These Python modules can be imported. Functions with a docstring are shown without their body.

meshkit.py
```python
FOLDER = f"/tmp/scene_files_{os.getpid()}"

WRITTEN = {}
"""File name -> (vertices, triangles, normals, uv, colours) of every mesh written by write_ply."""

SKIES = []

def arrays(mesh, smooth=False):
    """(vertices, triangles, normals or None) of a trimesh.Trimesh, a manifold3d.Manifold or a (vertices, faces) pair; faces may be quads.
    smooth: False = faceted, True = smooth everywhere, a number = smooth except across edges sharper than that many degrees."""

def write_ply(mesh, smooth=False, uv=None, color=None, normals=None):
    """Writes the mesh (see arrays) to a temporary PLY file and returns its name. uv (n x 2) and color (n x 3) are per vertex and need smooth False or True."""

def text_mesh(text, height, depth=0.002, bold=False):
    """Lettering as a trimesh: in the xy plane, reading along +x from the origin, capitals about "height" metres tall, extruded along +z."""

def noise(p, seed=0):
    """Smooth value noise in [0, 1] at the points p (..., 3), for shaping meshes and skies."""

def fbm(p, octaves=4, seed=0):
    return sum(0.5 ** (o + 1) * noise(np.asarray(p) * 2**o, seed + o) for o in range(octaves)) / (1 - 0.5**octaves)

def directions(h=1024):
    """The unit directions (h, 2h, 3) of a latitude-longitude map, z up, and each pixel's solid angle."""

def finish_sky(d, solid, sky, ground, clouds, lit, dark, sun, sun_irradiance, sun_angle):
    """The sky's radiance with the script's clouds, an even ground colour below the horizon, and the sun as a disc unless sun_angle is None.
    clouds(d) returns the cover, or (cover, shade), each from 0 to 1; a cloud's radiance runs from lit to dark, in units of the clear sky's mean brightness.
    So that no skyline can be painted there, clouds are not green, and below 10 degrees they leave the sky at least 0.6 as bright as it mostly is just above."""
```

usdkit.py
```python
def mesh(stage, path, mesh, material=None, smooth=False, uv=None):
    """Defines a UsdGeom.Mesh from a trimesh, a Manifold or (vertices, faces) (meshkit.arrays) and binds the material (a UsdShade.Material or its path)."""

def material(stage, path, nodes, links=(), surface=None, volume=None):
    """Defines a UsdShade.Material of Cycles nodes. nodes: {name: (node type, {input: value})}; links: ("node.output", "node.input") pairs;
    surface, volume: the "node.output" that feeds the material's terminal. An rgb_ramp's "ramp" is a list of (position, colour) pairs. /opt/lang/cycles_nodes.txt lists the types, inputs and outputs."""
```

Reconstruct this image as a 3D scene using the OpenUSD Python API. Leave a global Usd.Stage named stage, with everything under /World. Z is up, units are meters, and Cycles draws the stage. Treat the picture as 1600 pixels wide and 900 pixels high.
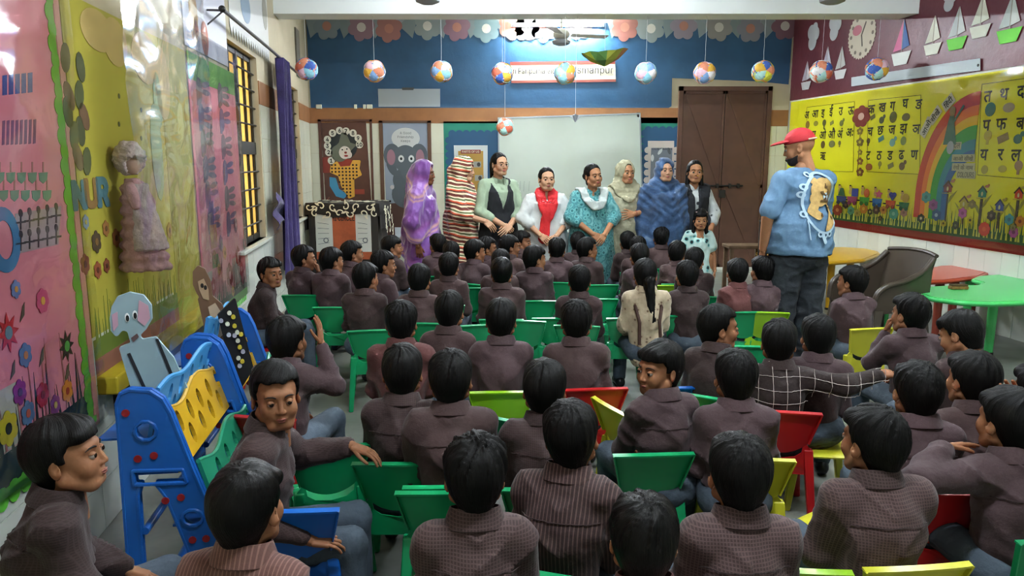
import math, random, numpy as np, trimesh, manifold3d, shapely, glob
from shapely import affinity
from shapely.geometry import Polygon, Point, LineString, box as sbox
from shapely.ops import unary_union
import usdkit, meshkit
from pxr import Usd, UsdGeom, UsdLux, UsdShade, Gf, Sdf

stage = Usd.Stage.CreateInMemory()
UsdGeom.SetStageUpAxis(stage, 'Z'); UsdGeom.SetStageMetersPerUnit(stage, 1.0)
UsdGeom.Xform.Define(stage, '/World')
# ------------------------------------------------------------ camera
F, H, PITCH = 1160.0, 1.58, math.radians(9.78)
CP, SP = math.cos(PITCH), math.sin(PITCH)
cam = UsdGeom.Camera.Define(stage, '/World/camera')
cam.CreateHorizontalApertureAttr(36.0); cam.CreateVerticalApertureAttr(20.25)
cam.CreateFocalLengthAttr(36.0 * F / 1600); cam.CreateClippingRangeAttr(Gf.Vec2f(0.05, 200))
cam.AddTransformOp().Set(Gf.Matrix4d(1, 0, 0, 0, 0, SP, CP, 0, 0, -CP, SP, 0, 0, 0, H, 1))
cam.CreateExposureAttr(3.35)
# ------------------------------------------------------------ light
SKY = .13
TUBE_POWER = 75.0
dome = UsdLux.DomeLight.Define(stage, '/World/sky_light')
dome.CreateIntensityAttr(SKY); dome.CreateColorAttr(Gf.Vec3f(1.0, 0.97, 0.9))

# ------------------------------------------------------------ helpers
def lin(h):
    if not isinstance(h, str): return tuple(h)
    h = h.lstrip('#'); v = [int(h[i:i + 2], 16) / 255 for i in (0, 2, 4)]
    return tuple(x / 12.92 if x < .04045 else ((x + .055) / 1.055) ** 2.4 for x in v)
MATS = {}
def M(name, col, rough=.55, bump=None, var=None, spec=.4, sss=0, coat=0, sheen=0, emit=None, metal=0, alt=None, rnd=0):
    """Principled material; bump=(scale, strength), var=(scale, amount) mottles the colour, rnd varies repeats."""
    if name in MATS: return MATS[name]
    col = lin(col)
    n = {'p': ('principled_bsdf', dict(base_color=col, roughness=rough, specular_ior_level=spec, metallic=metal))}
    l = []
    pi = n['p'][1]
    if coat: pi['coat_weight'] = coat; pi['coat_roughness'] = .12
    if sheen: pi['sheen_weight'] = sheen; pi['sheen_roughness'] = .4
    if sss: pi['subsurface_weight'] = sss; pi['subsurface_radius'] = (1, .35, .2); pi['subsurface_scale'] = .006
    if emit: pi['emission_color'] = lin(emit[0]); pi['emission_strength'] = emit[1]
    n['tc'] = ('texture_coordinate', {})
    src = None
    if var:
        n['nv'] = ('noise_texture', dict(scale=var[0], detail=4, roughness=.6)); l.append(('tc.object', 'nv.vector'))
        a = var[1]
        lo = tuple(c * (1 - a) for c in col) if alt is None else lin(alt)
        n['rv'] = ('rgb_ramp', dict(ramp=[(.3, lo), (.7, tuple(min(1, c * (1 + a * .6)) for c in col))]))
        l.append(('nv.fac', 'rv.fac')); src = 'rv.color'
    if rnd:
        n['oi'] = ('object_info', {})
        n['mr'] = ('map_range', dict(from_min=0, from_max=1, to_min=1 - rnd, to_max=1 + rnd))
        n['hv'] = ('hsv', dict(color=col)); l += [('oi.random', 'mr.value'), ('mr.result', 'hv.value')]
        if src: l.append((src, 'hv.color'))
        src = 'hv.color'
    if src: l.append((src, 'p.base_color'))
    if bump:
        n['nb'] = ('noise_texture', dict(scale=bump[0], detail=4, roughness=.6)); l.append(('tc.object', 'nb.vector'))
        n['bp'] = ('bump', dict(strength=bump[1], distance=.01)); l += [('nb.fac', 'bp.height'), ('bp.normal', 'p.normal')]
    if not (var or bump): n.pop('tc')
    MATS[name] = usdkit.material(stage, '/World/Looks/' + name, n, l, surface='p.BSDF')
    return MATS[name]
def PM(col, rough=.6):
    """plain paper or paint of one colour"""
    c = col.lstrip('#')
    return M('paper_' + c, col, rough)

USED = {}
def numbered(path):
    k = USED.get(path, 0); USED[path] = k + 1
    return path if k == 0 else f'{path}_{k:03d}'
def cd(prim, **kw):
    for k, v in kw.items():
        if v: prim.SetCustomDataByKey(k, v)
def arr(mesh):
    if hasattr(mesh, 'to_mesh'):
        m = mesh.to_mesh(); return np.array(m.vert_properties[:, :3], float), np.array(m.tri_verts)
    if isinstance(mesh, tuple): return np.asarray(mesh[0], float), np.asarray(mesh[1])
    return np.array(mesh.vertices, float), np.array(mesh.faces)
def cat(ms):
    vs, fs, k = [], [], 0
    for m in ms:
        v, f = arr(m)
        if f.shape[1] == 4: f = np.vstack([f[:, [0, 1, 2]], f[:, [0, 2, 3]]])
        vs.append(v); fs.append(f + k); k += len(v)
    return np.vstack(vs), np.vstack(fs)
def rotz(v, a):
    c, s = math.cos(a), math.sin(a); v = np.asarray(v, float)
    return np.stack([v[..., 0] * c - v[..., 1] * s, v[..., 0] * s + v[..., 1] * c, v[..., 2]], -1)
class Thing:
    def __init__(s, name, label, category, loc=(0, 0, 0), rz=0, group=None, kind=None):
        s.path = numbered('/World/' + name); x = UsdGeom.Xform.Define(stage, s.path)
        s.loc = np.array(loc, float); s.rz = rz
        x.AddTranslateOp().Set(Gf.Vec3d(*map(float, loc))); x.AddRotateZOp().Set(math.degrees(rz))
        s.prim = x.GetPrim(); cd(s.prim, label=label, category=category, group=group, kind=kind)
    def part(s, name, mesh, mat, parent=None, smooth=False, local=False, label=None, kind=None):
        v, f = arr(mesh)
        if not local: v = rotz(v - s.loc, -s.rz)
        p = numbered((parent or s.path) + '/' + name)
        m = usdkit.mesh(stage, p, (v, f), mat, smooth=smooth)
        cd(m.GetPrim(), label=label, kind=kind)
        return p
    def copy(s, label, loc, rz=0, group=None, name=None):
        base = name or s.path.rsplit('/', 1)[1].rstrip('0123456789').rstrip('_')
        p = numbered('/World/' + base); x = UsdGeom.Xform.Define(stage, p); pr = x.GetPrim()
        pr.GetReferences().AddInternalReference(s.path); pr.SetInstanceable(True)
        pr.GetAttribute('xformOp:translate').Set(Gf.Vec3d(*map(float, loc))); pr.GetAttribute('xformOp:rotateZ').Set(math.degrees(rz))
        cd(pr, label=label, group=group)
        return pr
def solo(name, label, category, mesh, mat, group=None, smooth=False, kind=None):
    m = usdkit.mesh(stage, numbered('/World/' + name), arr(mesh), mat, smooth=smooth)
    cd(m.GetPrim(), label=label, category=category, group=group, kind=kind); return m
def struct(name, mesh, mat, smooth=False, label=None):
    m = usdkit.mesh(stage, numbered('/World/' + name), arr(mesh), mat, smooth=smooth)
    cd(m.GetPrim(), kind='structure', label=label); return m

def ray(px, py):
    a, b = (px - 800) / F, (450 - py) / F
    return np.array([a, CP + b * SP, -SP + b * CP])
def at_y(px, py, Y): d = ray(px, py); return np.array([0, 0, H]) + d * (Y / d[1])
def at_z(px, py, z): d = ray(px, py); return np.array([0, 0, H]) + d * ((z - H) / d[2])
class Wall:
    def __init__(s, O, u):
        s.O = np.array(O, float); s.u = np.array(u, float) / np.linalg.norm(u); s.v = np.array([0, 0, 1.0]); s.n = np.cross(s.u, s.v)
    def p(s, px, py, off=0):
        d = ray(px, py); o = s.O + s.n * off; e = np.array([0, 0, H])
        q = e + d * (np.dot(o - e, s.n) / np.dot(d, s.n)) - s.O
        return np.array([q @ s.u, q @ s.v])
    def poly(s, *pts, off=0): return Polygon([s.p(x, y, off) for x, y in pts])
    def X(s, mesh, off=0):
        v, f = arr(mesh); return s.O + v[:, :1] * s.u + v[:, 1:2] * s.v + (v[:, 2:] + off) * s.n, f
    def W(s, u, v, off=0): return s.O + s.u * u + s.v * v + s.n * off
    def ext(s, shape, t=.003, off=0): return s.X(ext(shape, t), off)
def ext(shape, t):
    gs = [g for g in getattr(shape, 'geoms', [shape]) if g.geom_type == 'Polygon' and g.area > 1e-9]
    return cat([trimesh.creation.extrude_polygon(g, t, engine='earcut') for g in gs])
# side walls run towards a vanishing point left of the picture's middle
DB = 10.7
LW = Wall((-2.85 + .14 * (DB + 1.5), -1.5, 0), (-.14, 1, 0))
RW = Wall((3.89, DB, 0), (.14, -1, 0))
BW = Wall((0, DB, 0), (1, 0, 0))
def xl(Y): return -2.85 + .14 * (DB - Y)
def xr(Y): return 3.89 + .14 * (DB - Y)

def bx(lo, hi, r=0):
    lo, hi = np.array(lo, float), np.array(hi, float)
    if r:
        pts = []
        for s in np.ndindex(2, 2, 2):
            c = np.where(s, hi - r, lo + r); pts.append(manifold3d.Manifold.sphere(r, 8).translate(c.tolist()))
        return arr(manifold3d.Manifold.batch_hull(pts))
    m = trimesh.creation.box(hi - lo); m.apply_translation((lo + hi) / 2); return arr(m)
def obox(O, u, v, n, a, b, r=0):
    """box in a frame: corners a..b along u, v, n"""
    V, f = bx(a, b, r); return np.asarray(O) + V[:, :1] * u + V[:, 1:2] * v + V[:, 2:] * n, f
def tube(pts, r, sides=8, closed=False, cap=True):
    P = np.asarray(pts, float); n = len(P); r = np.broadcast_to(r, n)
    T = np.gradient(P, axis=0) if not closed else np.roll(P, -1, 0) - np.roll(P, 1, 0)
    T /= np.linalg.norm(T, axis=1, keepdims=True) + 1e-12
    a = np.eye(3)[int(np.argmin(np.abs(T).max(0)))]
    V, F_ = [], []
    for i in range(n):
        x = np.cross(T[i], a); x /= np.linalg.norm(x) + 1e-12; y = np.cross(T[i], x)
        th = np.arange(sides) / sides * 2 * np.pi
        V.append(P[i] + r[i] * (np.cos(th)[:, None] * x + np.sin(th)[:, None] * y))
    V = np.vstack(V)
    for i in range(n if closed else n - 1):
        for k in range(sides):
            a0, b0 = i * sides + k, i * sides + (k + 1) % sides
            a1, b1 = (i + 1) % n * sides + k, (i + 1) % n * sides + (k + 1) % sides
            F_ += [(a0, a1, b0), (b0, a1, b1)]
    if cap and not closed:
        for i, sg in ((0, 1), (n - 1, -1)):
            V = np.vstack([V, P[i]]); c = len(V) - 1
            for k in range(sides):
                a0, b0 = i * sides + k, i * sides + (k + 1) % sides
                F_.append((c, a0, b0) if sg > 0 else (c, b0, a0))
    return V, np.array(F_)
def hullm(*balls, seg=10):
    return manifold3d.Manifold.batch_hull([manifold3d.Manifold.sphere(r, seg).translate([float(x) for x in c]) for c, r in balls])
def disc(x, y, r, n=20, ry=None): return affinity.scale(Point(x, y).buffer(1, quad_segs=max(3, n // 4)), r, ry or r, origin=(x, y))
def petals(x, y, r, n=6, w=.42, rot=0):
    return unary_union([affinity.rotate(affinity.scale(Point(x, y + r * .58).buffer(1, quad_segs=4), r * w, r * .45), rot + 360 / n * k, origin=(x, y)) for k in range(n)] + [Point(x, y).buffer(r * .35)])
def spikes(x, y, r, n=8, inner=.5, rot=0):
    a = np.arange(2 * n) * math.pi / n + rot; q = np.where(np.arange(2 * n) % 2 == 0, r, r * inner)
    return Polygon(np.stack([x + q * np.cos(a), y + q * np.sin(a)], 1))
def stroke(pts, w): return LineString(pts).buffer(w / 2, quad_segs=3)
FONT = {}
def text(s, h, font='Inter', bold=0):
    """lettering as a flat shape, baseline at the origin, capitals h tall"""
    from PIL import Image, ImageDraw, ImageFont
    if font not in FONT: FONT[font] = ImageFont.truetype(glob.glob(f'/opt/blender-*/*/datafiles/fonts/{font}*.woff2')[0], 64)
    ft = FONT[font]; x0, y0, x1, y1 = ft.getbbox(s, anchor='ls', stroke_width=bold)
    im = Image.new('L', (int(x1 - x0 + 8), int(y1 - y0 + 8))); ImageDraw.Draw(im).text((4 - x0, 4 - y0), s, 255, font=ft, anchor='ls', stroke_width=bold)
    on = np.pad(np.asarray(im) > 127, ((0, 0), (1, 1))).astype(np.int8)
    rows, st = np.nonzero(np.diff(on, axis=1) == 1); en = np.nonzero(np.diff(on, axis=1) == -1)[1]
    g = unary_union([sbox(a, -r - 1, b, -r) for a, r, b in zip(st, rows, en)]).buffer(.5).buffer(-.5).simplify(.6)
    k = h / 46.7
    return affinity.affine_transform(g, [k, 0, 0, k, (x0 - 4) * k, (4 - y0) * k])
def fit(shape, x, y, w, h, stretch=True):
    a, b, c, d = shape.bounds; sx, sy = w / (c - a), h / (d - b)
    if not stretch: sx = sy = min(sx, sy)
    return affinity.translate(affinity.scale(shape, sx, sy, origin=((a + c) / 2, (b + d) / 2)), x - (a + c) / 2, y - (b + d) / 2)

# ---------- signed distance sculpting
def cap(P, a, b, ra, rb=None):
    a, b = np.asarray(a, np.float32), np.asarray(b, np.float32); rb = ra if rb is None else rb
    ab = b - a; q = P - a; t = np.clip((q @ ab) / max(float(ab @ ab), 1e-9), 0, 1)
    q = q - t[..., None] * ab
    return np.sqrt((q * q).sum(-1)) - (ra + (rb - ra) * t)
def ell(P, c, r):
    q = P - np.asarray(c, np.float32); r = np.asarray(r, np.float32)
    k0 = np.sqrt(((q / r) ** 2).sum(-1)) + 1e-6; k1 = np.sqrt(((q / (r * r)) ** 2).sum(-1)) + 1e-6
    return k0 * (k0 - 1) / k1
def smin(a, b, k): h = np.clip(.5 + .5 * (b - a) / k, 0, 1); return b * (1 - h) + a * h - k * h * (1 - h)
def smax(a, b, k): return -smin(-a, -b, k)
def surf(fn, lo, hi, h):
    """surface nets over the zero set of fn(P)"""
    lo = np.array(lo, np.float32); n = np.ceil((np.array(hi) - lo) / h).astype(int) + 1
    g = np.stack(np.meshgrid(*[lo[k] + np.arange(n[k], dtype=np.float32) * h for k in range(3)], indexing='ij'), -1)
    s = fn(g).astype(np.float32); s[[0, -1]] = np.maximum(s[[0, -1]], h * .1); s[:, [0, -1]] = np.maximum(s[:, [0, -1]], h * .1); s[:, :, [0, -1]] = np.maximum(s[:, :, [0, -1]], h * .1)
    neg = s < 0; C = list(np.ndindex(2, 2, 2)); sl = lambda A, c: A[c[0]:A.shape[0] - 1 + c[0], c[1]:A.shape[1] - 1 + c[1], c[2]:A.shape[2] - 1 + c[2]]
    cnt = sum(sl(neg, c).astype(np.int8) for c in C); mix = (cnt > 0) & (cnt < 8)
    idx = np.argwhere(mix); ids = np.full(mix.shape, -1, np.int64); ids[mix] = np.arange(len(idx))
    cv = np.stack([sl(s, c)[mix] for c in C], 1); acc = np.zeros((len(idx), 3)); num = np.zeros(len(idx))
    for i, a in enumerate(C):
        for j, b in enumerate(C):
            if j > i and sum(abs(a[k] - b[k]) for k in range(3)) == 1:
                m = (cv[:, i] < 0) != (cv[:, j] < 0); t = cv[m, i] / (cv[m, i] - cv[m, j])
                acc[m] += np.array(a) + t[:, None] * (np.array(b) - np.array(a)); num[m] += 1
    V = lo + (idx + acc / num[:, None]) * h
    Q = []
    for ax in range(3):
        o1, o2 = (ax + 1) % 3, (ax + 2) % 3
        A = np.take(neg, np.arange(n[ax] - 1), ax); B = np.take(neg, np.arange(1, n[ax]), ax)
        e = np.argwhere(A != B); e = e[(e[:, o1] > 0) & (e[:, o2] > 0) & (e[:, o1] < n[o1] - 1) & (e[:, o2] < n[o2] - 1)]
        up = A[tuple(e.T)]
        def cell(d1, d2):
            k = e.copy(); k[:, o1] -= d1; k[:, o2] -= d2; return ids[tuple(k.T)]
        q = np.stack([cell(1, 1), cell(0, 1), cell(0, 0), cell(1, 0)], 1); q[~up] = q[~up][:, ::-1]; Q.append(q)
    Q = np.vstack(Q); Q = Q[(Q >= 0).all(1)]
    return V, np.vstack([Q[:, [0, 1, 2]], Q[:, [0, 2, 3]]])
def mani(m):
    v, f = arr(m)
    return manifold3d.Manifold(manifold3d.Mesh(np.asarray(v, np.float32), np.asarray(f, np.uint32)))
def xform(m, R=None, t=(0, 0, 0), s=1.0):
    v, f = arr(m); v = v * s
    if R is not None: v = v @ np.asarray(R).T
    return v + np.asarray(t, float), f
def Rx(a): c, s = math.cos(a), math.sin(a); return np.array([[1, 0, 0], [0, c, -s], [0, s, c]])
def Ry(a): c, s = math.cos(a), math.sin(a); return np.array([[c, 0, s], [0, 1, 0], [-s, 0, c]])
def Rz(a): c, s = math.cos(a), math.sin(a); return np.array([[c, -s, 0], [s, c, 0], [0, 0, 1]])
def rad(d): return math.radians(d)
# ============================================================ people
SKIN = [M('skin_' + k, c, .62, sss=.12, spec=.22, var=(30, .10)) for k, c in (('tan', '#a27353'), ('brown', '#895d42'), ('deep', '#6e452e'), ('fair', '#b78d70'))]
M_EYE = M('eye_white', '#8f837a', .3); M_IRIS = M('eye_iris', '#1a0f0a', .1); M_BROW = M('eyebrow_hair', '#140f0c', .8); M_LIP = [M('lip_brown', '#7d4238', .45), M('lip_rose', '#a04848', .4)]
def hair_mat(name, col, rough, scale):
    c = lin(col)
    return usdkit.material(stage, '/World/Looks/' + name, {
        'a': ('attribute', dict(attribute='strand')), 'n': ('noise_texture', dict(scale=scale, detail=3, roughness=.6)),
        'r': ('rgb_ramp', dict(ramp=[(.35, tuple(x * .35 for x in c)), (.75, tuple(x * 1.5 for x in c))])),
        'b': ('bump', dict(strength=.55, distance=.004)), 'p': ('principled_bsdf', dict(roughness=rough, specular_ior_level=.15))},
        [('a.vector', 'n.vector'), ('n.fac', 'r.fac'), ('r.color', 'p.base_color'), ('n.fac', 'b.height'), ('b.normal', 'p.normal')], surface='p.BSDF')
HAIR = [hair_mat('black_hair', '#0b0a0a', .55, 1.0), hair_mat('wet_black_hair', '#0a0909', .36, 1.0), hair_mat('soft_black_hair', '#0e0c0b', .6, .8)]
def head_sdf(P, adult=0.0):
    q = P.copy(); q[..., 0] = np.abs(q[..., 0])
    d = ell(P, (0, -.012, .032), (.073, .092, .083))
    d = smin(d, ell(P, (0, .0265, -.028), (.0545, .059, .069)), .025)
    d = smin(d, cap(P, (-.016, .058, -.084), (.016, .058, -.084), .018), .032)            # chin
    d = smin(d, cap(q, (.054, .0, -.05), (.03, .052, -.085), .02, .016), .02)           # jaw
    d = smin(d, ell(q, (.037, .060, -.027), (.022, .02, .025)), .028)                     # cheek
    d = smin(d, cap(q, (0, .079, .028), (.036, .068, .026), .010), .018)                  # brow
    d = smax(d, -ell(q, (.031, .096, .004), (.019, .015, .010)), .012)                   # eye socket
    d = smin(d, cap(P, (0, .084, .012), (0, .097, -.026), .0055, .009), .010)            # nose
    d = smin(d, ell(q, (.0095, .090, -.030), (.007, .008, .006)), .007)
    d = smin(d, cap(q, (0, .087, -.053), (.017, .080, -.054), .0065, .004), .008)        # upper lip
    d = smin(d, cap(q, (0, .085, -.063), (.013, .079, -.062), .0065, .004), .008)       # lower lip
    ear = ell((q - np.array([.077, -.008, -.006], np.float32)) @ np.array(Rz(rad(-18)) @ Rx(rad(8)), np.float32), (0, 0, 0), (.0075, .019, .031))
    ear = smax(ear, -ell(q, (.086, -.002, .0), (.008, .010, .016)), .006)
    d = smin(d, ear, .006)
    d = smin(d, cap(P, (0, -.022, -.06), (0, -.038, -.20), .047, .05), .02)              # neck
    return d
HEAD = surf(lambda P: head_sdf(P), (-.095, -.115, -.2), (.095, .125, .125), .0042)
HEAD_LO = surf(lambda P: head_sdf(P), (-.095, -.115, -.2), (.095, .125, .125), .0062)
def hair_mesh(style, seed, h=.0055):
    rs = np.random.RandomState(seed)
    wx, wy = rs.uniform(-.02, .02), -.045                                                   # whorl
    def strand(P):
        q = P - np.array([wx, wy, .02]); r = np.sqrt(q[..., 0] ** 2 + q[..., 1] ** 2); az = np.arctan2(q[..., 1], q[..., 0]) + 6 * r
        pol = np.arctan2(r, q[..., 2] + .02)
        return np.stack([np.cos(az) * 26, np.sin(az) * 26, pol * 2.2 + seed], -1)
    def fn(P):
        thick = .013
        top = np.clip((P[..., 2] - .0) / .09, 0, 1)
        d = ell(P, (0, -.014, .034), (.0735, .093, .084))
        d = smin(d, cap(P, (0, -.045, .0), (0, -.044, -.075), .060, .043), .03)
        tt = thick * (.55 + .75 * top) * np.clip((P[..., 2] + .092) / .06, .1, 1)
        S = strand(P)
        n1 = meshkit.noise(S * np.array([.45, .45, .5]), seed) - .5; n2 = meshkit.noise(S * .16, seed + 5) - .5
        amp = {'short': .010, 'crew': .004, 'spiky': .020, 'smooth': .006}.get(style, .008)
        d = d - tt - amp * n1 * (.35 + top) - .012 * n2 * top
        if style in ('short', 'smooth'):                                             # fringe swept over the brow
            d = smin(d, cap(P, (-.045, .052, .080), (.05, .060, .072), .017 + .006 * (n1 + .5), .014), .025)
        q = P.copy(); q[..., 0] = np.abs(q[..., 0])
        line = {'smooth': .052, 'short': .06, 'spiky': .066}.get(style, .07)
        wav = .008 * (meshkit.noise(np.stack([P[..., 0] * 90, P[..., 0] * 0, P[..., 0] * 0 + seed], -1)) - .5)
        face = smax(.030 - P[..., 1] - .25 * q[..., 0] * 0, P[..., 2] - line - wav, .012)       # in front and under the hairline
        d = smax(d, -face, .006)
        side = smax(-.018 - P[..., 1], P[..., 2] - .002, .01)                              # round the ears
        side = smax(side, -(q[..., 0] - .045), .01)
        d = smax(d, -side, .006)
        side2 = smax(P[..., 1] * 0 + .004 - P[..., 1], P[..., 2] - .035, .012)             # temples
        d = smax(d, -smax(side2, .02 - P[..., 1] , .01), .006)
        d = smax(d, -(P[..., 2] + .082 + .4 * np.maximum(0, -.07 - P[..., 1]) * 0 + .1 * q[..., 0]), .012)     # nape
        return d
    v, f = surf(fn, (-.11, -.135, -.11), (.11, .125, .16), h)
    return v, f, strand(v)
HAIRS = [(hair_mesh(st, 3 + 7 * i)) for i, st in enumerate(('short', 'spiky', 'smooth', 'short', 'crew', 'spiky', 'smooth', 'short'))]
def vec_primvar(path, data):
    m = UsdGeom.Mesh.Get(stage, path)
    pv = UsdGeom.PrimvarsAPI(m).CreatePrimvar('strand', Sdf.ValueTypeNames.Float3Array, 'vertex'); pv.Set([Gf.Vec3f(*map(float, x)) for x in data])
def sph(c, r, seg=12): return manifold3d.Manifold.sphere(float(r), seg).translate([float(x) for x in c])
def hand(curl=.35, spread=.06, thumb=.5, fist=0):
    """right hand: wrist at the origin, fingers along +y, back of the hand +z, thumb on -x"""
    parts = [hullm(((-.026, .012, 0), .013), ((.024, .012, 0), .012), ((-.03, .075, .002), .0115), ((.03, .068, 0), .0105), ((0, .08, .003), .0115)), hullm(((0, -.02, 0), .021), ((0, .015, 0), .02))]
    L = [(.040, .026, .02), (.044, .029, .021), (.041, .027, .02), (.031, .021, .018)]
    for i, ls in enumerate(L):
        p = np.array([-.029 + .0195 * i, .08 - .004 * abs(i - 1.2), .002]); a = curl * .6 + fist; yaw = (i - 1.3) * -spread
        r = .0098 - .0006 * i
        for j, l in enumerate(ls):
            dr = np.array([-math.sin(yaw) * math.cos(a), math.cos(yaw) * math.cos(a), -math.sin(a)]); e = p + dr * l
            parts.append(hullm((p, r), (e, r * .9), seg=8)); p = e; r *= .9; a += curl + fist
    p = np.array([-.026, .02, -.003]); a = thumb
    for l, r in ((.038, .0125), (.030, .0105), (.024, .009)):
        dr = np.array([-math.sin(a), math.cos(a), -.35]); dr /= np.linalg.norm(dr); e = p + dr * l; parts.append(hullm((p, r), (e, r * .9), seg=8)); p = e; a -= .25
    return manifold3d.Manifold.batch_boolean(parts, manifold3d.OpType.Add)
HAND = {'relaxed': hand(), 'flat': hand(.1, .08, .45), 'fist': hand(.75, .0, .2, .25), 'spread': hand(.15, .16, .8)}
def place_hand(kind, wrist, direction, back, right=True, s=1.0):
    y = np.array(direction, float); y /= np.linalg.norm(y); z = np.array(back, float); z -= y * (z @ y); z /= np.linalg.norm(z); x = np.cross(y, z)
    v, f = arr(HAND[kind]); v = v * s
    if not right: v[:, 0] *= -1; f = f[:, ::-1]
    return v @ np.stack([x, y, z]) + np.asarray(wrist, float), f
def Rhead(yaw, pitch, roll): return Rz(yaw) @ Rx(pitch) @ Ry(roll)
def union(meshes):
    ms = []
    for m in meshes:
        try:
            k = m if hasattr(m, 'to_mesh') else mani(m)
            if k.is_empty(): raise ValueError
            ms.append(k)
        except Exception: return cat(meshes)
    u = manifold3d.Manifold.batch_boolean(ms, manifold3d.OpType.Add)
    return cat(meshes) if u.is_empty() or u.num_tri() < 200 else arr(u)
def wrinkle(m, amp=.006, seed=0, k=(15, 15, 8), keep=None):
    v, f = arr(m); _, _, n = meshkit.arrays((v, f), True)
    p = v * np.array(k) + seed * 3.7
    w = meshkit.fbm(p, 3, seed); w2 = 1 - np.abs(2 * meshkit.noise(p * 1.3 + 9.1, seed + 3) - 1)
    return v + n * (amp * ((w - .5) * 1.6 + (w2 ** 3) * .9 - .3))[:, None], f
def folds(m, amp, seed):
    """cloth folds running from the armpits and shoulders to the middle"""
    v, f = arr(m); _, _, n = meshkit.arrays((v, f), True)
    x, z = np.abs(v[:, 0]), v[:, 2]; sg = np.where(v[:, 0] > 0, 1.0, -1.0)
    w0 = meshkit.fbm(v * 7 + seed, 2, seed) * 1.6
    p = np.stack([(z * .82 - x * .57) * 17 + w0, (x * .82 + z * .57) * 4.5 + sg * 3 + seed * 1.7, v[:, 1] * 5], -1)
    r = 1 - np.abs(2 * meshkit.noise(p, seed) - 1); b = meshkit.fbm(v * 16 + seed * 2.1, 3, seed + 4) - .5
    k = np.clip(1.25 - (z - z.min()) / (z.max() - z.min() + 1e-6), .25, 1)
    return v + n * (amp * ((r ** 4 - .2) * 1.5 * k + .6 * b))[:, None], f
def on_back(t, pts, lift=.002):
    """points (x, z) of the body frame laid on the back of a shirt; those that miss it are dropped"""
    from scipy.spatial import cKDTree
    v, f, n = meshkit.arrays(t.shirt_mesh, True); b = v[n[:, 1] < -.15]; P = np.array(pts, float)
    d, i = cKDTree(b[:, [0, 2]]).query(P, k=4); y = b[i][:, :, 1].min(1)
    return np.c_[P[:, 0], y - lift, P[:, 1]][d[:, 0] < .014]
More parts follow.
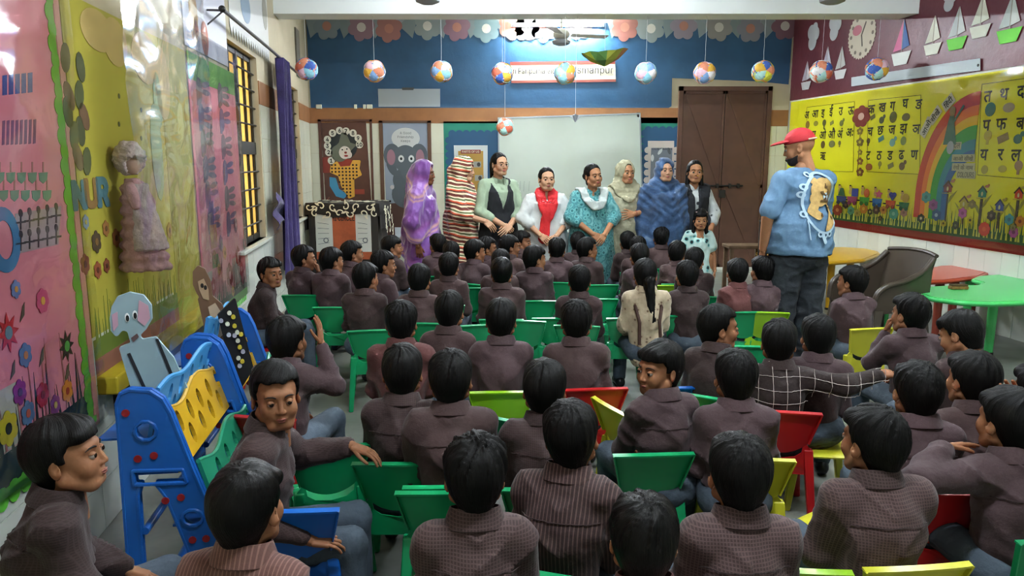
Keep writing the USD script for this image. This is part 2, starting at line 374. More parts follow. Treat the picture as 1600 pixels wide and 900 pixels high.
def add_face(t, Rm, hc, s, lip=0, brow=True, cls=0.0):
    """eyes, eyebrows and lips as children of a person"""
    X = lambda m: xform(m, Rm, hc, s)
    for sg in (-1, 1):
        e = trimesh.creation.icosphere(2, .0118); e.apply_translation((sg * .031, .0775, .003))
        p = t.part('eye', X(e), M_EYE, smooth=True, local=True)
        i = trimesh.creation.icosphere(2, .0078); i.apply_scale((1, .5, 1)); i.apply_translation((sg * .0305, .0868, .0025))
        t.part('iris', X(i), M_IRIS, parent=p, smooth=True, local=True)
        lid = surf(lambda P: np.maximum(ell(P, (sg * .031, .0775, .003), (.0132, .0132, .0132)), np.maximum(P[..., 2] - .022, .0062 - cls * .007 - P[..., 2])), (sg * .031 - .02, .06, -.015), (sg * .031 + .02, .1, .03), .0022)
        t.part('eyelid', X(lid), t.skin, parent=p, smooth=True, local=True)
        if brow:
            b = tube([(sg * .015, .0885, .0235), (sg * .026, .0875, .0285), (sg * .040, .0795, .0275), (sg * .05, .070, .022)], [.0022, .0027, .0022, .001], 6)
            t.part('eyebrow', X(b), M_BROW, smooth=True, local=True)
    l1 = tube([(-.018, .0825, -.0565), (-.009, .0905, -.0540), (0, .0922, -.0548), (.009, .0905, -.0540), (.018, .0825, -.0565)], [.0012, .0036, .0034, .0036, .0012], 8)
    l2 = tube([(-.016, .081, -.059), (-.008, .0882, -.0620), (.008, .0882, -.0620), (.016, .081, -.059)], [.0012, .0042, .0042, .0012], 8)
    t.part('lips', X(cat([l1, l2])), M_LIP[lip], smooth=True, local=True)
def blend_arm(j0, j1, j2, r=(.045, .038, .028)):
    return [hullm((j0, r[0]), (j1, r[1])), hullm((j1, r[1]), (j2, r[2]))]
def collar(base, Rm, r=.058, h=.034, open_=.35, ry=.9):
    """folded shirt collar round a neck"""
    V, Fq = [], []; n = 26; a0 = math.pi / 2 + open_; a1 = math.pi / 2 + 2 * math.pi - open_
    for i in range(n + 1):
        a = a0 + (a1 - a0) * i / n; fr = abs(i / n - .5) * 2; c, s_ = math.cos(a), math.sin(a) * ry
        tip = .012 * fr ** 4
        for k, (rr, z) in enumerate(((r * .93, -.012), (r * .95, h * .5), (r * .98, h), (r * 1.05, h * .98), (r * 1.2, h * .35), (r * 1.32, -.010 - tip), (r * 1.27, -.013 - tip), (r * 1.12, h * .3))):
            V.append((c * rr, s_ * rr, z - .018 * fr ** 2))
    m = 8
    for i in range(n):
        for k in range(m): Fq.append((i * m + k, i * m + (k + 1) % m, (i + 1) * m + (k + 1) % m, (i + 1) * m + k))
    for i, sg in ((0, 1), (n, -1)):
        Fq += [(i * m, i * m + 3, i * m + 2, i * m + 1)][::1] + [(i * m, i * m + 7, i * m + 4, i * m + 3), (i * m + 7, i * m + 6, i * m + 5, i * m + 4)]
    return xform((np.array(V), np.array(Fq)), Rm, base)
def shirt_mat(name, a, b, kind='check', period=.0065, wscale=1.0):
    """woven shirting: fine stripes and checks"""
    ca, cb = lin(a), lin(b)
    n = {'tc': ('texture_coordinate', {}), 'oi': ('object_info', {}), 'sp': ('separate_xyz', {}), 'p': ('principled_bsdf', dict(roughness=.8, specular_ior_level=.2, sheen_weight=.08)),
         'nz': ('noise_texture', dict(scale=260, detail=2)), 'nb': ('noise_texture', dict(scale=26, detail=4, roughness=.6)), 'bp': ('bump', dict(strength=.35, distance=.012)),
         'mr': ('map_range', dict(to_min=.8, to_max=1.22)), 'hv': ('hsv', {})}
    l = [('tc.object', 'sp.vector'), ('tc.object', 'nz.vector'), ('tc.object', 'nb.vector'), ('nb.fac', 'bp.height'), ('bp.normal', 'p.normal'), ('oi.random', 'mr.value'), ('mr.result', 'hv.value')]
    k = 2 * math.pi / period; fac = None
    outs = []
    for ax in (('x', 'z') if kind == 'check' else ('x',) if kind == 'stripe' else ()):
        n['k' + ax] = ('math', dict(math_type='multiply', value2=k)); n['s' + ax] = ('math', dict(math_type='sine')); n['g' + ax] = ('map_range', dict(from_min=.35, from_max=.75, clamp=True))
        l += [('sp.' + ax, 'k' + ax + '.value1'), ('k' + ax + '.value', 's' + ax + '.value1'), ('s' + ax + '.value', 'g' + ax + '.value')]; outs.append('g' + ax + '.result')
    n['mx'] = ('mix_color', dict(a=ca, b=cb, fac=.0))
    if len(outs) == 2:
        n['mm'] = ('math', dict(math_type='maximum')); l += [(outs[0], 'mm.value1'), (outs[1], 'mm.value2'), ('mm.value', 'mx.fac')]
    elif outs: l.append((outs[0], 'mx.fac'))
    else: l.append(('nz.fac', 'mx.fac'))
    l += [('mx.result', 'hv.color'), ('hv.color', 'p.base_color')]
    return usdkit.material(stage, '/World/Looks/' + name, n, l, surface='p.BSDF')
SHIRT = dict(check=shirt_mat('brown_check_shirting', '#382a2a', '#4d3c3b', 'check', .008), plain=shirt_mat('brown_plain_shirting', '#3c2c2c', '#453535', 'plain'),
             stripe=shirt_mat('brown_stripe_shirting', '#372828', '#5d4845', 'stripe', .011), mauve=shirt_mat('mauve_shirting', '#413134', '#4b3a3d', 'plain'),
             red=shirt_mat('reddish_shirting', '#54302f', '#613c3a', 'plain'), rose=shirt_mat('rose_stripe_shirting', '#5c3f3a', '#785850', 'stripe', .010), dark=shirt_mat('dark_brown_shirting', '#302424', '#3b2d2d', 'check', .007),
             grid=shirt_mat('dark_grid_shirting', '#2e2322', '#372c2b', 'plain'))
TROUSER = M('grey_blue_trouser_cloth', '#3f4a56', .85, bump=(40, .3), rnd=.2); SHOE = M('black_shoe_leather', '#17171a', .35, rnd=.3); SOCK = M('grey_sock_knit', '#77706c', .9)
LINE = M('white_check_thread', '#b8aca6', .8)
KIDN = 0
def kid(label, x, y, z_top=.95, hy=0, by=0, hp=0, hr=0, lean=.0, side=0, shirt='plain', hair=0, skin=1, hairm=0, face=False, arms=('lap', 'lap'), fine=.012, s=None, seat=.27, legs=True, tie=False, wid=1.0, closed=0.0, group='boys in brown school shirts on small chairs', torso=0.0):
    """a seated schoolboy; x, y: where his head is; hy, by: which way the head and the body face (0 = away from the camera, + = left)"""
    global KIDN; KIDN += 1; seed = KIDN
    s = s or 1.0; z0 = seat + .075
    top = z_top
    hs = .90 * s ** .5                                  # head scale
    hz = top - .131 * hs; neck = hz - .118 * hs
    hx, hyy = side, .05 + lean                          # head offset from the hip, body frame
    off = rotz(np.array([hx, hyy, 0]), by)
    t = Thing('boy', label, 'boy', (x - off[0], y - off[1], 0), by, group=group); t.skin = SKIN[skin]; t.top = top
    hc = np.array([hx, hyy, hz]); Rm = Rhead(hy - by, hp, hr)
    nb = np.array([hx * .85, hyy - .035, neck]); ch = np.array([hx * .55, lean * .6, z0 + (neck - z0) * .62])
    sh = {sg: np.array([hx * .85 + sg * .108 * wid * s, hyy - .045 + sg * torso, neck - .040 * s]) for sg in (-1, 1)}
    armj = {}
    for sg, kind in zip((-1, 1), arms):
        S = sh[sg]
        if isinstance(kind, (tuple, list)): el, wr, hd, bk, hk = [np.array(q, float) if not isinstance(q, str) else q for q in kind]
        elif kind == 'chin':
            wr = hc + Rm @ np.array([sg * .035, .115, -.115]) * hs; el = (S + wr) / 2 + np.array([sg * .05, .06, -.15]); hd = Rm @ np.array([-sg * .3, -.12, 1]); bk = Rm @ np.array([sg * .4, 1, 0]); hk = 'fist'
        elif kind == 'down':
            el = S + np.array([sg * .05, -.02, -.19]); wr = el + np.array([sg * .01, .06, -.17]); hd = (0, .2, -1); bk = (sg, .3, 0); hk = 'relaxed'
        else:
            el = S + np.array([sg * .022, .10 if kind == 'fwd' else .045, -.18 * s]); wr = np.array([sg * .075, .19 + lean * .3, z0 + .075]); hd = (-sg * .5, .8, -.25); bk = (sg * .2, .1, 1); hk = 'relaxed'
        armj[sg] = (S, el, wr, hd, bk, hk)
    # skin: one continuous body
    core = [hullm((nb, .036), (ch, .05)), hullm((ch, .05), ((0, 0, z0), .06))]
    for sg in (-1, 1):
        S, el, wr, hd, bk, hk = armj[sg]
        core += [hullm((nb + [0, 0, -.03], .026), (S, .026))] + blend_arm(S, el, wr, (.027, .024, .019))
        core.append(place_hand(hk, wr, hd, bk, sg > 0, .74))
        if legs: core += [hullm(((sg * .06, 0, z0), .045), ((sg * .085, .30, z0 + .015), .035)), hullm(((sg * .085, .30, z0 + .015), .035), ((sg * .09, .31, .06), .028))]
    body = union([xform(HEAD if face else HEAD_LO, Rm, hc, hs)] + core)
    t.part('body', body, t.skin, smooth=50, local=True)
    # shirt
    yw = .80
    A = [z0 - .03, ch, nb]
    def fn(P):
        q = P.copy(); q[..., 1] = (q[..., 1] - ch[1]) / yw + ch[1]
        c2 = ch.copy(); d = cap(q, (0, ch[1] * .3, z0 - .01), c2, .106 * s * wid, .112 * s * wid)
        d = smin(d, cap(P, nb + [0, -.005, -.05], c2 + [0, 0, 0], .070 * s, .092 * s), .05)
        for sg in (-1, 1):
            S, el, wr, *_ = armj[sg]
            d = smin(d, cap(P, nb + [0, -.004, -.012], S, .043, .046 * s), .04)
            d = smin(d, np.minimum(cap(P, S, el, .050 * s, .043 * s), 9), .035)
            cuff = wr + (el - wr) * .12
            d = smin(d, cap(P, el, cuff, .044 * s, .031 * s), .02)
        return d
    pts = np.vstack([np.vstack([armj[sg][k] for k in (0, 1, 2)]) for sg in (-1, 1)] + [nb, ch, [0, 0, z0 - .1]])
    lo, hi = pts.min(0) - [.11, .14, .05], pts.max(0) + [.11, .14, .07]
    m = surf(fn, lo, hi, fine)
    m = folds(m, .017 if fine < .0115 else .013, seed); t.shirt_mesh = m
    sp = t.part('shirt', m, SHIRT[shirt], smooth=True, local=True)
    t.shirtfn = fn
    t.part('collar', collar(nb + [0, .004, .012], Rhead(0, rad(-10), 0), r=.061 * max(s, .95), h=.038), SHIRT[shirt], parent=sp, smooth=40, local=True)
    if legs:
        def ft(P):
            d = ell(P, (0, .0, z0 - .01), (.125, .10, .075))
            for sg in (-1, 1):
                k = np.array([sg * .09, .31, z0 + .02])
                d = smin(d, cap(P, (sg * .065, 0, z0), k, .068, .053), .03); d = smin(d, cap(P, k, (sg * .095, .32, .075), .052, .043), .02)
            return d
        t.part('trousers', wrinkle(surf(ft, (-.2, -.13, .03), (.2, .4, z0 + .12), .016), .005, seed), TROUSER, smooth=True, local=True)
        for sg in (-1, 1):
            t.part('shoe', hullm(((sg * .095, .30, .045), .036), ((sg * .10, .40, .032), .032), ((sg * .1, .43, .025), .025), ((sg * .095, .29, .035), .035)), SHOE, smooth=40, local=True)
    hv, hf, hstr = HAIRS[hair]
    hp_ = t.part('hair', xform((hv, hf), Rm, hc, hs), HAIR[hairm], smooth=True, local=True); vec_primvar(hp_, hstr)
    if face: add_face(t, Rm, hc, hs, cls=closed)
    t.hc, t.Rm, t.hs, t.armj = hc, Rm, hs, armj
    return t
# ============================================================ adults
def loft(P, rows):
    """distance-like value of a column of ellipses; rows of (z, rx, ry, cx, cy)"""
    R = np.array(sorted(rows), np.float32); z = P[..., 2]
    g = [np.interp(z, R[:, 0], R[:, k]).astype(np.float32) for k in (1, 2, 3, 4)]
    k = np.sqrt(((P[..., 0] - g[2]) / g[0]) ** 2 + ((P[..., 1] - g[3]) / g[1]) ** 2)
    return np.maximum((k - 1) * np.minimum(g[0], g[1]), np.maximum(z - R[-1, 0], R[0, 0] - z))
def cloth(name, ramp, kind='noise', scale=10, rough=.7, detail=2, dist=0, rot=(0, 0, 0), sheen=.2, stretch=(1, 1, 1), interp=True, bump=.3):
    n = {'tc': ('texture_coordinate', {}), 'mp': ('mapping', dict(rotation=rot, scale=stretch)), 'r': ('rgb_ramp', dict(ramp=[(a, lin(b)) for a, b in ramp], interpolate=interp)),
         'p': ('principled_bsdf', dict(roughness=rough, sheen_weight=sheen, specular_ior_level=.3)), 'nb': ('noise_texture', dict(scale=22, detail=4, roughness=.6)), 'bp': ('bump', dict(strength=bump, distance=.012))}
    l = [('tc.object', 'mp.vector'), ('mp.vector', 't.vector'), ('r.color', 'p.base_color'), ('tc.object', 'nb.vector'), ('nb.fac', 'bp.height'), ('bp.normal', 'p.normal')]
    if kind == 'noise': n['t'] = ('noise_texture', dict(scale=scale, detail=detail, distortion=dist)); l.append(('t.fac', 'r.fac'))
    elif kind == 'wave': n['t'] = ('wave_texture', dict(scale=scale, distortion=dist, detail=detail, detail_scale=1.2, bands_direction='z', profile='saw')); l.append(('t.fac', 'r.fac'))
    else: n['t'] = ('voronoi_texture', dict(scale=scale)); l.append(('t.distance', 'r.fac'))
    return usdkit.material(stage, '/World/Looks/' + name, n, l, surface='p.BSDF')
def whair_mesh(seed, tail=None, h=.006):
    def fn(P):
        q = P.copy(); q[..., 0] = np.abs(q[..., 0])
        d = ell(P, (0, -.016, .034), (.080, .098, .093))
        d = smin(d, cap(P, (0, -.05, .0), (0, -.065, -.06), .058, .045), .03)
        d = d - .005 * (meshkit.noise(np.stack([P[..., 0] * 160, P[..., 1] * 20, P[..., 2] * 20], -1), seed) - .5) + .006 * np.exp(-(P[..., 0] / .004) ** 2) * (P[..., 2] > .05)
        face = smax(.028 + .25 * q[..., 0] - P[..., 1], P[..., 2] - (.082 - 7 * q[..., 0] ** 2), .012)
        d = smax(d, -face, .008)
        d = smax(d, -smax(smax(-.012 - P[..., 1], P[..., 2] - .006, .01), .05 - q[..., 0], .01), .006)
        d = smax(d, -(P[..., 2] + .095), .012)
        if tail == 'bun': d = smin(d, ell(P, (0, -.125, .0), (.045, .04, .042)), .015)
        if tail == 'pony': d = smin(smin(d, ell(P, (0, -.12, .02), (.035, .03, .035)), .015), cap(P, (0, -.13, .0), (.01, -.13, -.24), .034, .016), .02)
        if tail in ('long', 'loose'):
            k = q - np.array([.062, -.03, 0], np.float32); L = -.28 if tail == 'long' else -.2
            d = smin(d, cap(q, (.065, -.02, .0), (.082, .01, L), .024, .022), .02); d = smin(d, cap(P, (0, -.085, 0), (0, -.09, L), .055, .05), .03)
        return d
    lo = -.32 if tail in ('pony', 'long', 'loose') else -.13
    v, f = surf(fn, (-.14, -.2, lo), (.14, .125, .15), h)
    return v, f, np.stack([v[:, 0] * 260, v[:, 1] * 60, v[:, 2] * 14], -1)
def adult(name, label, category, x, y, yaw, hgt, hy=None, hp=0, hr=0, skin=1, hs=1.0, arms=None, lip=0, tail=None, face=True, wid=1.0, hair=True, stoop=0, group=None):
    """a standing figure's body; arms = {side: (elbow, wrist, finger direction, back of hand, hand kind)} in the body frame, side +1 = right arm"""
    hy = yaw if hy is None else hy
    t = Thing(name, label, category, (x, y, 0), yaw, group=group); t.skin = SKIN[skin]
    hz = hgt - .128 * hs; nk = hz - .13 * hs; k = hgt / 1.58
    t.hc = hc = np.array([0, .03 + stoop, hz]); t.hs = hs; t.Rm = Rm = Rhead(hy - yaw, hp, hr); t.nb = nb = np.array([0, -.005 + stoop, nk]); t.k = k
    t.sh = {sg: np.array([sg * .143 * wid * k, -.01, nk - .078 * k]) for sg in (-1, 1)}
    parts = [hullm((nb, .045), ((0, 0, 1.12 * k), .07)), hullm(((0, 0, 1.12 * k), .07), ((0, 0, .85 * k), .09))]
    t.arm = {}
    for sg in (-1, 1):
        S = t.sh[sg]; a = (arms or {}).get(sg)
        if a is None: a = (S + [sg * .06, -.02, -.27 * k], S + [sg * .07, .04, -.50 * k], (0, .15, -1), (sg, .2, 0), 'relaxed')
        el, wr = np.array(a[0], float), np.array(a[1], float); t.arm[sg] = (S, el, wr)
        parts += [hullm((nb + [0, 0, -.05], .04), (S, .045))] + blend_arm(S, el, wr, (.046 * k, .038 * k, .026 * k)) + [place_hand(a[4], wr, a[2], a[3], sg > 0, .88 * k)]
        parts += [hullm(((sg * .08, 0, .85 * k), .075), ((sg * .085, .01, .46 * k), .05)), hullm(((sg * .085, .01, .46 * k), .05), ((sg * .09, -.01, .07), .036)), hullm(((sg * .09, -.02, .05), .032), ((sg * .10, .10, .025), .024), ((sg * .09, .13, .02), .018))]
    t.part('body', union([xform(HEAD, Rm, hc, hs)] + parts), t.skin, smooth=50, local=True)
    if hair:
        hv, hf, st = whair_mesh(int(abs(x) * 100) % 50, tail)
        p = t.part('hair', xform((hv, hf), Rm, hc, hs), HAIR[0], smooth=True, local=True); vec_primvar(p, st)
    if face: add_face(t, Rm, hc, hs, lip)
    return t
def toH(t, P): return ((P - t.hc.astype(np.float32)) @ t.Rm.astype(np.float32)) / t.hs      # into the head's frame
def torso(t, P, flare=((.0, .17, .15), (.5, .165, .14), (.80, .175, .135), (1.0, .14, .105)), bust=.02, z1=None):
    k = t.k; w = t.sh[1][0] / (.143 * k)
    d = loft(P, [(z * k, rx * k * w, ry * k, 0, 0) for z, rx, ry in flare] + [(1.12 * k, .132 * k * w, .105 * k + bust, 0, bust * .6), (1.2 * k, .132 * k * w, .095 * k + bust, 0, bust * .5), (t.nb[2] - .07 * k, .110 * k * w, .07 * k, 0, -.01)])
    for sg in (-1, 1): d = smin(d, cap(P, t.nb + [0, -.005, -.03], t.sh[sg], .045 * k, .05 * k), .04)
    return d
def sleeve(t, P, d, sg, to=1.0, r=(.058, .05, .04), k=.03):
    S, el, wr = t.arm[sg]
    if to <= 1: e = S + (el - S) * to; return smin(d, cap(P, S, e, r[0], r[1]), k)
    e = el + (wr - el) * (to - 1)
    return smin(smin(d, cap(P, S, el, r[0], r[1]), k), cap(P, el, e, r[1], r[2]), .02)
def hood(t, P, grow=.02, chin=True, open_=(.066, .10, .105), oc=(0, .13, -.015)):
    q = toH(t, P)
    d = ell(q, (0, -.02, .03), (.083 + grow, .105 + grow, .100 + grow)); d = smin(d, cap(q, (0, -.05, 0), (0, -.06, -.14), .07 + grow, .085 + grow), .05)
    d = smin(d, cap(P, t.nb + [-.06, -.01, 0], t.nb + [.06, -.01, 0], .075, .075), .05)
    return d, ell(q, oc, open_)
def garment(t, name, fn, mat, lo, hi, h=.011, amp=.009, k=(14, 14, 5), seed=0, parent=None, label=None):
    p = t.part(name, wrinkle(surf(fn, lo, hi, h), amp, seed + int(abs(t.loc[0]) * 50), k), mat, parent=parent, smooth=True, local=True, label=label); return p
def band(P2, pts, w):
    """2-D distance of (x, z) points to a polyline, minus the half width"""
    d = np.full(P2.shape[:-1], 9.0, np.float32)
    for a, b in zip(pts[:-1], pts[1:]):
        a, b = np.array(a, np.float32), np.array(b, np.float32); ab = b - a; u = np.clip(((P2 - a) @ ab) / float(ab @ ab), 0, 1); q = P2 - a - u[..., None] * ab; d = np.minimum(d, np.sqrt((q * q).sum(-1)))
    return d - w
WG = 'women standing in a line before the whiteboard'
BIG = ((-.42, -.36, .0), (.42, .40, 1.75))
def sandals(t, col):
    for sg in (-1, 1):
        s0 = surf(lambda P: np.maximum(ell(P, (sg * .095, .05, .0), (.05, .14, .028)), .004 - P[..., 2] * 1), (sg * .095 - .07, -.12, -.0), (sg * .095 + .07, .22, .05), .009)
        t.part('sandal', s0, M('sandal_' + col.strip('#'), col, .5), smooth=40, local=True)
def build_adults():
    k9 = rad(-1)
    # --- purple sari, pulled over the head
    silk = cloth('purple_silk', [(0, '#5c2f72'), (.30, '#6d3c88'), (.52, '#7f53a6'), (.56, '#b78a8a'), (.60, '#7f53a6'), (.66, '#c79a90'), (.74, '#8759a6'), (.9, '#74397f'), (1, '#5c2f72')], 'wave', 1.1, .38, 1, .6, rot=(rad(20), rad(-38), 0), sheen=.5)
    t = adult('woman', 'woman in a shiny purple sari drawn over her head, facing right', 'woman', *at_y(660, 300, 7.55)[:2], rad(-105), 1.565, hy=rad(-98), skin=2, group=WG)
    def sari(P):
        d = torso(t, P, ((.02, .24, .22), (.4, .22, .19), (.80, .20, .17), (1.0, .19, .16)), .03)
        for sg in (-1, 1): d = sleeve(t, P, d, sg, 1.5, (.085, .09, .085), .05)
        hd, op = hood(t, P, .022, open_=(.075, .11, .13), oc=(0, .125, -.02)); d = smin(d, hd, .06)
        d = smin(d, cap(P, t.hc + [0, -.1, -.05], (-.05, -.17, .7), .07, .11), .08)
        d = d - .012 * np.sin(P[..., 0] * 40 + P[..., 2] * 22) * np.clip((1.35 - P[..., 2]) * 2, .2, 1)
        return smax(d, -op, .012)
    garment(t, 'sari', sari, silk, *BIG, h=.012, amp=.014, seed=1)
    sandals(t, '#6a4a30')
    # --- striped leheriya scarf
    leh = cloth('zigzag_striped_cotton', [(0, '#5d2c22'), (.14, '#d8c8a4'), (.28, '#5d2c22'), (.40, '#c8502c'), (.52, '#e0cfae'), (.64, '#57663f'), (.78, '#e0cfae'), (.9, '#6d2f22'), (1, '#6d2f22')], 'wave', 2.9, .75, 2, 2.2, rot=(rad(8), rad(6), 0), interp=False)
    t = adult('woman', 'woman wrapped in a zigzag striped orange and cream scarf, hand held forward', 'woman', *at_y(722, 300, 7.65)[:2], rad(-115), 1.60, hy=rad(-100), skin=3, group=WG,
              arms={1: ((.2, .08, 1.05), (.13, .33, .98), (-.2, .8, -.7), (.6, .6, .4), 'relaxed'), -1: ((-.19, .05, 1.03), (-.06, .24, 1.0), (.4, .8, -.5), (-.4, .6, .4), 'relaxed')})
    def sc(P):
        d = torso(t, P, ((.42, .23, .19), (.80, .20, .16), (1.0, .18, .15)), .03)
        for sg in (-1, 1): d = sleeve(t, P, d, sg, 1.35, (.075, .075, .062), .05)
        hd, op = hood(t, P, .018, open_=(.066, .105, .115)); d = smin(d, hd, .06)
        d = smin(d, cap(P, t.hc + [0, -.1, -.05], (0, -.13, .75), .07, .10), .08)
        return smax(d - .007 * np.sin(P[..., 1] * 50 + P[..., 2] * 18), -op, .01)
    garment(t, 'scarf', sc, leh, *BIG, h=.012, amp=.012, seed=2)
    garment(t, 'salwar', lambda P: loft(P, [(.06, .15, .11, 0, 0), (.45, .19, .14, 0, 0), (.7, .17, .13, 0, 0)]), cloth('cream_print_cotton', [(.4, '#cdb894'), (.6, '#8c5a3c')], 'noise', 40), (-.3, -.25, .03), (.3, .25, .75))
    sandals(t, '#5a3a28')
    # --- glasses, sage shirt, black waistcoat
    t = adult('woman', 'woman with round glasses in a sage shirt and black waistcoat', 'woman', *at_y(779, 300, 7.7)[:2], rad(-158), 1.66, hy=rad(-146), skin=3, tail='pony', lip=1, group=WG,
              arms={1: ((.23, .07, 1.06), (.035, .24, .93), (-.75, .45, -.45), (.3, .8, .5), 'fist'), -1: ((-.22, .07, 1.06), (-.02, .24, .92), (.75, .45, -.5), (-.3, .9, .4), 'relaxed')}, wid=1.02)
    sage = M('sage_cotton', '#8b9c84', .8, bump=(30, .3), var=(12, .1)); blk = M('black_cotton', '#191b20', .85, bump=(30, .3))
    def sshirt(P):
        d = torso(t, P, ((.62, .19, .14), (.8, .185, .135), (1.0, .155, .115)), .02)
        for sg in (-1, 1): d = sleeve(t, P, d, sg, 1.45, (.062, .056, .05))
        return smax(d, -cap(P, t.nb + [0, .09, .03], t.nb + [0, .10, -.12], .035, .012), .008)
    p = garment(t, 'shirt', sshirt, sage, (-.4, -.3, .55), (.4, .4, 1.5), seed=3)
    t.part('collar', collar(t.nb + [0, .008, -.02], Rhead(0, rad(-12), 0), r=.064, h=.035, open_=.5), sage, parent=p, smooth=40, local=True)
    def vest(P):
        d = torso(t, P, ((.55, .20, .15), (.8, .195, .145), (1.0, .165, .125)), .03) - .004
        for sg in (-1, 1): d = smax(d, -cap(P, t.sh[sg] + [sg * .02, 0, .05], t.sh[sg] + [sg * .03, 0, -.14], .05, .045), .01)
        v = np.abs(P[..., 0]) - np.clip((P[..., 2] - 1.08) * .32, .0, .12)
        return smax(d, -smax(smax(v, .02 - P[..., 1], .01), 1.02 - P[..., 2], .01), .006)
    garment(t, 'waistcoat', vest, blk, (-.4, -.3, .5), (.4, .4, 1.5), h=.010, amp=.004, seed=4)
    garment(t, 'trousers', lambda P: np.minimum(cap(P, (-.085, 0, .8), (-.095, 0, .08), .10, .065), cap(P, (.085, 0, .8), (.095, 0, .08), .10, .065)), blk, (-.3, -.2, .03), (.3, .2, .95))
    fr = [t.part('spectacles', xform(cat([tube([(sg * .031 + .021 * math.cos(a), .104 - .012 * abs(math.cos(a)) * (sg * math.cos(a) > 0), .001 + .019 * math.sin(a)) for a in np.linspace(0, 2 * math.pi, 20, endpoint=False)], .0016, 6, True) for sg in (-1, 1)] +
                 [tube([(-.011, .104, .004), (.011, .104, .004)], .0015, 6)] + [tube([(sg * .052, .094, .004), (sg * .078, .0, .006)], .0014, 6) for sg in (-1, 1)]), t.Rm, t.hc, t.hs), M('black_plastic_frame', '#1a1214', .3), local=True)]
    sandals(t, '#2a2020')
    # --- white kurta, red scarf
    t = adult('woman', 'woman in a white kurta with a bright red scarf', 'woman', *at_y(853, 300, 7.6)[:2], rad(-172), 1.515, hy=rad(-168), skin=3, tail='bun', lip=1, wid=1.12, hs=1.02, group=WG,
              arms={1: ((.25, .05, 1.0), (.09, .2, .84), (-.6, .5, -.6), (.3, .9, .3), 'relaxed'), -1: ((-.25, .05, 1.0), (-.07, .21, .83), (.6, .5, -.6), (-.3, .9, .3), 'relaxed')})
    wht = M('white_kurta_cotton', '#b9bdbb', .85, bump=(30, .3), var=(20, .06)); red = M('red_crepe', '#c41f25', .7, bump=(40, .4), var=(14, .15))
    def wk(P):
        d = torso(t, P, ((.42, .25, .19), (.6, .235, .18), (.8, .22, .165), (1.0, .19, .15)), .035)
        for sg in (-1, 1): d = sleeve(t, P, d, sg, 1.35, (.07, .064, .06))
        return smax(d, -cap(P, t.nb + [0, .09, .03], t.nb + [0, .11, -.10], .04, .015), .008)
    garment(t, 'kurta', wk, wht, (-.42, -.32, .38), (.42, .4, 1.45), seed=5)
    for sg in (-1, 1):
        S, el, wr = t.arm[sg]; c = el + (wr - el) * .33; dr = (wr - el) / np.linalg.norm(wr - el)
        t.part('cuff_stripe', hullm((c, .056), (c + dr * .006, .056), seg=16), M('grey_stripe', '#54585c', .8), local=True)
    def rs_(P):
        b = wk(P); P2 = P[..., [0, 2]]; f_ = P[..., 1]
        reg = np.minimum(band(P2, [(-.075, 1.32), (-.045, 1.12), (.03, .98), (.05, .80)], .052), band(P2, [(.075, 1.32), (.05, 1.12), (.0, 1.02)], .05)); reg = np.where(f_ > .0, reg, .05)
        d = smax(np.abs(b - .014) - .010, reg, .008)
        ring = cap(P, t.nb + [-.05, -.02, -.005], t.nb + [.05, -.02, -.005], .062, .062); ring = smax(smax(ring, -cap(P, t.nb + [0, .03, .2], t.nb + [0, .03, -.06], .05, .05), .01), P[..., 1] - .05, .01)
        return smin(d, ring, .02)
    garment(t, 'scarf', rs_, red, (-.25, -.2, .70), (.25, .36, 1.45), h=.009, amp=.006, seed=6, k=(30, 30, 6))
    garment(t, 'trousers', lambda P: np.minimum(cap(P, (-.085, 0, .6), (-.095, 0, .08), .09, .07), cap(P, (.085, 0, .6), (.095, 0, .08), .09, .07)), wht, (-.3, -.2, .03), (.3, .2, .75))
    sandals(t, '#5a4030')
    # --- teal kurta, white dupatta
    t = adult('woman', 'woman in a patterned teal kurta with a white dupatta, hands clasped', 'woman', *at_y(925, 300, 7.55)[:2], rad(-168), 1.55, hy=rad(-155), hr=rad(6), skin=0, tail='bun', lip=1, wid=1.1, hs=1.02, group=WG,
              arms={1: ((.24, .06, 1.02), (.06, .23, .86), (-.7, .4, -.55), (.3, .9, .3), 'relaxed'), -1: ((-.23, .07, 1.02), (-.06, .24, .85), (.6, .4, -.65), (-.3, .9, .4), 'relaxed')})
    teal = cloth('teal_print_cotton', [(0, '#1d4c52'), (.28, '#23666a'), (.33, '#5f9a9a'), (.55, '#4b8a8d'), (.62, '#2d6c72'), (1, '#6ea5a4')], 'vor', 22, .8, interp=True)
    def tk(P):
        d = torso(t, P, ((.36, .25, .20), (.6, .235, .19), (.8, .22, .175), (1.0, .195, .155)), .035)
        for sg in (-1, 1): d = sleeve(t, P, d, sg, 1.3, (.068, .062, .056))
        return smax(d, -cap(P, t.nb + [0, .09, .03], t.nb + [0, .11, -.12], .05, .015), .008)
    garment(t, 'kurta', tk, teal, (-.42, -.32, .32), (.42, .4, 1.45), seed=7)
    dup = M('white_chiffon', '#a9b2af', .8, bump=(40, .4), var=(20, .05))
    def dp(P):
        b = tk(P); P2 = P[..., [0, 2]]
        reg = np.where(P[..., 1] > 0, band(P2, [(-.125, 1.33), (-.10, 1.22), (-.04, 1.14), (.03, 1.13), (.085, 1.2), (.12, 1.33)], .042), band(P2, [(-.12, 1.33), (-.11, .95)], .05)); reg2 = np.where(P[..., 1] > 0, 1, band(P2, [(.12, 1.33), (.11, .95)], .05))
        return smax(np.abs(b - .015) - .011, np.minimum(reg, reg2), .01)
    garment(t, 'dupatta', dp, dup, (-.25, -.25, .8), (.25, .36, 1.45), h=.009, amp=.007, seed=8, k=(26, 26, 10))
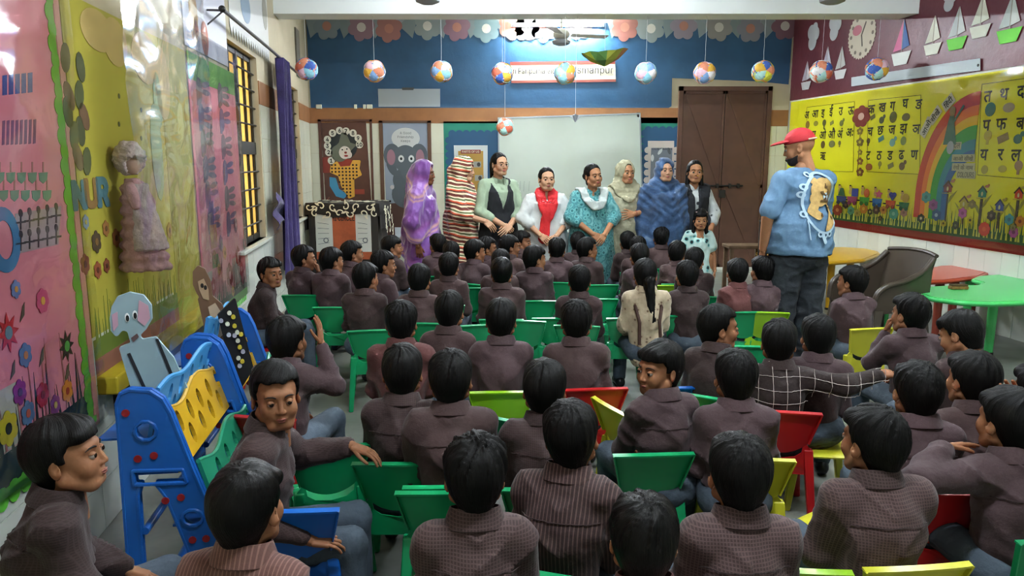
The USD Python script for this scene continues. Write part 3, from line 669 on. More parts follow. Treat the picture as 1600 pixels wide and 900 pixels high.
    garment(t, 'trousers', lambda P: np.minimum(cap(P, (-.085, 0, .6), (-.095, 0, .08), .09, .065), cap(P, (.085, 0, .6), (.095, 0, .08), .09, .065)), M('teal_plain_cotton', '#2f6468', .8), (-.3, -.2, .03), (.3, .2, .75))
    sandals(t, '#4a3a30')
    # --- beige suit, scarf over the head
    t = adult('woman', 'woman in a pale beige suit and head scarf, hand at her waist', 'woman', *at_y(976, 300, 7.75)[:2], rad(-172), 1.575, hy=rad(-160), skin=0, lip=1, wid=1.08, group=WG,
              arms={-1: ((-.27, .05, 1.06), (-.04, .21, 1.04), (.95, .2, -.12), (.2, .95, .2), 'spread'), 1: ((.22, .02, 1.05), (.20, .10, .84), (0, .2, -1), (1, .2, 0), 'relaxed')})
    bei = cloth('beige_cotton', [(.35, '#918f76'), (.65, '#a3a088')], 'noise', 30, .85)
    def bk(P):
        d = torso(t, P, ((.38, .24, .18), (.6, .23, .17), (.8, .215, .16), (1.0, .19, .145)), .035)
        for sg in (-1, 1): d = sleeve(t, P, d, sg, .35, (.064, .062, .05))
        return d
    garment(t, 'kurta', bk, bei, (-.42, -.32, .34), (.42, .4, 1.5), seed=9)
    def bh(P):
        hd, op = hood(t, P, .008, open_=(.062, .11, .12), oc=(0, .125, -.005)); b = bk(P); P2 = P[..., [0, 2]]
        reg = np.where(P[..., 1] > 0, band(P2, [(-.12, 1.36), (-.07, 1.26), (0, 1.2), (.07, 1.26), (.12, 1.36)], .05), np.maximum(np.abs(P[..., 0]) - .16, 1.0 - P[..., 2]))
        return smin(smax(hd, -op, .01), smax(np.abs(b - .016) - .013, reg, .01), .03)
    garment(t, 'head_scarf', bh, M('beige_scarf_cotton', '#989479', .85, bump=(30, .3), var=(16, .1)), (-.3, -.32, .95), (.3, .32, 1.72), h=.009, amp=.008, seed=10, k=(26, 26, 12))
    garment(t, 'trousers', lambda P: np.minimum(cap(P, (-.085, 0, .6), (-.095, 0, .08), .1, .08), cap(P, (.085, 0, .6), (.095, 0, .08), .1, .08)), bei, (-.3, -.2, .03), (.3, .2, .75))
    t.part('bangle', tube([(t.arm[-1][2] + (t.arm[-1][1] - t.arm[-1][2]) * .12) + .031 * np.array([0, math.cos(a), math.sin(a)]) for a in np.linspace(0, 2 * math.pi, 16, endpoint=False)], .004, 6, True), M('copper_bangle', '#8a4030', .35), local=True)
    sandals(t, '#4a3a30')
    # --- blue wrap
    t = adult('woman', 'woman wrapped head to hip in a mottled blue scarf, facing the camera', 'woman', *at_y(1037, 300, 7.65)[:2], rad(-178), 1.60, hy=rad(-172), skin=3, lip=1, wid=1.1, group=WG)
    blu = cloth('mottled_blue_cotton', [(.25, '#1c2a40'), (.45, '#28405f'), (.6, '#3a567d'), (.75, '#687c98')], 'noise', 9, .8, 5, .6)
    def bw(P):
        d = torso(t, P, ((.62, .25, .18), (.8, .245, .175), (1.0, .22, .165)), .045)
        for sg in (-1, 1): d = sleeve(t, P, d, sg, 1.4, (.085, .08, .07), .06)
        hd, op = hood(t, P, .008, open_=(.06, .10, .10), oc=(0, .125, .0)); d = smin(d, hd, .05)
        d = smin(d, cap(P, t.nb + [-.05, .05, -.03], t.nb + [.06, .05, -.05], .05, .055), .03)
        fold = .008 * np.sin(70 * (P[..., 2] - .8 * np.abs(P[..., 0] + .05)) + 6 * meshkit.noise(P * 6)) * np.clip((P[..., 2] - .95) * 4, .25, 1)
        return smax(d - fold, -op, .01)
    garment(t, 'wrap', bw, blu, *BIG, h=.011, amp=.007, seed=11, k=(8, 8, 5))
    garment(t, 'skirt', lambda P: loft(P, [(.05, .21, .17, 0, 0), (.5, .2, .16, 0, 0), (.72, .19, .15, 0, 0)]), M('dark_navy_cotton', '#202a3a', .85), (-.3, -.25, .03), (.3, .25, .78))
    sandals(t, '#2a2a30')
    # --- woman with black scarf and white printed top
    t = adult('woman', 'woman with loose hair, black scarf and white printed top behind the small girl', 'woman', *at_y(1083, 300, 7.75)[:2], rad(-176), 1.585, hy=rad(178), skin=0, tail='long', wid=.92, group=WG,
              arms={-1: ((-.23, .03, 1.04), (-.135, .20, .88), (.5, .5, -.75), (-.1, .9, .5), 'spread'), 1: ((.20, .0, 1.03), (.17, .12, .84), (-.2, .4, -.9), (.8, .5, .2), 'relaxed')})
    prt = cloth('white_black_print', [(0, '#23262a'), (.20, '#2a2d30'), (.26, '#a3a8a6'), (1, '#b0b5b3')], 'vor', 13, .8, interp=True)
    def pk(P):
        d = torso(t, P, ((.55, .20, .15), (.8, .18, .14), (1.0, .15, .12)), .02)
        for sg in (-1, 1): d = sleeve(t, P, d, sg, 1.55, (.06, .054, .05))
        return smax(d, -cap(P, t.nb + [0, .09, .03], t.nb + [0, .11, -.09], .04, .015), .008)
    garment(t, 'top', pk, prt, (-.4, -.3, .5), (.4, .35, 1.5), seed=12)
    def bs(P):
        b = pk(P); P2 = P[..., [0, 2]]
        reg = np.where(P[..., 1] > -.03, np.minimum(band(P2, [(-.12, 1.35), (-.085, 1.2), (-.075, .86)], .062), band(P2, [(.12, 1.35), (.085, 1.2), (.07, .86)], .062)), band(P2, [(-.1, 1.3), (.1, 1.3)], .09))
        return smax(np.abs(b - .014) - .011, reg, .01)
    garment(t, 'scarf', bs, blk, (-.3, -.3, .78), (.3, .35, 1.48), h=.010, amp=.006, seed=13)
    garment(t, 'trousers', lambda P: np.minimum(cap(P, (-.085, 0, .75), (-.095, 0, .08), .1, .07), cap(P, (.085, 0, .75), (.095, 0, .08), .1, .07)), blk, (-.3, -.2, .03), (.3, .2, .85))
    sandals(t, '#2a2020')
    # --- small girl
    t = adult('girl', 'small girl in a white and teal printed dress, standing before the steel door', 'girl', *at_y(1094, 330, 7.42)[:2], rad(178), 1.10, hy=rad(176), hp=rad(-6), skin=0, tail='loose', hs=.84, wid=.95)
    gd = cloth('heart_print_cotton', [(0, '#15181c'), (.24, '#1d2428'), (.30, '#4f9a9a'), (.42, '#a8c4bf'), (1, '#b9cfca')], 'vor', 16, .8, interp=True)
    def gk(P):
        d = torso(t, P, ((.34, .27, .22), (.55, .235, .19), (.8, .19, .15), (1.0, .16, .125)), .012)
        for sg in (-1, 1): d = sleeve(t, P, d, sg, .55, (.055, .062, .05))
        return smax(d, -cap(P, t.nb + [0, .07, .03], t.nb + [0, .08, -.03], .035, .02), .008)
    garment(t, 'dress', gk, gd, (-.32, -.25, .2), (.32, .25, 1.0), h=.009, amp=.008, seed=14)
    fr = hair_mesh('smooth', 77); p = t.part('fringe', xform(fr[:2], t.Rm, t.hc + [0, .004, .0], t.hs), HAIR[0], smooth=True, local=True); vec_primvar(p, fr[2])
    for sg in (-1, 1): t.part('hair_clip', xform(bx((sg * .055 - .012, .03, .095), (sg * .055 + .012, .05, .105), .004), t.Rm, t.hc, t.hs), M('pale_pink_plastic', '#c9a8a8', .4), local=True)
    sandals(t, '#77403a')
    # --- the man in the cap
    M1 = at_y(1252, 330, 5.35)
    t = adult('man', 'man in a red cap and blue tee with a tiger print, back turned', 'man', M1[0], M1[1], rad(17), 1.80, hy=rad(66), hp=rad(-12), skin=0, hs=1.06, wid=1.12, hair=False, face=True, stoop=.04,
              arms={-1: ((-.30, -.03, 1.19), (-.265, .05, .95), (.25, .45, -.85), (-.9, .2, .1), 'fist'), 1: ((.30, .16, 1.16), (.12, .34, 1.12), (-.5, .8, .2), (.5, .3, .7), 'relaxed')})
    tee = M('washed_blue_jersey', '#5f7f9c', .85, bump=(26, .3), var=(5, .18), alt='#50708d')
    def ts(P):
        d = torso(t, P, ((.80, .195, .175), (.9, .193, .172), (1.0, .19, .165)), .05)
        d = smin(d, cap(P, (0, -.03, 1.12), (0, -.03, 1.36), .135, .115), .06)
        for sg in (-1, 1): d = sleeve(t, P, d, sg, .82, (.066, .076, .05), .03)
        return smax(d + .006 * np.sin(P[..., 2] * 60 + P[..., 0] * 12) * np.clip(1.15 - P[..., 2], 0, .3) * 3, -cap(P, t.nb + [0, .02, .02], t.nb + [0, .03, .3], .075, .09), .008)
    p = garment(t, 'tee', ts, tee, (-.5, -.32, .82), (.5, .42, 1.72), h=.011, amp=.010, seed=15, k=(9, 9, 7))
    def drape(shape, mat, name, off, seg=.012, parent=None):
        """lay a flat print on the back of the tee"""
        m = []
        v, f = cat([trimesh.creation.extrude_polygon(g, .001, engine='earcut') for g in getattr(shape.segmentize(seg), 'geoms', [shape.segmentize(seg)]) if g.area > 1e-7])
        v, f = trimesh.remesh.subdivide_to_size(v, f, seg * 1.6)
        P = np.stack([v[:, 0], np.full(len(v), -.34), v[:, 1]], -1).astype(np.float32)
        for _ in range(40): P[:, 1] += np.clip(ts(P), -.02, .02) * .8
        P[:, 1] -= off + v[:, 2] * 2
        t.part(name, (P[:, [0, 1, 2]], f), mat, parent=parent, smooth=False, local=True)
    cream, white = M('cream_print_ink', '#c2a063', .8, var=(40, .2)), M('white_print_ink', '#a9c3d4', .8)
    dkink = M('brown_print_ink', '#5d4426', .8); cx, cz = .055, 1.285
    ring = affinity.scale(disc(cx, cz, .165, 56, .215).difference(disc(cx, cz, .150, 56, .198)), 1, 1)
    drape(ring, white, 'ring_print', .012, parent=p)
    rs = random.Random(4)
    head = [disc(cx + .02, cz + .06, .085, 20, .075), disc(cx - .04, cz + .115, .02), disc(cx + .07, cz + .12, .02), disc(cx - .02, cz + .02, .05, 16, .045)]
    bodyp = [stroke([(cx + .05, cz + .05), (cx + .09, cz - .06), (cx + .05, cz - .15)], .085), stroke([(cx - .04, cz + .0), (cx - .06, cz - .05), (cx - .03, cz - .075)], .045)]
    tiger = affinity.scale(unary_union(head + bodyp), 1.5, 1.25).intersection(disc(cx, cz, .147, 40, .196))
    stripes = unary_union([stroke([(cx + rs.uniform(-.06, .1), z), (cx + rs.uniform(-.05, .1), z + rs.uniform(-.03, .03))], .012) for z in np.linspace(cz - .15, cz + .13, 15)] + [disc(cx - .02, cz + .075, .008), disc(cx + .05, cz + .075, .008), disc(cx + .01, cz + .03, .014, 12, .01)])
    drape(tiger, cream, 'tiger_print', .012, parent=p)
    for g in getattr(stripes.intersection(tiger), 'geoms', [stripes.intersection(tiger)]):
        if g.area > 2e-5: drape(g, dkink, 'tiger_stripe', .019, parent=p)
    drape(affinity.scale(disc(cx + .02, cz + .045, .036, 14, .026), 1, 1), white, 'tiger_muzzle', .0165, parent=p)
    for a in np.radians([150, 165, 120, 200, 255, 270, 285]): q = (cx + .168 * math.cos(a), cz + .222 * math.sin(a)); drape(disc(*q, .024, 12).difference(disc(*q, .012, 12)), white, 'scroll_print', .012, parent=p)
    for g in (stroke([(cx - .14, cz - .12), (cx - .12, cz - .25)], .008), stroke([(cx - .02, cz - .22), (cx, cz - .27)], .03)): drape(g, white, 'scroll_print', .012, parent=p)
    dk = M('charcoal_cargo_cloth', '#2b3036', .9, bump=(30, .4), var=(9, .15))
    def tr(P):
        d = ell(P, (0, 0, .90), (.19, .17, .13))
        for sg in (-1, 1): d = smin(d, cap(P, (sg * .10, 0, .86), (sg * .115, .015, .48), .125, .10), .03); d = smin(d, cap(P, (sg * .115, .015, .48), (sg * .125, -.005, .09), .10, .088), .02)
        return d
    garment(t, 'trousers', tr, dk, (-.35, -.25, .04), (.35, .3, 1.05), amp=.012, seed=16, k=(10, 10, 12))
    for sg in (-1, 1): t.part('shoe', hullm(((sg * .125, -.07, .05), .045), ((sg * .14, .13, .045), .042), ((sg * .145, .18, .035), .034)), M('dark_shoe_suede', '#2a2624', .7), smooth=40, local=True)
    t.part('beard', surf(lambda P: np.maximum(np.abs(head_sdf(toH(t, P)) - .002) - .0045, np.maximum(toH(t, P)[..., 2] + .058 - .35 * np.clip(.05 - toH(t, P)[..., 1], 0, .05), .0 - toH(t, P)[..., 1] - .2 * toH(t, P)[..., 2])), t.hc - [.13, .15, .15], t.hc + [.13, .15, .03], .0055), M('dark_beard_hair', '#1d1613', .8), smooth=True, local=True)
    redc = M('red_cap_twill', '#b3262f', .75, bump=(40, .3), var=(10, .15))
    def cp(P):
        q = toH(t, P); d = ell(q, (0, -.012, .040), (.083, .102, .095))
        return smax(d, .036 - q[..., 2] + .12 * q[..., 1] * 0, .006)
    cpx = surf(cp, t.hc - [.15, .16, .05], t.hc + [.15, .16, .18], .006)
    p = t.part('cap', cpx, redc, smooth=40, local=True)
    def br(P):
        q = toH(t, P); d = ell(q, (0, .085, .050), (.075, .095, .022)); return smax(np.abs(d) * 0 + smax(d, -(ell(q, (0, .085, .036), (.09, .11, .024))), .003), .05 - q[..., 1], .004)
    t.part('cap_brim', surf(br, t.hc - [.2, .2, .05], t.hc + [.2, .25, .12], .0048), redc, parent=p, smooth=40, local=True)
    t.part('cap_strap', xform(tube([(.086 * math.cos(a), -.012 + .105 * math.sin(a), .044) for a in np.radians(np.linspace(215, 325, 12))], .006, 6), t.Rm, t.hc, t.hs), M('cream_strap', '#c9b9a2', .6), parent=p, local=True)
# ============================================================ small plastic chairs
def sheet(fn, nu, nv, th):
    """a curved panel: fn(u, v) in [0, 1]^2 -> points; thickened by th along its normals"""
    u, v = np.meshgrid(np.linspace(0, 1, nu), np.linspace(0, 1, nv), indexing='ij'); P = fn(u, v)
    du, dv = np.gradient(P, axis=0), np.gradient(P, axis=1); N = np.cross(du, dv); N /= np.linalg.norm(N, axis=-1, keepdims=True) + 1e-12
    A, B = (P + N * th / 2).reshape(-1, 3), (P - N * th / 2).reshape(-1, 3); n = nu * nv; Q = []
    for i in range(nu - 1):
        for j in range(nv - 1):
            a, b, c, d = i * nv + j, (i + 1) * nv + j, (i + 1) * nv + j + 1, i * nv + j + 1
            Q += [(a, b, c, d), (a + n, d + n, c + n, b + n)]
    ring = [i * nv for i in range(nu)] + [(nu - 1) * nv + j for j in range(1, nv)] + [i * nv + nv - 1 for i in range(nu - 2, -1, -1)] + [j for j in range(nv - 2, 0, -1)]
    for k, a in enumerate(ring): b = ring[(k + 1) % len(ring)]; Q.append((a, a + n, b + n, b))
    return np.vstack([A, B]), np.array(Q)
def leg(a, b, ra, rb):
    return hullm(*[((a[0] + sx * ra, a[1] + sy * ra, a[2]), .006) for sx in (-1, 1) for sy in (-1, 1)], *[((b[0] + sx * rb, b[1] + sy * rb, b[2]), .006) for sx in (-1, 1) for sy in (-1, 1)], seg=6)
PLASTIC = {'green': M('green_plastic', '#0d8f57', .32, spec=.5, bump=(60, .05), rnd=.12), 'red': M('red_plastic', '#a8151a', .35, spec=.5, rnd=.1), 'yellow': M('yellow_plastic', '#b9b62a', .35, spec=.5, rnd=.1),
           'lime': M('lime_plastic', '#86b41c', .35, spec=.5, rnd=.1), 'blue': M('blue_plastic', '#1158ae', .32, spec=.5, rnd=.1)}
def build_chair(color, label, loc, rz):
    t = Thing('kids_chair', label, 'chair', loc, rz, group='small plastic classroom chairs'); m = PLASTIC[color]
    def back(u, v):
        s = u * 2 - 1; w = .112 + .036 * v; zb = .330 + .045 * s ** 2 ; z = zb + (.53 - .006 * s ** 2 - zb) * v
        return np.stack([s * w, -.128 - .045 * v - .016 * (1 - s ** 2) * (.4 + .6 * v), z], -1)
    b = t.part('backrest', sheet(back, 15, 9, .006), m, smooth=35, local=True)
    def rim(u, v):
        s = u * 2 - 1; return np.stack([s * .150, -.166 - .016 * (1 - s ** 2) - .021 * v, .532 - .006 * s ** 2 - .004 * v], -1)
    t.part('top_rim', cat([sheet(rim, 15, 3, .007)]), m, parent=b, smooth=35, local=True)
    for sg in (-1, 1):
        def srim(u, v, sg=sg):
            w = .112 + .036 * u; return np.stack([sg * (w + .001), -.128 - .045 * u - .018 * v, .375 + .150 * u], -1)
        t.part('side_rim', sheet(srim, 8, 3, .005), m, parent=b, smooth=35, local=True)
    ap = ext(Polygon([(-.128, .235), (.128, .235), (.120, .345), (.098, .375), (.09, .33), (.06, .31), (0, .302), (-.06, .31), (-.09, .33), (-.098, .375), (-.120, .345)]).buffer(.004), .006)
    v, f = ap; v = np.stack([v[:, 0], -.122 - v[:, 2] - .012 * (1 - (v[:, 0] / .128) ** 2), v[:, 1]], -1)
    t.part('lower_back', (v, f[:, ::-1]), m, local=True)
    def seat(u, v):
        s, q = u * 2 - 1, v * 2 - 1; e = np.maximum(np.abs(s), np.abs(q)) ** 6
        return np.stack([s * (.132 + .006 * q), .012 + q * .135, .268 - .012 * (1 - s ** 2) * (1 - q ** 2) - .016 * e], -1)
    t.part('seat', sheet(seat, 13, 13, .008), m, smooth=35, local=True)
    for sx in (-1, 1):
        t.part('leg', leg((sx * .115, -.118, .34), (sx * .142, -.165, .006), .014, .009), m, smooth=30, local=True)
        t.part('leg', leg((sx * .115, .125, .262), (sx * .142, .165, .006), .014, .009), m, smooth=30, local=True)
    return t
CHAIR = {}
def chair(color, label, x, y, rz):
    if color not in CHAIR: CHAIR[color] = build_chair(color, label, (x, y, 0), rz)
    else: CHAIR[color].copy(label, (x, y, 0), rz)
def chair_px(color, label, px, py, rz=0, z=.53):
    """a chair whose back's top middle shows at this point of the picture"""
    q = at_z(px, py, z); o = rotz(np.array([0, -.18, 0]), rz); chair(color, label, q[0] - o[0], q[1] - o[1], rz)
# ============================================================ the class
def K(label, px, top, z=.95, hy=0, by=0, ch='green', cl=None, dx=0, dy=0, cy=None, hrow=.0, **k):
    """a boy whose hair's top shows at (px, top); ch: the colour of his chair (None: it is placed by itself)"""
    z -= .05; k.setdefault('lean', 0); k['lean'] += .035; k['wid'] = k.get('wid', 1.0) * .91
    q = at_z(px, top, z); hy, by = rad(hy), rad(by)
    near = q[1] < 3.2
    k.setdefault('fine', .0085 if q[1] < 2.3 else .0105 if near else .013)
    t = kid(label, q[0], q[1] - .04, z, hy=hy, by=by, **k)
    if near: yoke(t)
    if ch:
        rz = by if cy is None else rad(cy); o = rotz(np.array([dx, .02 + dy, 0]), rz)
        chair(ch, cl or (ch + ' chair under the ' + label), t.loc[0] + o[0], t.loc[1] + o[1], rz)
    return t
def L(a): return rad(a)
def build_class():
    # ---- nearest row
    K('boy by the pink wall board, looking right in profile', 113, 640, .98, hy=-80, by=-58, ch='lime', cl='lime chair by the pink board', face=True, shirt='dark', hair=2, hp=L(8))
    K('wet-haired boy in a rose striped shirt beside the blue rack', 393, 710, .95, hy=-14, by=-8, ch=None, shirt='rose', hair=6, hairm=1, face=False)
    K('front boy with tousled hair before an empty green chair', 742, 668, .96, hy=6, by=4, shirt='check', hair=1, wid=1.0)
    K('boy with glossy hair cut off by the lower edge', 1003, 757, .90, hy=-6, by=0, ch=None, shirt='red', hair=7, hairm=1)
    K('boy with a swirl in his hair and a shirt yoke seam', 1150, 667, .95, hy=-3, by=0, ch=None, shirt='check', hair=0)
    K('boy in a fine checked shirt with his left ear showing', 1358, 625, .94, hy=22, by=6, ch='yellow', cl='yellow chair under the boy with his left ear showing', shirt='check', hair=3, face=True, wid=1.12)
    t = K('boy with both arms raised behind his head', 1568, 597, .95, hy=14, by=8, ch='green', cl='green chair at the right lower corner', shirt='mauve', hair=6, wid=1.1,
          arms=(((-.34, .02, .64), (-.18, .12, .70), (.95, .25, -.1), (.1, .5, .8), 'flat'), ((.27, .10, .64), (.10, .14, .78), (-.3, .5, .9), (.5, .7, 0), 'relaxed')))
    wr = t.armj[1][2]; t.part('wrist_band', tube([wr + .026 * np.array([math.cos(a), .3 * math.sin(a), math.sin(a)]) for a in np.linspace(0, 2 * math.pi, 14, endpoint=False)], .008, 6, True), M('blue_rubber', '#1f7fc0', .4), local=True)
    K('boy in a striped shirt leaning to the left', 892, 617, .96, hy=-10, by=-18, cl='green chair beside the leaning striped boy', shirt='stripe', hair=0, hr=L(-4), lean=.03, wid=1.05)
    # ---- the boy who turns round
    t = K('boy turned round towards the camera, arm over a green chair', 434, 560, 1.0, hy=-152, by=-84, ch=None, face=True, shirt='dark', hair=4, skin=1, closed=.5, wid=1.08,
          arms=(((-.22, .10, .55), (-.15, .30, .60), (.2, .9, -.3), (0, .2, 1), 'relaxed'), ((.20, .02, .52), (.16, .20, .42), (-.2, .9, -.2), (.2, .1, 1), 'relaxed')))
    K('boy holding his hand up by his face behind the turned boy', 452, 490, .96, hy=-20, by=-12, ch='red', cl='red chair between the turned boy and the green chairs', shirt='mauve', hair=2, arms=('lap', ((.2, .1, .60), (.135, .13, .78), (-.1, .1, 1), (1, .2, 0), 'spread')))
    # ---- middle rows
    K('boy in a lime chair gap, hair neatly rounded', 850, 555, .95, hy=-4, by=0, shirt='dark', hair=2, cl='green chair under the neatly rounded head')
    K('tall boy with a wide brown back and black hair', 705, 540, .98, hy=0, by=2, shirt='plain', hair=7, wid=1.1, cl='green chair under the wide brown back')
    K('boy with a short crop before the reddish shirt', 630, 533, .95, hy=5, by=0, shirt='dark', hair=4, cl='green chair under the short-cropped boy')
    K('boy looking back over his left shoulder', 1028, 528, .95, arms=('fwd', 'fwd'), hy=122, by=18, ch=None, face=True, shirt='mauve', hair=2, skin=1, wid=.98)
    K('boy in a smooth mauve shirt before the red chair', 1146, 540, .945, hy=-4, by=-2, ch=None, shirt='mauve', hair=0, wid=1.05)
    t = K('boy in a dark shirt with a wide white grid', 1214, 495, .93, hy=-16, by=-10, ch='red', cl='red chair under the white grid shirt', shirt='grid', hair=4, wid=1.1,
          arms=('lap', ((.25, -.07, .63), (.42, .02, .66), (.9, .6, 0), (0, -.3, 1), 'relaxed')))
    grid_lines(t)
    K('boy being hugged by the boy in the grid shirt', 1275, 487, .925, hy=-10, by=-14, ch='yellow', cl='yellow chair of the hugged boy', cy=-95, shirt='mauve', hair=6, wid=1.05)
    K('boy in sharp right profile in the middle of the class', 1122, 473, .96, hy=-88, by=-30, face=True, shirt='dark', hair=4, cl='green chair of the boy in sharp profile', closed=.6)
    K('boy with a whorl and both ears showing, right side', 1427, 558, .95, hy=-6, by=-4, ch='red', cl='red chair at the right side', shirt='mauve', hair=7)
    K('boy with shiny rounded hair near the right edge', 1513, 543, .94, hy=10, by=0, shirt='plain', hair=2, cl='green chair near the right edge')
    K('boy bending his head forward by the green table', 1496, 482, .96, hy=38, by=16, hp=L(-24), hr=L(8), face=True, shirt='plain', hair=6, cl='green chair before the green table')
    K('boy holding something up at his eyes', 1418, 455, .96, hy=22, by=6, face=True, shirt='mauve', hair=3, cl='green chair behind the boy holding something up', arms=('chin', 'lap'), wid=1.08)
    K('boy beside the brown armchair', 1328, 413, .95, hy=40, by=10, face=True, ch='yellow', cl='yellow chair beside the brown armchair', shirt='mauve', hair=7)
    K('boy in a mauve shirt in front of the man', 1189, 398, .95, hy=12, by=-6, ch='lime', cl='lime chair in front of the man', shirt='mauve', hair=0, wid=1.05)
    K('boy left of the mauve shirt before the door', 1150, 402, .93, hy=0, by=4, shirt='red', hair=2, s=.95, cl='green chair before the door')
    K('boy in a dark collar right of the floral girl', 1072, 405, .95, hy=0, by=0, shirt='dark', hair=0, cl='green chair right of the floral girl', ch=None)
    girl = kid('girl with a ponytail in a cream floral dress', *(at_z(1009, 403, .95)[:2]), .95, hy=L(-10), by=L(4), shirt='floral', hair=6, fine=.0115, group=None); chair_px('green', 'green chair under the floral girl', 982, 497)
    girl.prim.SetCustomDataByKey('category', 'girl')
    girl.part('ponytail', wrinkle(surf(lambda P: cap(P, girl.hc + [.0, -.10, -.02], girl.hc + [.02, -.135, -.27], .036, .02), girl.hc - [.1, .2, .34], girl.hc + [.1, 0, .08], .008), .008, 3, (60, 60, 6)), HAIR[0], smooth=True, local=True)
    for sg in (-1, 1): girl.part('brown_strap', tube([girl.hc + [sg * .07, -.16 - .02, -.42], girl.hc + [sg * .065, -.15, -.28], girl.hc + [sg * .085, -.115, -.19], girl.hc + [sg * .085, -.03, -.15]], .011, 8), M('brown_strap', '#3a2118', .6), local=True)
    K('boy with a slim neck before two empty green chairs', 905, 412, .94, hy=-6, by=-8, shirt='plain', hair=6, lean=.02)
    K('boy with a creased shirt in front of the red chair', 900, 465, .965, hy=-4, by=-3, ch=None, shirt='plain', hair=0, wid=1.1)
    K('boy with a straight collar in front of the lime chair', 783, 463, .97, hy=-2, by=0, ch=None, shirt='mauve', hair=2, wid=1.02)
    K('boy with a hair whorl and open collar left of the straight collar', 703, 452, .96, hy=-6, by=-8, shirt='plain', hair=4, ch=None, wid=.95)
    K('boy in a reddish shirt with his sleeves out', 628, 466, .97, hy=4, by=2, ch=None, shirt='red', hair=0, wid=1.1)
    chair_px('green', 'green chair left of the reddish shirt', 580, 516, L(10))
    K('boy in front of the reddish shirt', 656, 410, .95, hy=-4, by=-2, shirt='plain', hair=2, ch=None)
    chair_px('green', 'green chair behind the boy in front of the reddish shirt', 664, 505, L(-4))
    K('boy with hair over his ears by the purple sari', 573, 408, .95, hy=-30, by=-8, face=True, shirt='plain', hair=2, wid=1.05, ch=None)
    K('boy gazing right with a pale collar near the sari', 601, 390, .95, hy=-72, by=-40, face=True, shirt='mauve', hair=0)
    K('boy with a dark smooth crop second from the curtain', 520, 385, .95, hy=-50, by=-8, face=True, shirt='mauve', hair=2, ch=None)
    K('boy beside the covered table, looking right', 552, 375, .95, hy=-66, by=-30, face=True, shirt='mauve', hair=7)
    K('boy by the curtain with his hand at his mouth', 477, 382, .95, hy=-74, by=-26, face=True, shirt='mauve', hair=4, arms=('lap', 'chin'), ch=None)
    K('boy leaning on the wall under the window, looking at the camera', 424, 401, .95, hy=-125, by=-70, ch='red', cl='red chair of the boy under the window', face=True, shirt='dark', hair=3)
    K('boy half hidden behind the gazing boy, near the sari', 614, 367, .95, hy=-80, by=-30, face=True, shirt='dark', hair=2)
    K('boy with round hair left of the striped scarf', 702, 393, .94, hy=-4, by=-4, shirt='plain', hair=7)
    K('boy right in front of the purple sari', 684, 364, .95, hy=30, by=10, shirt='mauve', hair=0, face=True)
    K('boy peeking between the round head and the sari', 705, 376, .92, hy=10, by=0, shirt='plain', hair=4)
    K('boy in profile under the striped scarf', 743, 373, .94, hy=-68, by=-20, face=True, shirt='mauve', hair=2)
    K('boy smiling upward under the black waistcoat', 762, 369, .92, hy=-85, by=-30, face=True, shirt='mauve', hair=4)
    K('boy in profile under the clasped hands', 797, 366, .96, hy=-75, by=-20, face=True, shirt='plain', hair=0)
    K('boy turned towards the red scarf', 816, 360, .94, hy=-108, by=-40, face=True, shirt='plain', hair=3)
    K('boy with light on his hair in the middle', 784, 400, .97, hy=-2, by=0, shirt='plain', hair=6, ch='green', hairm=1, wid=1.08)
    K('boy hidden but for the top of his hair', 782, 388, .93, hy=0, by=0, shirt='plain', hair=2)
    K('boy looking right below the white kurta', 836, 382, .96, hy=-62, by=-8, face=True, shirt='mauve', hair=2, ch=None)
    K('boy in front of the red scarf end', 870, 370, .95, hy=-6, by=-4, shirt='mauve', hair=0)
    K('boy in profile below the teal kurta', 918, 370, .95, hy=-72, by=-20, face=True, shirt='plain', hair=4, ch=None)
    K('boy whose hair only shows before the teal kurta', 903, 361, .93, hy=-20, by=0, shirt='dark', hair=2)
    K('boy with a bowed head before the beige suit', 980, 360, .95, hy=0, by=10, shirt='dark', hair=6)
    K('boy whose crown shows between two heads', 996, 368, .93, hy=-8, by=0, shirt='plain', hair=0)
    K('boy in front of the blue wrap, left', 998, 379, .95, hy=4, by=12, shirt='mauve', hair=2)
    K('boy with spiky hair and a white collar under the blue wrap', 1032, 354, .97, hy=-4, by=0, shirt='plain', hair=1)
    K('boy left of the small girl', 1057, 375, .93, hy=-20, by=-6, shirt='plain', hair=3)
    K('boy in front of the small girl', 1084, 385, .94, hy=-24, by=-6, shirt='dark', hair=2)
    K('boy at the right edge of whom a shoulder shows', 1618, 560, .95, hy=8, by=0, shirt='mauve', hair=0)
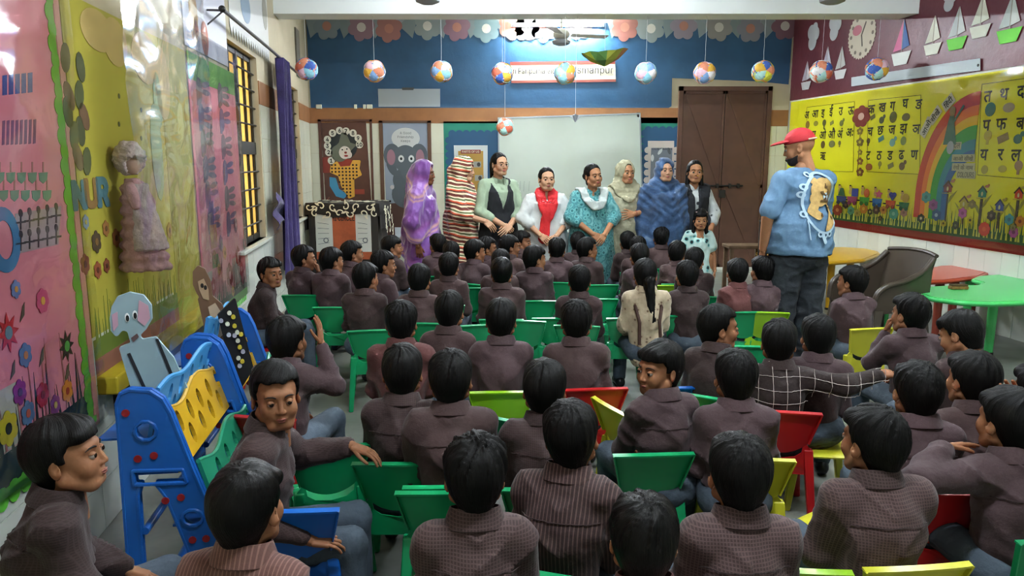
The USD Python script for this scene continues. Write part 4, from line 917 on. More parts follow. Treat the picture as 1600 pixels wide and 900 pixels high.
    # ---- chairs that show by themselves
    E = [('green', 'empty green chair in front of the curtain', 470, 461, 0), ('green', 'green chair second from the curtain with its legs showing', 520, 480, 0), ('green', 'green chair between the straight collar and the whorl', 744, 508, 12),
         ('green', 'green chair edge left of the light-haired boy', 738, 450, 6), ('green', 'green chair right of the straight collar', 818, 501, -8), ('green', 'green chair between the light-haired and slim-necked boys', 840, 470, 4), ('green', 'green chair left of the creased shirt', 866, 497, -2),
         ('green', 'wide green chair below the teal kurta', 940, 445, 6), ('green', 'green chair left of the floral girl', 936, 467, 4), ('green', 'green chair right of the floral chair with an open slot', 1072, 493, 2), ('lime', 'lime chair between the floral girl and the dark collar', 1040, 446, 0),
         ('green', 'green chair right of the sharp profile', 1180, 541, -6), ('red', 'red chair left of the boy looking back', 932, 607, 6), ('yellow', 'yellow chair seen edge-on left of the boy looking back', 953, 634, -66), ('lime', 'wide lime chair in the middle', 783, 612, 2),
         ('green', 'dark green chair right of the wide brown back', 790, 655, -30), ('green', 'green chair in front of the tousled front boy', 690, 768, 2), ('green', 'empty green chair in the middle of the foreground', 1022, 709, 4), ('blue', 'blue chair of the boy who turned round', 452, 797, 3), ('yellow', 'yellow chair right of the swirl-haired boy', 1176, 716, -6), ('blue', 'blue chair behind the smooth mauve shirt', 1104, 604, 4),
         ('lime', 'lime chair peeking out at the lower edge', 1240, 889, -6), ('yellow', 'dull yellow chair behind the raised arms', 1408, 742, 35), ('green', 'green chair under the turned boy\'s arm', 516, 700, 20)]
    for c, l, px, py, a in E: chair_px(c, l, px, py, L(a))
def grid_lines(t):
    """the thin white checks woven into the grid shirt, laid on its back"""
    lines = [[(x, z) for z in np.arange(.36, .74, .01)] for x in np.arange(-.21, .5, .058)] + [[(x, z) for x in np.arange(-.26, .5, .01)] for z in np.arange(.37, .74, .055)]
    for ln in lines:
        P = on_back(t, ln); cut = np.nonzero(np.linalg.norm(np.diff(P, axis=0), axis=1) > .03)[0] + 1
        for g in np.split(P, cut):
            if len(g) > 3: t.part('check_thread', tube(g, .0014, 4), LINE, local=True)
def yoke(t):
    """the seam of the shoulder yoke across a shirt's back"""
    z = t.hc[2] - .118 * t.hs - .085
    P = on_back(t, [(x, z + .010 * math.cos(x * 14)) for x in np.arange(-.115, .116, .008)], .0008)
    if len(P) > 5: t.part('yoke_seam', tube(P, .0016, 5), SHIRT['dark'], local=True)
SHIRT['floral'] = cloth('cream_floral_cotton', [(0, '#5a4a3c'), (.16, '#7a6450'), (.24, '#a8977e'), (1, '#b9a98f')], 'vor', 26, .85)
# ============================================================ the room
WHITE, CREAM = M('white_wall_paint', '#c9ccc2', .7, bump=(60, .05), var=(2.5, .05)), M('cream_wall_paint', '#b3a88e', .75, bump=(60, .06), var=(2, .10))
TILE = M('cream_glazed_tile', '#c8c9b6', .25, spec=.5, rnd=.035, bump=(3, .03)); WTILE = M('white_glazed_tile', '#c3c8be', .22, spec=.5, rnd=.05, bump=(3, .03))
GROUT = M('grey_grout', '#8f918a', .9); ORANGE = M('orange_band_paint', '#8f6038', .6, var=(4, .18))
FLOORM = M('grey_stone_floor', '#6d7069', .35, var=(5, .22), bump=(30, .04))
BLACKP = M('black_grille_paint', '#1b1915', .5); STEEL = M('brown_steel_paint', '#57392b', .5, var=(3, .25), bump=(8, .08), spec=.45)
def glass_mat(name, tint, rough, amount, bump=None):
    n = {'t': ('transparent_bsdf', dict(color=tint)), 'g': ('glossy_bsdf', dict(roughness=rough, color=(1, 1, 1))), 'f': ('fresnel', dict(IOR=1.45)), 'm': ('mix_closure', {}), 'k': ('math', dict(math_type='multiply', value2=amount))}
    l = [('f.fac', 'k.value1'), ('k.value', 'm.fac'), ('t.BSDF', 'm.closure1'), ('g.BSDF', 'm.closure2')]
    if bump:
        n['tc'] = ('texture_coordinate', {}); n['n'] = ('noise_texture', dict(scale=bump[0], detail=3, roughness=.55, distortion=.6)); n['b'] = ('bump', dict(strength=bump[1], distance=.02))
        l += [('tc.object', 'n.vector'), ('n.fac', 'b.height'), ('b.normal', 'g.normal'), ('b.normal', 'f.normal')]
    return usdkit.material(stage, '/World/Looks/' + name, n, l, surface='m.closure')
SHEETM = glass_mat('clear_plastic_film', (.96, .96, .95), .10, 1.3, (3.0, .22))
def pane_mat():
    n = {'t': ('translucent_bsdf', dict(color=lin('#f0d898'))), 'd': ('diffuse_bsdf', dict(color=lin('#e8cf92'))), 'm': ('mix_closure', dict(fac=.3)), 'tr': ('transparent_bsdf', dict(color=lin('#f0d695'))), 'm2': ('mix_closure', dict(fac=.35))}
    return usdkit.material(stage, '/World/Looks/yellow_frosted_pane', n, [('t.BSDF', 'm.closure1'), ('d.BSDF', 'm.closure2'), ('m.closure', 'm2.closure1'), ('tr.BSDF', 'm2.closure2')], surface='m2.closure')
def tiles(W, wallpath, u0, u1, v0, v1, tw, th, mat, skip=None, off=.0, name='tile'):
    g = .0016; nu, nv = int(round((u1 - u0) / tw)), int(round((v1 - v0) / th))
    for i in range(nu):
        for j in range(nv):
            a, b = u0 + i * tw, v0 + j * th
            if skip and skip(a + tw / 2, b + th / 2): continue
            V, f = obox(W.O, W.u, W.v, W.n, (a + g, b + g, off), (a + tw - g, b + th - g, off + .006 + .0008 * ((i * 7 + j * 3) % 3)))
            usdkit.mesh(stage, numbered(f'{wallpath}/{name}'), (V, f), mat)
W1, W2 = (7.45, .86, 8.62, 2.50), (9.95, .86, 11.25, 2.45)
CEIL = 3.62
def wall_ext(W, u0, u1, holes, t, v1=CEIL):
    s = sbox(u0, 0, u1, v1)
    for h in holes: s = s.difference(sbox(*h))
    return W.X(ext(s, t), -t)
def build_room():
    struct('floor', bx((-4.5, -1.7, -.12), (7.5, DB + .4, 0)), FLOORM)
    struct('ceiling', bx((-4.5, -1.7, CEIL), (7.5, DB + .4, CEIL + .12)), WHITE)
    m = struct('wall_left', wall_ext(LW, -.3, 12.6, (W1[:2] + W1[2:], W2[:2] + W2[2:]), .24), CREAM); pl = str(m.GetPath())
    m = struct('wall_right', wall_ext(RW, -.4, 12.6, (), .2), WHITE); pr = str(m.GetPath())
    m = struct('wall_back', wall_ext(BW, -3.4, 4.4, (), .2), CREAM); pb = str(m.GetPath())
    struct('wall_rear', bx((-4.5, -1.75, 0), (7.5, -1.6, CEIL)), WHITE)
    tiles(LW, pl, 3.1, 7.45, 0, .84, .29, .21, WTILE); tiles(LW, pl, 7.45, 9.95, 0, .84, .25, .21, WTILE); tiles(LW, pl, 9.95, 12.2, 0, .84, .25, .42, TILE)
    tiles(LW, pl, 8.66, 9.92, .84, 2.09, .315, .3125, TILE); tiles(LW, pl, 11.27, 12.2, .84, 2.09, .31, .3125, TILE)
    tiles(RW, pr, .05, 5.85, 0, .76, .20, .38, WTILE)
    tiles(BW, pb, -2.85, -.95, 0, 2.09, .38, .418, TILE, lambda u, v: False); tiles(BW, pb, 3.58, 3.88, 0, 2.05, .15, .41, TILE)
    usdkit.mesh(stage, pb + '/orange_band', obox(BW.O, BW.u, BW.v, BW.n, (-2.85, 2.09, 0), (2.37, 2.30, .009)), ORANGE)
    usdkit.mesh(stage, pb + '/orange_band_001', obox(BW.O, BW.u, BW.v, BW.n, (3.56, 2.05, 0), (3.88, 2.27, .009)), ORANGE)
    usdkit.mesh(stage, pl + '/orange_band', obox(LW.O, LW.u, LW.v, LW.n, (8.63, 2.09, 0), (9.94, 2.30, .009)), ORANGE)
    usdkit.mesh(stage, pl + '/orange_band_001', obox(LW.O, LW.u, LW.v, LW.n, (11.26, 2.09, 0), (12.3, 2.30, .009)), ORANGE)
    usdkit.mesh(stage, pl + '/patch_panel', obox(LW.O, LW.u, LW.v, LW.n, (11.2, 2.62, 0), (11.5, 3.2, .02)), M('grey_patch', '#6a665c', .8))
    # beam across the room
    struct('trim_1', bx((xl(8.15) - .05, 8.12, 3.085), (xr(8.15) + .0, 8.45, CEIL)), M('white_beam_paint', '#d9dedc', .6, bump=(40, .04)), label='white beam under the ceiling')
    # windows
    PANE = pane_mat(); gm = BLACKP
    for k, (u0, v0, u1, v1) in enumerate((W1, W2)):
        x = Thing(f'window_{k + 1}', None, None, kind='structure')
        B = lambda a, b, r=0: obox(LW.O, LW.u, LW.v, LW.n, a, b, r)
        n0, n1 = -.085, -.055
        x.part('frame', cat([B((u0, v0, n0), (u0 + .05, v1, n1)), B((u1 - .05, v0, n0), (u1, v1, n1)), B((u0, v0, n0), (u1, v0 + .05, n1)), B((u0, v1 - .05, n0), (u1, v1, n1))]), gm)
        tv = v0 + (v1 - v0) * .50
        x.part('transom', B((u0, tv - .05, n0 - .01), (u1, tv + .06, n1 + .01)), gm)
        ng = 4; mu = [u0 + (u1 - u0) * i / ng for i in range(1, ng)]
        for i, uu in enumerate(mu): x.part('mullion', B((uu - (.03 if i == 1 else .009), v0, n0), (uu + (.03 if i == 1 else .009), v1, n1 + .004)), gm)
        vs = np.linspace(v0, tv - .05, 6)[1:-1].tolist() + np.linspace(tv + .06, v1, 6)[1:-1].tolist()
        for vv in vs: x.part('grille_bar', tube([LW.W(u0, vv, -.035), LW.W(u1, vv, -.035)], .008, 6), gm)
        us, vv2 = [u0 + .04] + mu + [u1 - .04], [v0 + .04] + vs[:4] + [tv] + vs[4:] + [v1 - .04]
        for i in range(len(us) - 1):
            x.part('pane', B((us[i], v0 + .04, -.078), (us[i + 1], tv, -.074)), PANE); x.part('pane', B((us[i], tv, -.078), (us[i + 1], v1 - .04, -.074)), PANE)
        x.part('sill', B((u0 - .02, v0 - .03, -.24), (u1 + .04, v0, .05), .006), WTILE)
        x.part('reveal', cat([B((u0, v0, -.14), (u0 + .004, v1, 0)), B((u1 - .004, v0, -.14), (u1, v1, 0)), B((u0, v1 - .004, -.14), (u1, v1, 0))]), CREAM)
    # the double door
    u0, u1, v1 = 2.39, 3.57, 2.53
    x = Thing('door_1', None, None, kind='structure'); B = lambda a, b, r=0: obox(BW.O, BW.u, BW.v, BW.n, a, b, r)
    x.part('frame', cat([B((u0 - .06, 0, 0), (u0, v1 + .06, .05)), B((u1, 0, 0), (u1 + .06, v1 + .06, .05)), B((u0 - .06, v1, 0), (u1 + .06, v1 + .06, .05))]), STEEL)
    um = (u0 + u1) / 2
    for a, b in ((u0, um), (um, u1)):
        lf = x.part('door_leaf', B((a + .004, .05, .004), (b - .004, v1, .022)), STEEL)
        e = .04
        for q in (((a, .05), (a + e, v1)), ((b - e, .05), (b, v1)), ((a, .05), (b, .05 + e)), ((a, v1 - e), (b, v1)), ((a, 1.19), (b, 1.19 + e))): x.part('angle_rail', B((q[0][0] + .006, q[0][1], .022), (q[1][0] - .006, q[1][1], .034)), STEEL, parent=lf)
        for z0, z1 in ((v1 - .05, 1.24), (1.18, .1)): x.part('brace', BW.ext(stroke([(a + .05, z0), (b - .05, z1)], .032), .012, .022), STEEL, parent=lf)
    bl = x.part('bolt', tube([BW.W(um - .18, 1.22, .055), BW.W(um + .30, 1.22, .055)], .012, 8), BLACKP)
    for uu in (um - .08, um + .1, um + .22): x.part('bolt_bracket', B((uu, 1.19, .03), (uu + .03, 1.25, .075)), BLACKP, parent=bl)
    x.part('lock_plate', B((um - .03, 1.05, .03), (um + .06, 1.16, .05)), BLACKP)
    struct('trim_2', obox(BW.O, BW.u, BW.v, BW.n, (2.37, 0, 0), (3.63, .05, .25), .006), WTILE, label='white door threshold')
    # tube lights
    GL = M('tube_glow', '#ffffff', .5, emit=('#eef6ff', TUBE_POWER)); GL2 = M('tube_glow_strong', '#ffffff', .5, emit=('#f2f8ff', TUBE_POWER * 2)); TW = M('white_tube_housing', '#d6dad8', .4)
    def tubelight(label, c, ax, n, L_=1.18, group='tube lights', g=None):
        ax, n, c = (np.array(q, float) for q in (ax, n, c)); s = np.cross(n, ax)
        t = Thing('tube_light', label, 'light', c, group=group)
        t.part('housing', obox(c, ax, s, n, (-L_ / 2 - .05, -.025, 0), (L_ / 2 + .05, .025, .035), .006), TW)
        t.part('tube', tube([c + ax * q + n * .062 for q in np.linspace(-L_ / 2, L_ / 2, 5)], .014, 12), g or GL)
        for sg in (-1, 1): t.part('end_cap', obox(c + ax * sg * (L_ / 2 + .015), ax, s, n, (-.016, -.018, .03), (.016, .018, .082), .005), TW)
    q = BW.p(871, 40); tubelight('glaring tube light high on the blue back wall', BW.W(q[0], q[1], .03), (1, 0, 0), (0, -1, 0), g=GL2)
    tubelight('tube light under the ceiling over the front rows', (.3, 6.5, CEIL), (1, 0, 0), (0, 0, -1))
    tubelight('tube light under the ceiling over the right side', (2.6, 4.0, CEIL), (.14, -.99, 0), (0, 0, -1))
    tubelight('tube light under the ceiling over the nearest rows', (.5, 1.4, CEIL), (1, 0, 0), (0, 0, -1))
    # ceiling fans
    FM, FW = M('white_fan_enamel', '#b9b4a8', .4, spec=.5), M('grey_fan_cap', '#8d8f94', .45)
    def fan(label, c, rz, drop):
        t = Thing('ceiling_fan', label, 'fan', c, 0, group='ceiling fans'); c = np.array(c)
        t.part('down_rod', tube([c + [0, 0, .08], c + [0, 0, drop - .06]], .012, 8), FM)
        t.part('canopy', trimesh.creation.revolve([(0, drop), (.06, drop), (.05, drop - .05), (.016, drop - .09), (0, drop - .09)], sections=20).apply_translation(c), FM, smooth=40)
        t.part('motor', trimesh.creation.revolve([(0, -.055), (.045, -.052), (.075, -.035), (.10, -.01), (.105, .03), (.09, .06), (.04, .085), (0, .09)], sections=28).apply_translation(c), FM, smooth=40)
        t.part('motor_cap', trimesh.creation.revolve([(0, -.118), (.06, -.114), (.105, -.095), (.115, -.065), (.09, -.045), (0, -.04)], sections=24).apply_translation(c), FW, smooth=40)
        for k in range(3):
            def bl(u, v): return np.stack([.12 + .48 * u, (v - .5) * (.11 + .045 * u), .012 - .02 * (v - .5) - .004 * u], -1)
            V, f = sheet(bl, 8, 4, .003); t.part('blade', (rotz(V, rz + k * 2 * math.pi / 3) + c, f), FM, smooth=40)
    q = at_y(877, 56, 9.55); fan('ceiling fan behind the beam near the bright tube', q, rad(14), CEIL - q[2])
    q = at_y(668, -15, 6.9); fan('ceiling fan whose cap shows above the beam, left', q, rad(30), CEIL - q[2])
    q = at_y(1302, -15, 6.9); fan('ceiling fan whose cap shows above the beam, right', q, rad(30), CEIL - q[2])
    # curtain and rod
    rod = M('grey_curtain_rod', '#5c5a5c', .4, metal=.4); pur = M('purple_curtain_cloth', '#352a5e', .85, bump=(30, .4), var=(6, .25), alt='#2a2148', sheen=.2)
    a = LW.W(*LW.p(347, 14, .12), .12); b = LW.W(*LW.p(421, 76, .12), .12); b2 = LW.W(*LW.p(470, 119, .12), .12)
    t = Thing('curtain_rod', 'grey curtain rod on brackets above the left windows', 'curtain rod', a)
    t.part('rod', tube([a, b, b2], .014, 10), rod); t.part('finial', trimesh.creation.icosphere(2, .024).apply_translation(a), BLACKP, smooth=True)
    uu, vv = LW.p(347, 14, .12)
    t.part('bracket', cat([tube([LW.W(uu + .05, vv, 0), LW.W(uu + .05, vv, .12)], .008, 6), tube([LW.W(uu + .05, vv - .10, 0), LW.W(uu + .05, vv, .12)], .006, 6)]), rod)
    t = Thing('curtain', 'dark purple curtain gathered between the two windows', 'curtain', LW.W(9.25, 0, .12))
    def cur(u, v):
        z = .45 + (vv - .02 - .45) * v; w = .10 + .26 * (1 - v) ** .8 * .7 + .10; cu = 9.33 - .10 * (1 - v)
        x = cu + (u - .5) * 2 * w; n = .12 + .045 * np.sin(u * 2 * math.pi * 5.5 + .6 * np.sin(v * 5)) * (.45 + .55 * v)
        n = n + .05 * (1 - v) * np.sin(u * 9)
        return LW.O + x[..., None] * LW.u + z[..., None] * LW.v + n[..., None] * LW.n
    t.part('gathered_cloth', sheet(cur, 90, 24, .006), pur, smooth=True)
    def tail(u, v):
        x = 8.62 + .70 * u; z = 1.02 + .30 * v * (1 - .3 * u) - .1 * (1 - u) + .05 * np.sin(u * 6); n = .10 + .03 * np.sin(v * 9 + u * 4)
        return LW.O + x[..., None] * LW.u + z[..., None] * LW.v + n[..., None] * LW.n
    t.part('loose_fold', sheet(tail, 16, 30, .006), pur, smooth=True)
def legpost(p, z1, r, mat, t, flare=1.15, foot=True):
    lg = t.part('leg', trimesh.creation.revolve([(0, 0), (r * 1.05, 0), (r * 1.05, .02), (r * .95, .03), (r * flare, z1), (0, z1)], sections=18).apply_translation((p[0], p[1], 0)), mat, smooth=40)
    if foot: t.part('foot_cap', trimesh.creation.cylinder(r * 1.12, .022, sections=18).apply_translation((p[0], p[1], .011)), BLACKP, parent=lg)
def table(label, pts, z, color, legs, name, lc=None):
    P = Polygon([at_z(x, y, z)[:2] for x, y in pts]).buffer(.10, quad_segs=8).buffer(-.20, quad_segs=8).buffer(.10, quad_segs=8); c = P.centroid
    t = Thing(name, label, 'table', (c.x, c.y, 0), group='low plastic class tables'); m = M(color[0], color[1], .3, spec=.5, bump=(50, .04))
    lv = []
    for dz, ins in ((0, .012), (.006, .003), (.022, 0), (.034, .006), (.04, .016)): lv.append((z - .04 + dz, P.buffer(-ins)))
    t.part('table_top', cat([trimesh.creation.extrude_polygon(lv[i][1] if lv[i][1].area < lv[i + 1][1].area else lv[i + 1][1], lv[i + 1][0] - lv[i][0] + .0005, engine='earcut').apply_translation((0, 0, lv[i][0])) for i in range(4)]), m)
    def rimfn():
        xy = np.array(P.buffer(-.004).segmentize(.05).exterior.coords)[:-1]; return tube(np.c_[xy, np.full(len(xy), z - .018)], .017, 8, closed=True)
    t.part('rounded_rim', rimfn(), m, smooth=50)
    for px, py in legs: legpost((px, py), z - .03, .034, M(lc[0], lc[1], .35) if lc else m, t)
def build_furniture():
    g = ('bright_green_plastic', '#46bd66')
    table('green horseshoe class table by the right wall', [(1430, 449), (1432, 456), (1455, 464), (1500, 470), (1550, 472), (1610, 470), (1680, 462), (1715, 450), (1690, 437), (1640, 430), (1570, 428), (1530, 431), (1519, 436), (1537, 441), (1530, 445), (1480, 446)], .55, g, [(3.93, 5.95), (4.28, 6.85), (5.05, 6.1), (3.2, 6.25)], 'class_table')
    table('red class table behind the green one', [(1420, 430), (1440, 421), (1470, 415), (1510, 413), (1540, 417), (1546, 424), (1530, 431), (1480, 437), (1440, 439), (1420, 437)], .55, ('orange_red_plastic', '#b4432c'), [at_z(1470, 432, .55)[:2], at_z(1493, 430, .55)[:2], at_z(1524, 424, .55)[:2]], 'class_table', ('brick_red_plastic', '#7a3426'))
    table('yellow class table behind the man', [(1181, 394), (1200, 389), (1240, 386), (1320, 386), (1368, 389), (1374, 396), (1350, 405), (1300, 409), (1250, 409), (1212, 402)], .55, ('amber_plastic', '#c79a12'), [at_z(1215, 397, .55)[:2], at_z(1330, 397, .55)[:2], at_z(1300, 404, .55)[:2]], 'class_table')
    c = at_z(1497, 452, .55); t = Thing('duster', 'small brown duster on the green table', 'duster', c); t.part('block', obox(c, np.array([1, 0, 0]), np.array([0, 1, 0]), np.array([0, 0, 1]), (-.07, -.028, .001), (.07, .028, .028), .006), M('duster_wood', '#7a5a2a', .7, var=(40, .4))); t.part('felt_pad', obox(c, np.array([1, 0, 0]), np.array([0, 1, 0]), np.array([0, 0, 1]), (-.065, -.026, .028), (.065, .026, .042), .004), M('felt_dark', '#4a3a22', .95))
    # brown armchair
    br = M('brown_moulded_plastic', '#3d342b', .38, spec=.5, bump=(40, .05))
    q = at_z(1412, 390, .86); t = Thing('armchair', 'brown plastic armchair in front of the red table', 'chair', (q[0] - .22, q[1] - .08, 0), rad(103))
    def bk(u, v): s = u * 2 - 1; return np.stack([s * (.235 + .03 * v), -.215 - .10 * v - .05 * (1 - s ** 2) + .03, .42 + .44 * v - .02 * s ** 2], -1)
    b = t.part('backrest', sheet(bk, 16, 12, .012), br, smooth=35, local=True)
    e = np.array([bk(np.array([[x]]), np.array([[1.0]]))[0, 0] for x in np.linspace(0, 1, 16)]); t.part('back_rim', tube(e, .016, 8), br, parent=b, smooth=40, local=True)
    def st(u, v): s, w = u * 2 - 1, v * 2 - 1; return np.stack([s * .245, w * .24, .42 - .02 * (1 - s ** 2) - .02 * np.maximum(np.abs(s), np.abs(w)) ** 6 + .012 * w], -1)
    t.part('seat', sheet(st, 14, 14, .012), br, smooth=35, local=True)
    for sg in (-1, 1):
        path = [(sg * .255, -.27, .82), (sg * .275, -.17, .72), (sg * .285, .0, .65), (sg * .285, .15, .63), (sg * .275, .24, .57), (sg * .262, .255, .44)]
        pp = np.array(path); tt = np.linspace(0, 1, 24); k = np.linspace(0, 1, 6); pp = np.stack([np.interp(tt, k, pp[:, i]) for i in range(3)], 1)
        for _ in range(3): pp[1:-1] = (pp[:-2] + pp[1:-1] * 2 + pp[2:]) / 4
        ar = t.part('armrest', tube(pp, .022, 10), br, smooth=40, local=True)
        def sd(u, v, pp=pp, sg=sg):
            x = np.interp(u, tt, pp[:, 0]); y = np.interp(u, tt, pp[:, 1]); z = np.interp(u, tt, pp[:, 2]); return np.stack([x * (1 - .08 * (1 - v)), y, .40 + (z - .40) * v], -1)
        t.part('side_panel', sheet(sd, 20, 5, .008), br, parent=ar, smooth=35, local=True)
        for y0, y1 in ((-.20, -.27), (.20, .25)): t.part('leg', leg((sg * .235, y0, .42), (sg * .27, y1, .006), .034, .022), br, smooth=30, local=True)
    # bench by the door
    q = at_z(1172, 384, .62); t = Thing('bench', 'brown wooden bench in front of the steel door', 'bench', (q[0], q[1], 0)); w = M('worn_brown_wood', '#5d4730', .6, var=(8, .3))
    t.part('bench_top', obox((q[0], q[1], .6), np.array([1, 0, 0]), np.array([0, 1, 0]), np.array([0, 0, 1]), (-.28, -.15, 0), (.16, .15, .035), .006), w)
    for sx in (-.24, .12):
        for sy in (-.12, .12): t.part('leg', bx((q[0] + sx - .02, q[1] + sy - .02, 0), (q[0] + sx + .02, q[1] + sy + .02, .6)), w)
    q = at_z(1194, 345, .95); t = Thing('steel_stand', 'thin dark steel stand beside the door', 'stand', (q[0], q[1], 0))
    t.part('stand_top', bx((q[0] - .015, q[1] - .12, .93), (q[0] + .20, q[1] + .12, .95)), BLACKP)
    for sx in (0, .17):
        for sy in (-.1, .1): t.part('leg', bx((q[0] + sx - .012, q[1] + sy - .012, 0), (q[0] + sx + .012, q[1] + sy + .012, .93)), BLACKP)
    # covered box by the clown cupboard
    c0 = np.array([-2.19, 10.0, 0]); wid_, dep, hh = .45, .36, 1.02
    t = Thing('low_cabinet', 'cabinet under a black and cream leaf-patterned cloth by the clown door', 'cabinet', c0); dark = M('dark_cabinet_wood', '#221d1a', .6)
    t.part('carcass', bx(c0 + [-wid_, -dep, 0], c0 + [wid_, dep, hh - .02]), dark)
    f0 = c0 + [0, -dep - .004, 0]; FWl = Wall(f0, (1, 0, 0)); pw = PM('#b9bdb8')
    t.part('front_panel', FWl.ext(sbox(-.36, .30, .36, .92), .006), M('brick_orange_print', '#a0502f', .7, var=(12, .2)))
    for a, b in ((-.36, -.14), (.16, .36)): p = t.part('white_sheet', FWl.ext(sbox(a, .40, b, .91), .003, .006), pw); t.part('line_drawing', FWl.ext(unary_union([stroke([(a + .03, .5 + k * .07), (b - .05, .52 + k * .06)], .006) for k in range(5)] + [disc((a + b) / 2 + .02, .55, .035).difference(disc((a + b) / 2 + .02, .55, .022))]), .001, .009), PM('#5c6268'), parent=p, kind='stuff')
    t.part('lettering', FWl.ext(fit(text('HI CIRCLE', .07, bold=2), .0, .84, .30, .075), .002, .006), PM('#3a1d14'), kind='stuff')
    leafc = M('black_cotton_cover', '#1d1a19', .85, bump=(40, .2)); t = Thing('table_cover', 'black cloth with cream leaf scrolls draped over the cabinet', 'cloth', c0 + [0, 0, hh])
    def clf(u, v):
        s = u * 2 - 1; x = np.clip(s * (wid_ + .30), -(wid_ + .03), wid_ + .03) + .05 * np.sign(s) * np.clip(np.abs(s) * (wid_ + .3) - wid_ - .03, 0, 1)
        over = np.clip(np.abs(s) * (wid_ + .30) - wid_ - .03, 0, 1); y0 = dep + .22 - v * (2 * dep + .40); yy = np.clip(y0, -(dep + .03), dep + .03); ov2 = np.clip(-(dep + .03) - y0, 0, 1) + np.clip(y0 - dep - .03, 0, 1)
        return np.stack([x, yy - .02 * np.sin(u * 30) * ov2 * 3, hh + .004 - over * 1.25 - ov2 * (1.0 + .12 * np.sin(u * 17)) + .008 * np.sin(u * 9 + v * 7)], -1) + c0
    cv = sheet(clf, 50, 36, .006); t.part('cloth', cv, leafc, smooth=40)
    crm = PM('#cfc9b2'); rs = random.Random(8)
    def scroll(x, y, r, a, flip): return unary_union([stroke([(x + r * (1 - k / 14) * math.cos(a + flip * k * .42), y + r * (1 - k / 14) * math.sin(a + flip * k * .42)) for k in range(12)], r * .26), affinity.rotate(disc(x + r, y, r * .55, 12, r * .2), math.degrees(a), origin=(x, y))])
    top = Wall(c0 + [0, dep, hh + .013], (1, 0, 0)); top.v = np.array([0, 1.0, 0]); top.n = np.array([0, 0, 1.0]); top.O = c0 + np.array([0, 0, hh + .016])
    for i in range(14): t.part('leaf_scroll', top.ext(scroll(-.40 + .062 * i, rs.uniform(-.26, .26), .085, i * 1.9, 1 if i % 2 else -1), .002), crm)
    ft = Wall(c0 + [0, -dep - .06, 0], (1, 0, 0))
    for i in range(12): t.part('leaf_scroll', ft.ext(scroll(-.42 + .077 * i, hh - .03 - .09 * (i % 2), .06, i * 1.3, 1 if i % 2 else -1), .002, .0), crm)
    sd_ = Wall(c0 + [wid_ + .085, -dep, 0], (0, 1, 0))
    for i in range(14): t.part('leaf_scroll', sd_.ext(scroll(.08 + .055 * (i % 12), hh - .08 - .14 * (i % 4), .07, i * 1.3, 1 if i % 2 else -1), .002, .0), crm)
    # paper balls hung from the beam, with threads
    cols = ['#d98a6a', '#8fc9d8', '#d9a93e', '#e0b6c4', '#7aa0cf', '#e2dfe0', '#3f5fae', '#a9d4cf', '#d06a52', '#cfd24a']
    B = [(479, 108, 'by the corner of the windows', (1, 6, 0, 8, 3)), (585, 111, 'above the elephant door', (5, 3, 2, 4, 0)), (690, 112, 'narrow one left of the sign', (1, 3, 0, 4, 2)), (785, 115, 'at the left end of the sign', (2, 7, 3, 8, 6)), (883, 115, 'over the middle of the sign', (1, 0, 2, 4, 7)),
         (1009, 114, 'in pale blue right of the sign', (7, 3, 1, 5, 4)), (1101, 114, 'left above the steel door', (4, 5, 2, 0, 3)), (1192, 112, 'right above the steel door', (7, 9, 0, 6, 2)), (1283, 112, 'in front of the small boats', (6, 0, 5, 7, 8)), (1370, 108, 'in front of the white strip', (6, 7, 2, 3, 0)), (789, 198, 'hanging low at the whiteboard corner', (0, 7, 8, 7, 0))]
    thr = M('white_thread', '#b8bcc0', .8)
    for i, (px, py, where, cs) in enumerate(B):
        c = at_y(px, py, 8.25); low = i == 10
        t = Thing('paper_ball', 'hanging ball of folded coloured paper discs ' + where, 'paper ball', c, group='paper balls hung across the room'); r = .098 if low else .118; rs = random.Random(20 + i)
        ndisc = 4 if low else 8; a0 = rs.uniform(0, 6)
        dirs = [(math.cos(a0 + k * 1.2566), -1.05, math.sin(a0 + k * 1.2566)) for k in range(5)][:ndisc] + [(math.cos(a0 + .5 + k * 2.094), .8, math.sin(a0 + .5 + k * 2.094)) for k in range(3)]
        for k, d in enumerate(dirs[:ndisc]):
            d = np.array(d) / np.linalg.norm(d); x = np.cross(d, (.3, .2, 1)); x /= np.linalg.norm(x); y = np.cross(d, x)
            th, rr = np.meshgrid(np.linspace(0, 2 * math.pi, 25)[:-1], np.linspace(0.02, 1, 5)); R_ = rr * r
            P = (R_ * np.cos(th))[..., None] * x + (R_ * np.sin(th))[..., None] * y + ((.125 - .100 * rr ** 2) * (.82 if low else 1))[..., None] * d
            n_, m_ = P.shape[:2]; P = P.reshape(-1, 3); fq = [(a * m_ + b, a * m_ + (b + 1) % m_, (a + 1) * m_ + (b + 1) % m_, (a + 1) * m_ + b) for a in range(n_ - 1) for b in range(m_)]
            P2 = P - d * .002; fq += [(q[3] + n_ * m_, q[2] + n_ * m_, q[1] + n_ * m_, q[0] + n_ * m_) for q in fq]
            t.part('paper_disc', (np.vstack([P, P2]) + c, np.array(fq)), PM(cols[cs[k % 5]], .7))
        t.part('thread', tube([c + [0, 0, .11], (c[0], 8.25, 3.085)], .0022, 4), thr)
    c = at_y(945, 92, 8.25); t = Thing('paper_umbrella', 'upturned green and yellow folded paper boat on a thread', 'paper decoration', c); r = .21
